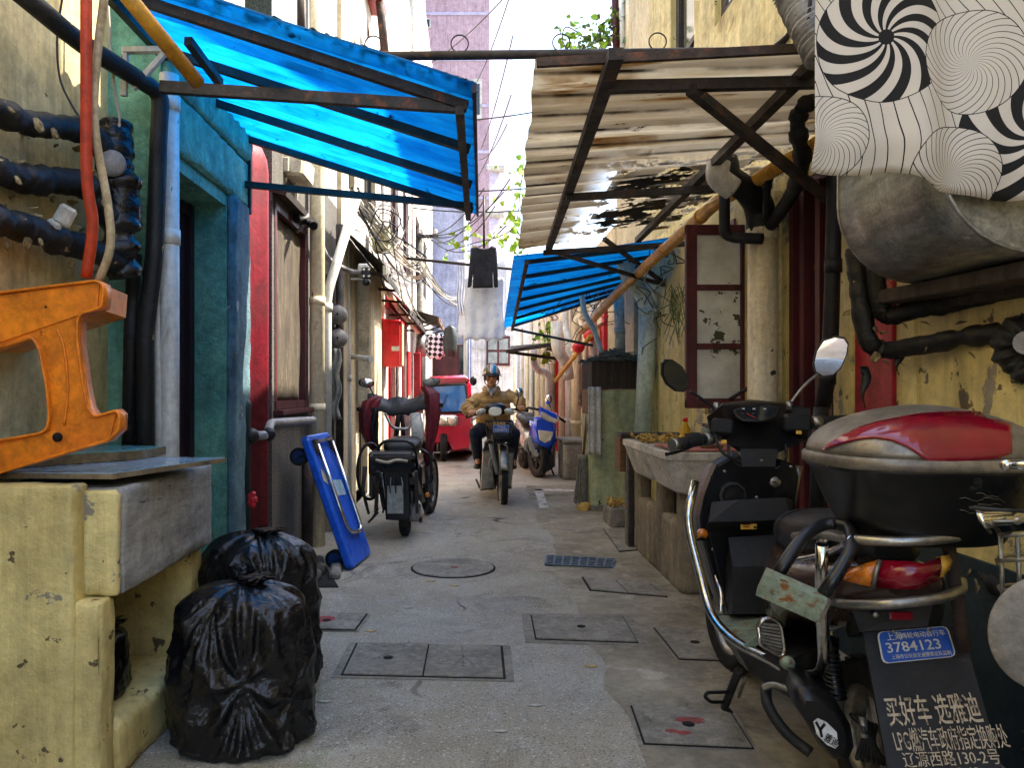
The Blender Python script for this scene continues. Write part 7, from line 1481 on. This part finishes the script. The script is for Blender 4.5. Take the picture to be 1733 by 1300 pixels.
part(MB().box(P(616, 458, 6.6), (.085, .16, .10), bev=.012), 'housing', m['pvc_white'], t); f = part(MB().box(P(620, 462, 6.48), (.08, .02, .10), bev=.01), 'face', m['black_pl'], t)
for dx in (-.022, .022):
    for dz in (-.028, .028): part(MB().lathe([(.001, 0), (.011, 0), (.011, .006), (.001, .008)], P(620, 462, 6.466)+V((dx, 0, dz)), (R(90), 0, 0), 12), 'lamp', m['lens_clear'], f)
part(MB().box(P(608, 472, 6.6), (.14, .03, .012)), 'bracket', m['pvc_white'], t); part(MB().lathe([(.001, 0), (.035, 0), (.03, .03), (.001, .03)], P(620, 478, 6.5), (R(90), 0, 0), 14), 'sensor', m['black_pl'], t)
CG = 'black bullet cameras by the dusty window'
for i, (px, py, dx, lb) in enumerate(((512, 366, -.2, 'black bullet camera pointing at us beside the dusty window'), (523, 378, .5, 'black bullet camera pointing across the lane beside the dusty window'))):
    t = thing('wall_camera', lb, 'camera', P(px, py, 5.5), CG); c = P(px, py, 5.45); d = V((dx, -.8, -.35)).normalized()
    part(MB().tube([c-d*.06, c+d*.09], .026, 14), 'housing', m['grey_meter' if i == 0 else 'black_pl'], t); part(MB().tube([c+d*.085, c+d*.1], .03, 14), 'lens_hood', m['black_pl'], t); part(MB().tube([c-d*.05, c+V((-.1, .06, -.05))], .012, 8), 'arm', m['grey_meter'], t)
t = thing('junction_box', 'cream plastic junction box under the end of the big blue awning', 'junction box', P(497, 285, 5.2))
part(MB().box(P(492, 286, 5.35), (.26, .34, .16), rot=(0, .1, 0), bev=.02), 'case', m['cabinet_box'], t); part(MB().box(P(483, 278, 5.16), (.05, .02, .1), bev=.006), 'latch', m['cabinet_box'], t)
part(MB().tube(smooth([P(485, 300, 5.2), P(478, 330, 5.25), P(490, 352, 5.3), P(502, 335, 5.3), P(500, 310, 5.3)]), .008, 8), 'cable_loop', m['cable_lt'], t)
for i, (py, lb) in enumerate(((533, 'upper of two grey gas meter domes beside the cream downpipe'), (573, 'lower of two grey gas meter domes beside the cream downpipe'))):
    t = thing('gas_meter', lb, 'gas meter', P(572, py+15, 6.7), 'grey gas meter domes'); c = P(572, py, 6.75)
    part(MB().ell(c, (.085, .09, .085), n=20), 'dome', m['grey_meter'], t); part(MB().box(c+V((-.05, .05, .05)), (.14, .1, .1), bev=.02), 'bracket', m['iron'], t); part(MB().ell(c+V((.01, -.088, 0)), (.008, .006, .012), n=8), 'screw', m['slot'], t)
gr = [[P(560+16*i/6+3*math.sin(j*1.1), 590+120*j/12, 6.6)+V((0, .03*math.sin(i*1.9+j*.7), 0)) for j in range(13)] for i in range(7)]
solo(MB().sheet(gr, .006), 'plastic_sheet', m['glass_dirty'], 'crumpled dusty plastic sheet hanging below the gas meters', 'plastic sheet')
t = thing('wall_cupboard', 'tall cream wall cupboard below the four light camera', 'cupboard', P(618, 650, 8.3))
part(MB().box((-1.16, 8.62, 1.75), (.16, 1.0, 1.5), bev=.008), 'body', m['cream'], t); part(MB().box((-1.15, 8.11, 1.75), (.12, .02, 1.42), bev=.004), 'door', m['cabinet_box'], t); part(MB().box((-1.1, 8.09, 1.7), (.012, .02, .1)), 'handle', m['steel'], t)
t = thing('switch_box', 'mouldy pale green switch box high on the left wall', 'switch box', P(648, 430, 9))
part(MB().box(P(646, 406, 9.0), (.19, .3, .28), bev=.01), 'case', m['green_cab'], t); part(MB().box(P(646, 425, 8.84), (.02, .02, .03), bev=.004), 'lock', m['steel'], t)
t = thing('fire_box', 'bright red fire box standing out from the white left house', 'fire box', P(664, 620, 10.4))
part(MB().box(P(664, 582, 10.5), (.25, .34, .63), bev=.012), 'case', m['red_bright'], t); part(MB().box(P(669, 590, 10.32), (.1, .01, .06)), 'notice', m['paper_white'], t); part(MB().box(P(681, 584, 10.48), (.02, .26, .57), bev=.004), 'side_panel', m['green_cab'], t)
part(MB().box(P(665, 545, 10.5), (.28, .38, .03), rot=(0, .15, 0)), 'rain_lid', m['red_bright'], t)
# awnings on the left
def slope_awning(label, X0, X1, Y0, Y1, z0, z1, mat, edge, fringe=False, name='awning'):
    t = thing(name, label, 'awning', (X0, (Y0+Y1)/2, z1)); n = 12
    g_ = [[V((X0+(X1-X0)*i/6, Y0+(Y1-Y0)*j/n, z0+(z1-z0)*i/6+.015*noise.noise(V((i, j*.7, 2))))) for j in range(n+1)] for i in range(7)]
    part(MB().sheet(g_, .02), 'sheet', m[mat], t); part(MB().bar((X1, Y0, z1-.04), (X1, Y1, z1-.04), .03, .09), 'gutter', m[edge], t)
    for k in range(3):
        y = Y0+(Y1-Y0)*(.1+.4*k); part(MB().bar((X0, y, z0-.35), (X1+.03, y, z1-.05), .03, .03), 'bracket', m['iron_rust'], t)
    if fringe:
        fb = MB()
        for k in range(int((Y1-Y0)/.14)): part(MB().box((X1+.02, Y0+.07+.14*k, z1-.1), (.012, .09, .07), bev=.01), 'scallop', m['white'], t)
    return t
slope_awning('dark felt awning with a pale scalloped edge on the left', -1.22, -.84, 7.3, 10.3, 2.72, 2.38, 'roof', 'pvc_cream', True)
slope_awning('rusty red tin awning over the red framed doors on the left', -1.19, -.88, 10.6, 14.2, 2.62, 2.32, 'red_col', 'wood_dark')
slope_awning('brown plank awning far along the left wall', -1.15, -.66, 14.8, 17.6, 2.75, 2.6, 'wood_dark', 'wood')
for i, (y, wd, z, h, mt) in enumerate(((12.25, .5, 1.5, .9, 'white'), (14.1, .5, 1.5, .8, 'red_bright'))): solo(MB().box((-1.17, y, z), (.03, wd, h), bev=.004), 'notice_board', m[mt], ('white' if i == 0 else 'red')+' notice board on the white left house', 'notice board')
pipe('drainpipe', fillet([P(634, 700, 9.4), P(634, 470, 9.4), P(640, 455, 9.6)], .05), .03, 'pvc_yellow', 'thin ochre pipe on the edge of the cream cupboard', 'drainpipe', 10, DG)
pipe('pipe', smooth([P(640, 478, 9.3), P(660, 500, 10.2), P(680, 530, 11.6), P(708, 562, 14)]), .04, 'pvc_cream', 'cream sloping pipe running under the scalloped awning', 'pipe')
t = thing('water_heater', 'pale upright water heater on the left wall before the red post', 'water heater', P(711, 605, 14.2))
part(MB().tube([P(711, 604, 14.2), P(711, 562, 14.2)], .095, 16), 'tank', m['galv'], t); part(MB().tube([P(711, 612, 14.2), P(711, 604, 14.2)], .02, 8), 'pipe_stub', m['steel'], t)
solo(MB().box(P(706, 650, 13.6), (.12, .12, 1.1), bev=.01), 'post', m['red_paint'], 'red post beside the cabin tricycle', 'post')
# laundry and jackets far left
t = thing('washing_rod', 'rod carrying the checked cloth and green jacket far on the left', 'pole', P(735, 560, 15))
part(MB().tube([P(708, 558, 15), P(775, 560, 15)], .012, 8), 'rod', m['iron'], t)
def chk():
    N = NT('black white check'); v = N.coords(); ck = N.n('ShaderNodeTexChecker', {'Vector': N.n('ShaderNodeMapping', {'Vector': v, 'Rotation': (0, .7, 0)}).outputs[0], 'Color1': hx('#e4e2e6'), 'Color2': hx('#19181b'), 'Scale': 14.}); N.set(N.b.inputs['Base Color'], ck.outputs[0]); N.b.inputs['Roughness'].default_value = .85; return N.mat
m['check'] = chk()
mb = MB(); mb.loft([[P(738, y, 15)+V((rx*math.cos(a)*(1+.12*math.sin(5*a)), .12*math.sin(a), .015*math.sin(4*a))) for a in [2*PI*i/24 for i in range(24)]] for y, rx in ((566, .14), (570, .19), (590, .21), (600, .20), (607, .12))]); solo(mb, 'checked_cloth', m['check'], 'black and white checked cloth bundle hanging on the left', 'cloth')
mb = MB(); mb.loft([[P(762, y, 14.9)+V((rx*math.cos(a), .1*math.sin(a), .01*math.sin(3*a))) for a in [2*PI*i/20 for i in range(20)]] for y, rx in ((552, .06), (556, .11), (575, .14), (590, .13), (604, .09))]); solo(mb, 'jacket', m['green_jacket'], 'dark green padded jacket hanging beside the checked cloth', 'jacket')
# shirt and white washing on the cross pole
t = thing('clothes_pole', 'thin dark clothes pole crossing the lane behind the black shirt', 'pole', (-.1, 9.2, 2.6))
part(MB().tube([P(688, 437, 9.3), P(885, 457, 9.1)], .018, 8), 'pole', m['iron'], t); part(MB().tube([P(819, 330, 9.15), P(819, 420, 9.15)], .014, 8), 'hook_bar', m['iron'], t)
def garment(name, mat, label, outline, Y, th, cat):
    c = sum((P(x, y, Y) for x, y in outline), V((0,0,0)))/len(outline); A = [P(x, y, Y) for x, y in outline]
    mb = MB(); rr2 = []
    for k, d in ((.90, -th), (.985, -th*.7), (1., 0), (.985, th*.7), (.90, th)): rr2.append([V((c.x+(p.x-c.x)*k, Y+d, c.z+(p.z-c.z)*k)) for p in A])
    return solo(mb.loft(rr2, smooth_=True), name, m[mat], label, cat)
garment('shirt', 'grey_cloth', 'black long sleeved shirt hanging over the lane', [(806, 417), (812, 420), (819, 421), (827, 420), (832, 416), (840, 419), (842, 440), (843, 486), (838, 487), (836, 460), (834, 445), (834, 487), (800, 488), (801, 447), (799, 462), (796, 486), (791, 487), (795, 440), (797, 420)], 9.0, .04, 'shirt')
def hang(label, x0, x1, y0, y1, Y, mat, name, seed, amp=.03, nx=24, ny=18):
    g_ = [[P(x0+(x1-x0)*i/nx+2*math.sin(j*.5+seed)*(j/ny), y0+(y1-y0)*j/ny+(2*math.sin(i*.9+seed) if j == ny else 0), Y)+V((0, amp*math.sin(i*.85+seed+.06*j)*(.35+.65*j/ny), 0)) for j in range(ny+1)] for i in range(nx+1)]
    return solo(MB().sheet(g_, .006), name, m[mat], label, 'washing', 'white washing over the lane')
hang('white skirt hanging below the black shirt', 786, 852, 470, 575, 9.25, 'white_cloth', 'skirt', 1, .012)
hang('long white nightgown hanging behind the black shirt', 777, 858, 442, 572, 9.6, 'white_cloth', 'nightgown', 3, .02)
hang('narrow white towel hanging left of the nightgown', 774, 788, 440, 533, 9.45, 'white_cloth', 'towel', 5)
# utility pole
t = thing('utility_pole', 'grey utility pole with a crossarm rising above the left awnings', 'utility pole', P(712, 700, 16))
part(MB().tube([P(711, 700, 16), P(711, 395, 16)], .07, 12), 'pole', m['concrete'], t); part(MB().box(P(717, 400, 15.9), (.62, .06, .07)), 'crossarm', m['iron'], t)
for px in (697, 714, 737): part(MB().lathe([(.03, 0), (.045, .03), (.03, .06), (.05, .09), (.001, .12)], P(px, 397, 15.9), n=12), 'insulator', m['white'], t)
# cables
CBL = 'cables strung along and over the lane'; rnd = random.Random(12)
def cab(a, b, s, r, lb, mat='cable'): solo(MB().tube(sag(a, b, s, 18), r, 5, caps=False), 'cable', m[mat], lb, 'cable', CBL)
for k in range(12): cab(P(598+rnd.uniform(-10, 25), 330+rnd.uniform(-15, 25), 6.4), P(712+rnd.uniform(-14, 14), 455+rnd.uniform(-20, 20), 15.5), rnd.uniform(.02, .3), rnd.choice((.007, .009, .012)), 'cable slung along the left wall towards the utility pole', rnd.choice(('cable', 'cable_lt', 'cable_lt')))
for k in range(7): cab(P(708+rnd.uniform(-4, 10), 452+rnd.uniform(-14, 14), 15.5), P(778+rnd.uniform(-4, 6), 505+rnd.uniform(-14, 16), 20), rnd.uniform(.1, .4), .014, 'cable sagging from the utility pole to the lavender building', rnd.choice(('cable', 'cable_lt')))
for k in range(6): cab(P(700+rnd.uniform(0, 40), 397, 15.9), P(800+rnd.uniform(0, 90), 330+rnd.uniform(-40, 60), 12), rnd.uniform(.1, .4), .010, 'thin cable fanning out from the crossarm across the lane')
for a, b in (((705, 120), (858, -10)), ((800, 150), (862, -5)), ((815, 250), (868, 60)), ((808, 300), (865, 160)), ((812, 270), (858, 210))): cab(P(*a, 20), P(*b, 14), .15, .012, 'thin cable crossing the sky before the mauve tower')
for y0, y1 in ((318, 318), (352, 355), (205, 190)): cab(P(700, y0, 13), P(900, y1, 12), .05, .012, 'level wire crossing the lane below the mauve tower')
mb = None
for k in range(8):
    c = P(rnd.uniform(606, 668), rnd.uniform(330, 420), rnd.uniform(6.8, 9)); rr = rnd.uniform(.06, .16)
    solo(MB().tube([c+V((rr*math.cos(a)+.02*math.sin(3*a), .05*math.sin(a*2+k), rr*1.1*math.sin(a))) for a in [i*.42 for i in range(22)]], .006, 5, caps=False), 'cable', m[rnd.choice(('cable', 'cable_lt', 'iron_rust'))], 'loop of loose cable tangled on the upper left wall', 'cable', 'tangled cable loops on the left wall')
for k in range(16):
    a = P(rnd.uniform(596, 690), rnd.uniform(325, 460), rnd.uniform(6.6, 10)); b = a+V((rnd.uniform(-.1, .3), rnd.uniform(-.3, 1.2), rnd.uniform(-.7, .4)))
    solo(MB().tube(sag(a, b, rnd.uniform(-.05, .15), 8), .007, 5, caps=False), 'cable', m[rnd.choice(('cable', 'cable_lt'))], 'short stray wire on the upper left wall', 'cable', 'stray wires on the left wall')
t = thing('cable_coil', 'coil of spare cable hung below the utility pole', 'cable coil', P(706, 470, 14)); c = P(705, 456, 14)
for k in range(3): part(MB().tube([c+V(((.12+.02*k)*math.cos(a), .03*k, (.13+.02*k)*math.sin(a))) for a in [i*.3 for i in range(22)]], .012, 6, caps=False), 'loop', m['cable_lt'], t)
# things above the big awning
pipe('post', [P(505, 60, 5.6), P(503, -60, 5.6)], .05, 'wood_dark', 'brown weathered post tied with wire above the blue awning', 'post')
t = thing('board', 'orange brown boards leaning above the start of the blue awning', 'board', P(460, 40, 5))
part(MB().hexa([P(440, 45, 5), P(485, 58, 5.4), P(485, 58, 5.46), P(440, 45, 5.06), P(395, -40, 5), P(455, -40, 5.4), P(455, -40, 5.46), P(395, -40, 5.06)]), 'panel', m['wood'], t); part(MB().bar(P(488, 62, 5.3), P(440, -40, 5.3), .04, .05), 'batten', m['pvc_yellow'], t)
for k, (a, b, lb) in enumerate((((597, 85, 8), (573, -30, 8), 'pale bamboo rod leaning above the blue awning'), ((612, 90, 8.4), (592, -30, 8.4), 'grey wooden rod leaning above the blue awning'), ((652, 98, 9), (640, -30, 9), 'dark rusty bar beside the air conditioner'), ((622, 60, 9), (614, -20, 9), 'thin brown bar left of the air conditioner'))): pipe('rod', [P(*a), P(*b)], (.05, .04, .05, .025)[k], ('bamboo', 'pvc_white', 'iron_rust', 'wood')[k], lb, 'rod', 8)
t = thing('air_conditioner', 'white air conditioner unit above the big blue awning', 'air conditioner', P(642, 92, 12))
part(MB().box(P(642, 74, 12), (.46, .8, .42), bev=.02), 'case', m['cabinet_box'], t); f = part(MB().box(P(634, 76, 11.58), (.22, .02, .24), bev=.004), 'grille', m['slot'], t); part(MB().bar(P(634, 64, 11.56), P(634, 88, 11.56), .03, .02).bar(P(623, 76, 11.555), P(645, 76, 11.555), .02, .03), 'fan_guard', m['pvc_white'], f)
part(MB().bar(P(620, 92, 12.2), P(664, 92, 12.2), .05, .06), 'shelf', m['iron_rust'], t)
solo(MB().box(P(618, -4, 9), (.42, .7, .08), rot=(.0, .05, 0), bev=.01), 'awning', m['red_paint'], 'small red awning edge at the top left', 'awning')
pipe('pipe', [P(698, 25, 24), P(703, 70, 24)], .08, 'concrete', 'short grey pipe stub on the tall white building', 'pipe')
t = thing('street_lamp', 'thin curved lamp arm high on the tall white building', 'lamp', P(685, 100, 26)); part(MB().tube(smooth([P(685, 110, 26), P(684, 40, 26), P(690, 15, 26), P(710, 2, 26)]), .035, 8), 'arm', m['iron'], t); part(MB().ell(P(712, 2, 26), (.16, .1, .06), n=12), 'lamp_head', m['grey_meter'], t)

# ---------------------------------------------------------------- right wall, far
RGp = 'cream downpipes along the far right wall'
names = {0: 'stained', 1: 'pale', 2: 'slim', 3: 'crooked'}
spec = [(1004, 2.35, .05), (990, 1.95, .032), (975, 2.25, .075), (962, 2.05, .06), (950, 2.5, .05), (936, 2.15, .06), (928, 2.0, .065), (920, 2.6, .05), (909, 2.2, .06), (901, 2.5, .06), (893, 2.4, .06), (884, 2.3, .06), (877, 2.5, .06), (871, 2.4, .06)]
descr = ['nearest the mint pipe', 'thin one behind the mop handle', 'thickest one above the cement trough', 'one just left of the thickest', 'one beside the red stripe', 'one behind the blue scooter mirror', 'broad one next to the scooter mirror', 'tall slim one beyond the blue scooter', 'bent one beyond the blue scooter', 'tall one behind the rider', 'one rising above the black plank canopy', 'high one left of the plank canopy', 'higher one left of the plank canopy', 'farthest tall one by the lane bend']
for k, (px, zt, r) in enumerate(spec):
    X = 1.58; Y = X*1300/(px-800); pts = [V((X, Y, 0)), V((X, Y, zt))]
    if k % 2: pts = fillet([V((X, Y, 0)), V((X, Y, zt)), V((X-.02, Y+.35, zt+.25)), V((X, Y+.35, zt+.9))], .12)
    else: pts = fillet([V((X, Y, 0)), V((X, Y, zt)), V((X+.2, Y, zt+.14))], .08)
    pipe('drainpipe', pts, r, 'pvc_cream' if k % 3 else 'pvc_white', 'cream downpipe, '+descr[k]+', on the far right wall', 'drainpipe', 12, RGp, joints=[(V((X, Y, zt*.8)), (0, 0, 1)), (V((X, Y, .7)), (0, 0, 1))], jr=1.15)
pipe('drainpipe', fillet([P(942, 545, 11), P(942, 592, 11), P(958, 612, 11.2), P(962, 640, 11.3)], .15), .085, 'pvc_white', 'fat white elbow pipe hanging above the blue scooter', 'drainpipe', 16, RGp)
pipe('drainpipe', fillet([P(903, 590, 15), P(904, 625, 15), P(930, 632, 15), P(932, 690, 15)], .15), .07, 'pvc_white', 'white double elbow pipe behind the rider', 'drainpipe', 14, RGp)
t = thing('plank_canopy', 'small black plank canopy above the blue scooter', 'canopy', P(895, 590, 13))
part(MB().hexa([P(856, 598, 12.4), P(934, 587, 12.2), V((1.7, 14.6, 2.05)), V((.75, 14.8, 1.98)), P(857, 592, 12.4), P(934, 580, 12.2), V((1.7, 14.6, 2.12)), V((.75, 14.8, 2.05))]), 'sheet', m['roof'], t)
part(MB().bar(P(862, 596, 12.5), V((1.7, 13.2, 1.7)), .04, .05), 'brace', m['wood_dark'], t)
for k, (px, py, lb) in enumerate(((979, 588, 'lower red lantern under the small blue awning'), (998, 568, 'upper red lantern under the small blue awning'))):
    t = thing('lantern', lb, 'lantern', P(px, py+10, 10), 'red lanterns on the right'); c = P(px, py, 10); part(MB().ell(c, (.085, .085, .075), n=16), 'shade', m['red_bright'], t); part(MB().tube([c+V((0, 0, .07)), c+V((0, 0, .09))], .03, 10), 'cap', m['pvc_yellow'], t); part(MB().tube([c+V((0, 0, .09)), c+V((.1, .1, .25))], .004, 5), 'cord', m['cable'], t)
pipe('bamboo_rod', [P(940, 645, 11), P(1000, 568, 9.8)], .028, 'bamboo', 'bamboo rod leaning low behind the blue scooter', 'rod', 10)
solo(MB().loft([[P(990, y, 9.6)+V((rx*math.cos(a), .06*math.sin(a), 0)) for a in [2*PI*i/14 for i in range(14)]] for y, rx in ((640, .01), (655, .04), (672, .07), (688, .05))]), 'cloth', m['wood_dark'], 'dark brown rag hanging beside the mop handle', 'cloth')
solo(MB().box(P(990, 680, 9.6)+V((.1, .1, -.02)), (.3, .3, .03)), 'shelf', m['wood_dark'], 'dark little shelf behind the mop handle', 'shelf')
WG = 'dry vine stems under the awnings on the right'
for k in range(26):
    px, py, Y = (rnd.uniform(950, 1030), rnd.uniform(478, 535), rnd.uniform(8.3, 9.2)) if k < 15 else (rnd.uniform(1105, 1150), rnd.uniform(400, 560), rnd.uniform(6., 6.8)); p = P(px, py, Y); pts = [p]
    for q in range(5): p = p+V((rnd.uniform(-.14, .14), rnd.uniform(-.12, .12), rnd.uniform(-.16, .1))); pts.append(p)
    solo(MB().tube(smooth(pts, 4), .005, 5, caps=False), 'vine_stem', m['stem' if k % 2 else 'debris'], 'dry twisted stem tangled below the right awnings', 'vine', WG)
def leaves(pts, n, size, seed, mats=('leaf',), spread=.15):
    rnd = random.Random(seed); mb = MB()
    for k in range(n):
        c = V(rnd.choice(pts))+V((rnd.gauss(0, spread), rnd.gauss(0, spread), rnd.gauss(0, spread))); a = V((rnd.uniform(-1, 1), rnd.uniform(-1, 1), rnd.uniform(-.9, .3))).normalized(); b = a.orthogonal(); b.rotate(Matrix.Rotation(rnd.random()*6, 3, a)); s = size*rnd.uniform(.6, 1.3); nn = a.cross(b)*s*.12
        mb.add([c, c+a*s*.35+b*s*.38+nn, c+a*s*.75+b*s*.26, c+a*s*1.1-nn, c+a*s*.75-b*s*.26, c+a*s*.35-b*s*.38+nn], [(0, 1, 2, 3), (0, 3, 4, 5)], rnd.randrange(len(mats)))
    return mb
def vine(label, path, n, size, seed, spread=.14, mats=('leaf', 'leaf_dark')):
    t = thing('climbing_vine', label, 'vine', path[0]); pp = smooth(path, 5); part(MB().tube(pp, .008, 5, caps=False), 'stem', m['stem'], t); part(leaves(pp, n, size, seed, mats, spread), 'leaves', [m[x] for x in mats], t); return t
vine('bright green vine trailing beside the black shirt', [P(886, 275, 12), P(880, 330, 12), P(872, 380, 12), P(845, 400, 12), P(800, 412, 12), P(755, 425, 13)], 60, .10, 3, .12, ('leaf',))
vine('green vine climbing at the left edge of the beige awning', [P(893, 430, 12.5), P(880, 400, 12.5), P(868, 360, 12.5), P(884, 300, 12.5), P(897, 250, 12.5)], 70, .11, 4, .18, ('leaf',))
vine('sprig of green leaves under the small blue awning', [P(925, 600, 14), P(927, 575, 14), P(925, 550, 14)], 60, .12, 5, .1, ('leaf',))
vine('roof plants growing on top of the right house above the beige awning', [P(985, 82, 9), P(1010, 70, 9), P(1040, 55, 9), P(1052, 30, 9)], 260, .07, 6, .12, ('leaf_dark', 'leaf'))
vine('small leafy sprig above the wire ring', [P(960, 85, 9), P(952, 65, 9), P(958, 45, 9), P(985, 58, 9)], 24, .09, 7, .06, ('leaf',))
gt = MB(); 
for k in range(28):
    p = P(rnd.uniform(1132, 1160), rnd.uniform(478, 500), 6.0); pts = [p, p+V((rnd.uniform(-.06, .06), rnd.uniform(-.06, .06), -.12)), p+V((rnd.uniform(-.1, .1), rnd.uniform(-.08, .08), rnd.uniform(-.45, -.2)))]; gt.tube(pts, .003, 4, caps=False)
solo(gt, 'hanging_grass', [m['leaf_dark']], 'tuft of dry grass hanging beside the casement', 'grass', kind='stuff')
# upper right details
pipe('drainpipe', [P(1072, 90, 8.6), P(1070, -40, 8.6)], .075, 'pvc_cream', 'peeling fat pipe above the beige awning', 'drainpipe', 14); pipe('drainpipe', [P(1054, 90, 8.8), P(1052, -40, 8.8)], .03, 'pvc_white', 'thin pale pipe beside the peeling fat pipe', 'drainpipe', 10); pipe('post', [P(1043, 90, 8.9), P(1040, -40, 8.9)], .04, 'maroon', 'brown timber edge beside the thin pale pipe', 'post')
# small litter
for k, (px, py) in enumerate(((548, 1190), (627, 1070), (768, 993), (905, 1196), (1000, 1130), (730, 985), (690, 1030), (960, 905), (620, 1120), (845, 1240))):
    p = G(px, py); solo(MB().prism([p+V((x, y, .003)) for x, y in ((-.03, 0), (-.01, .008), (.03, .004), (.012, -.008))], (0, 0, .003)), 'litter', m['peel' if k % 3 else 'towel'], 'small scrap of dry leaf or paper lying on the paving', 'litter', 'scraps on the paving')
bpy.context.view_layer.update()
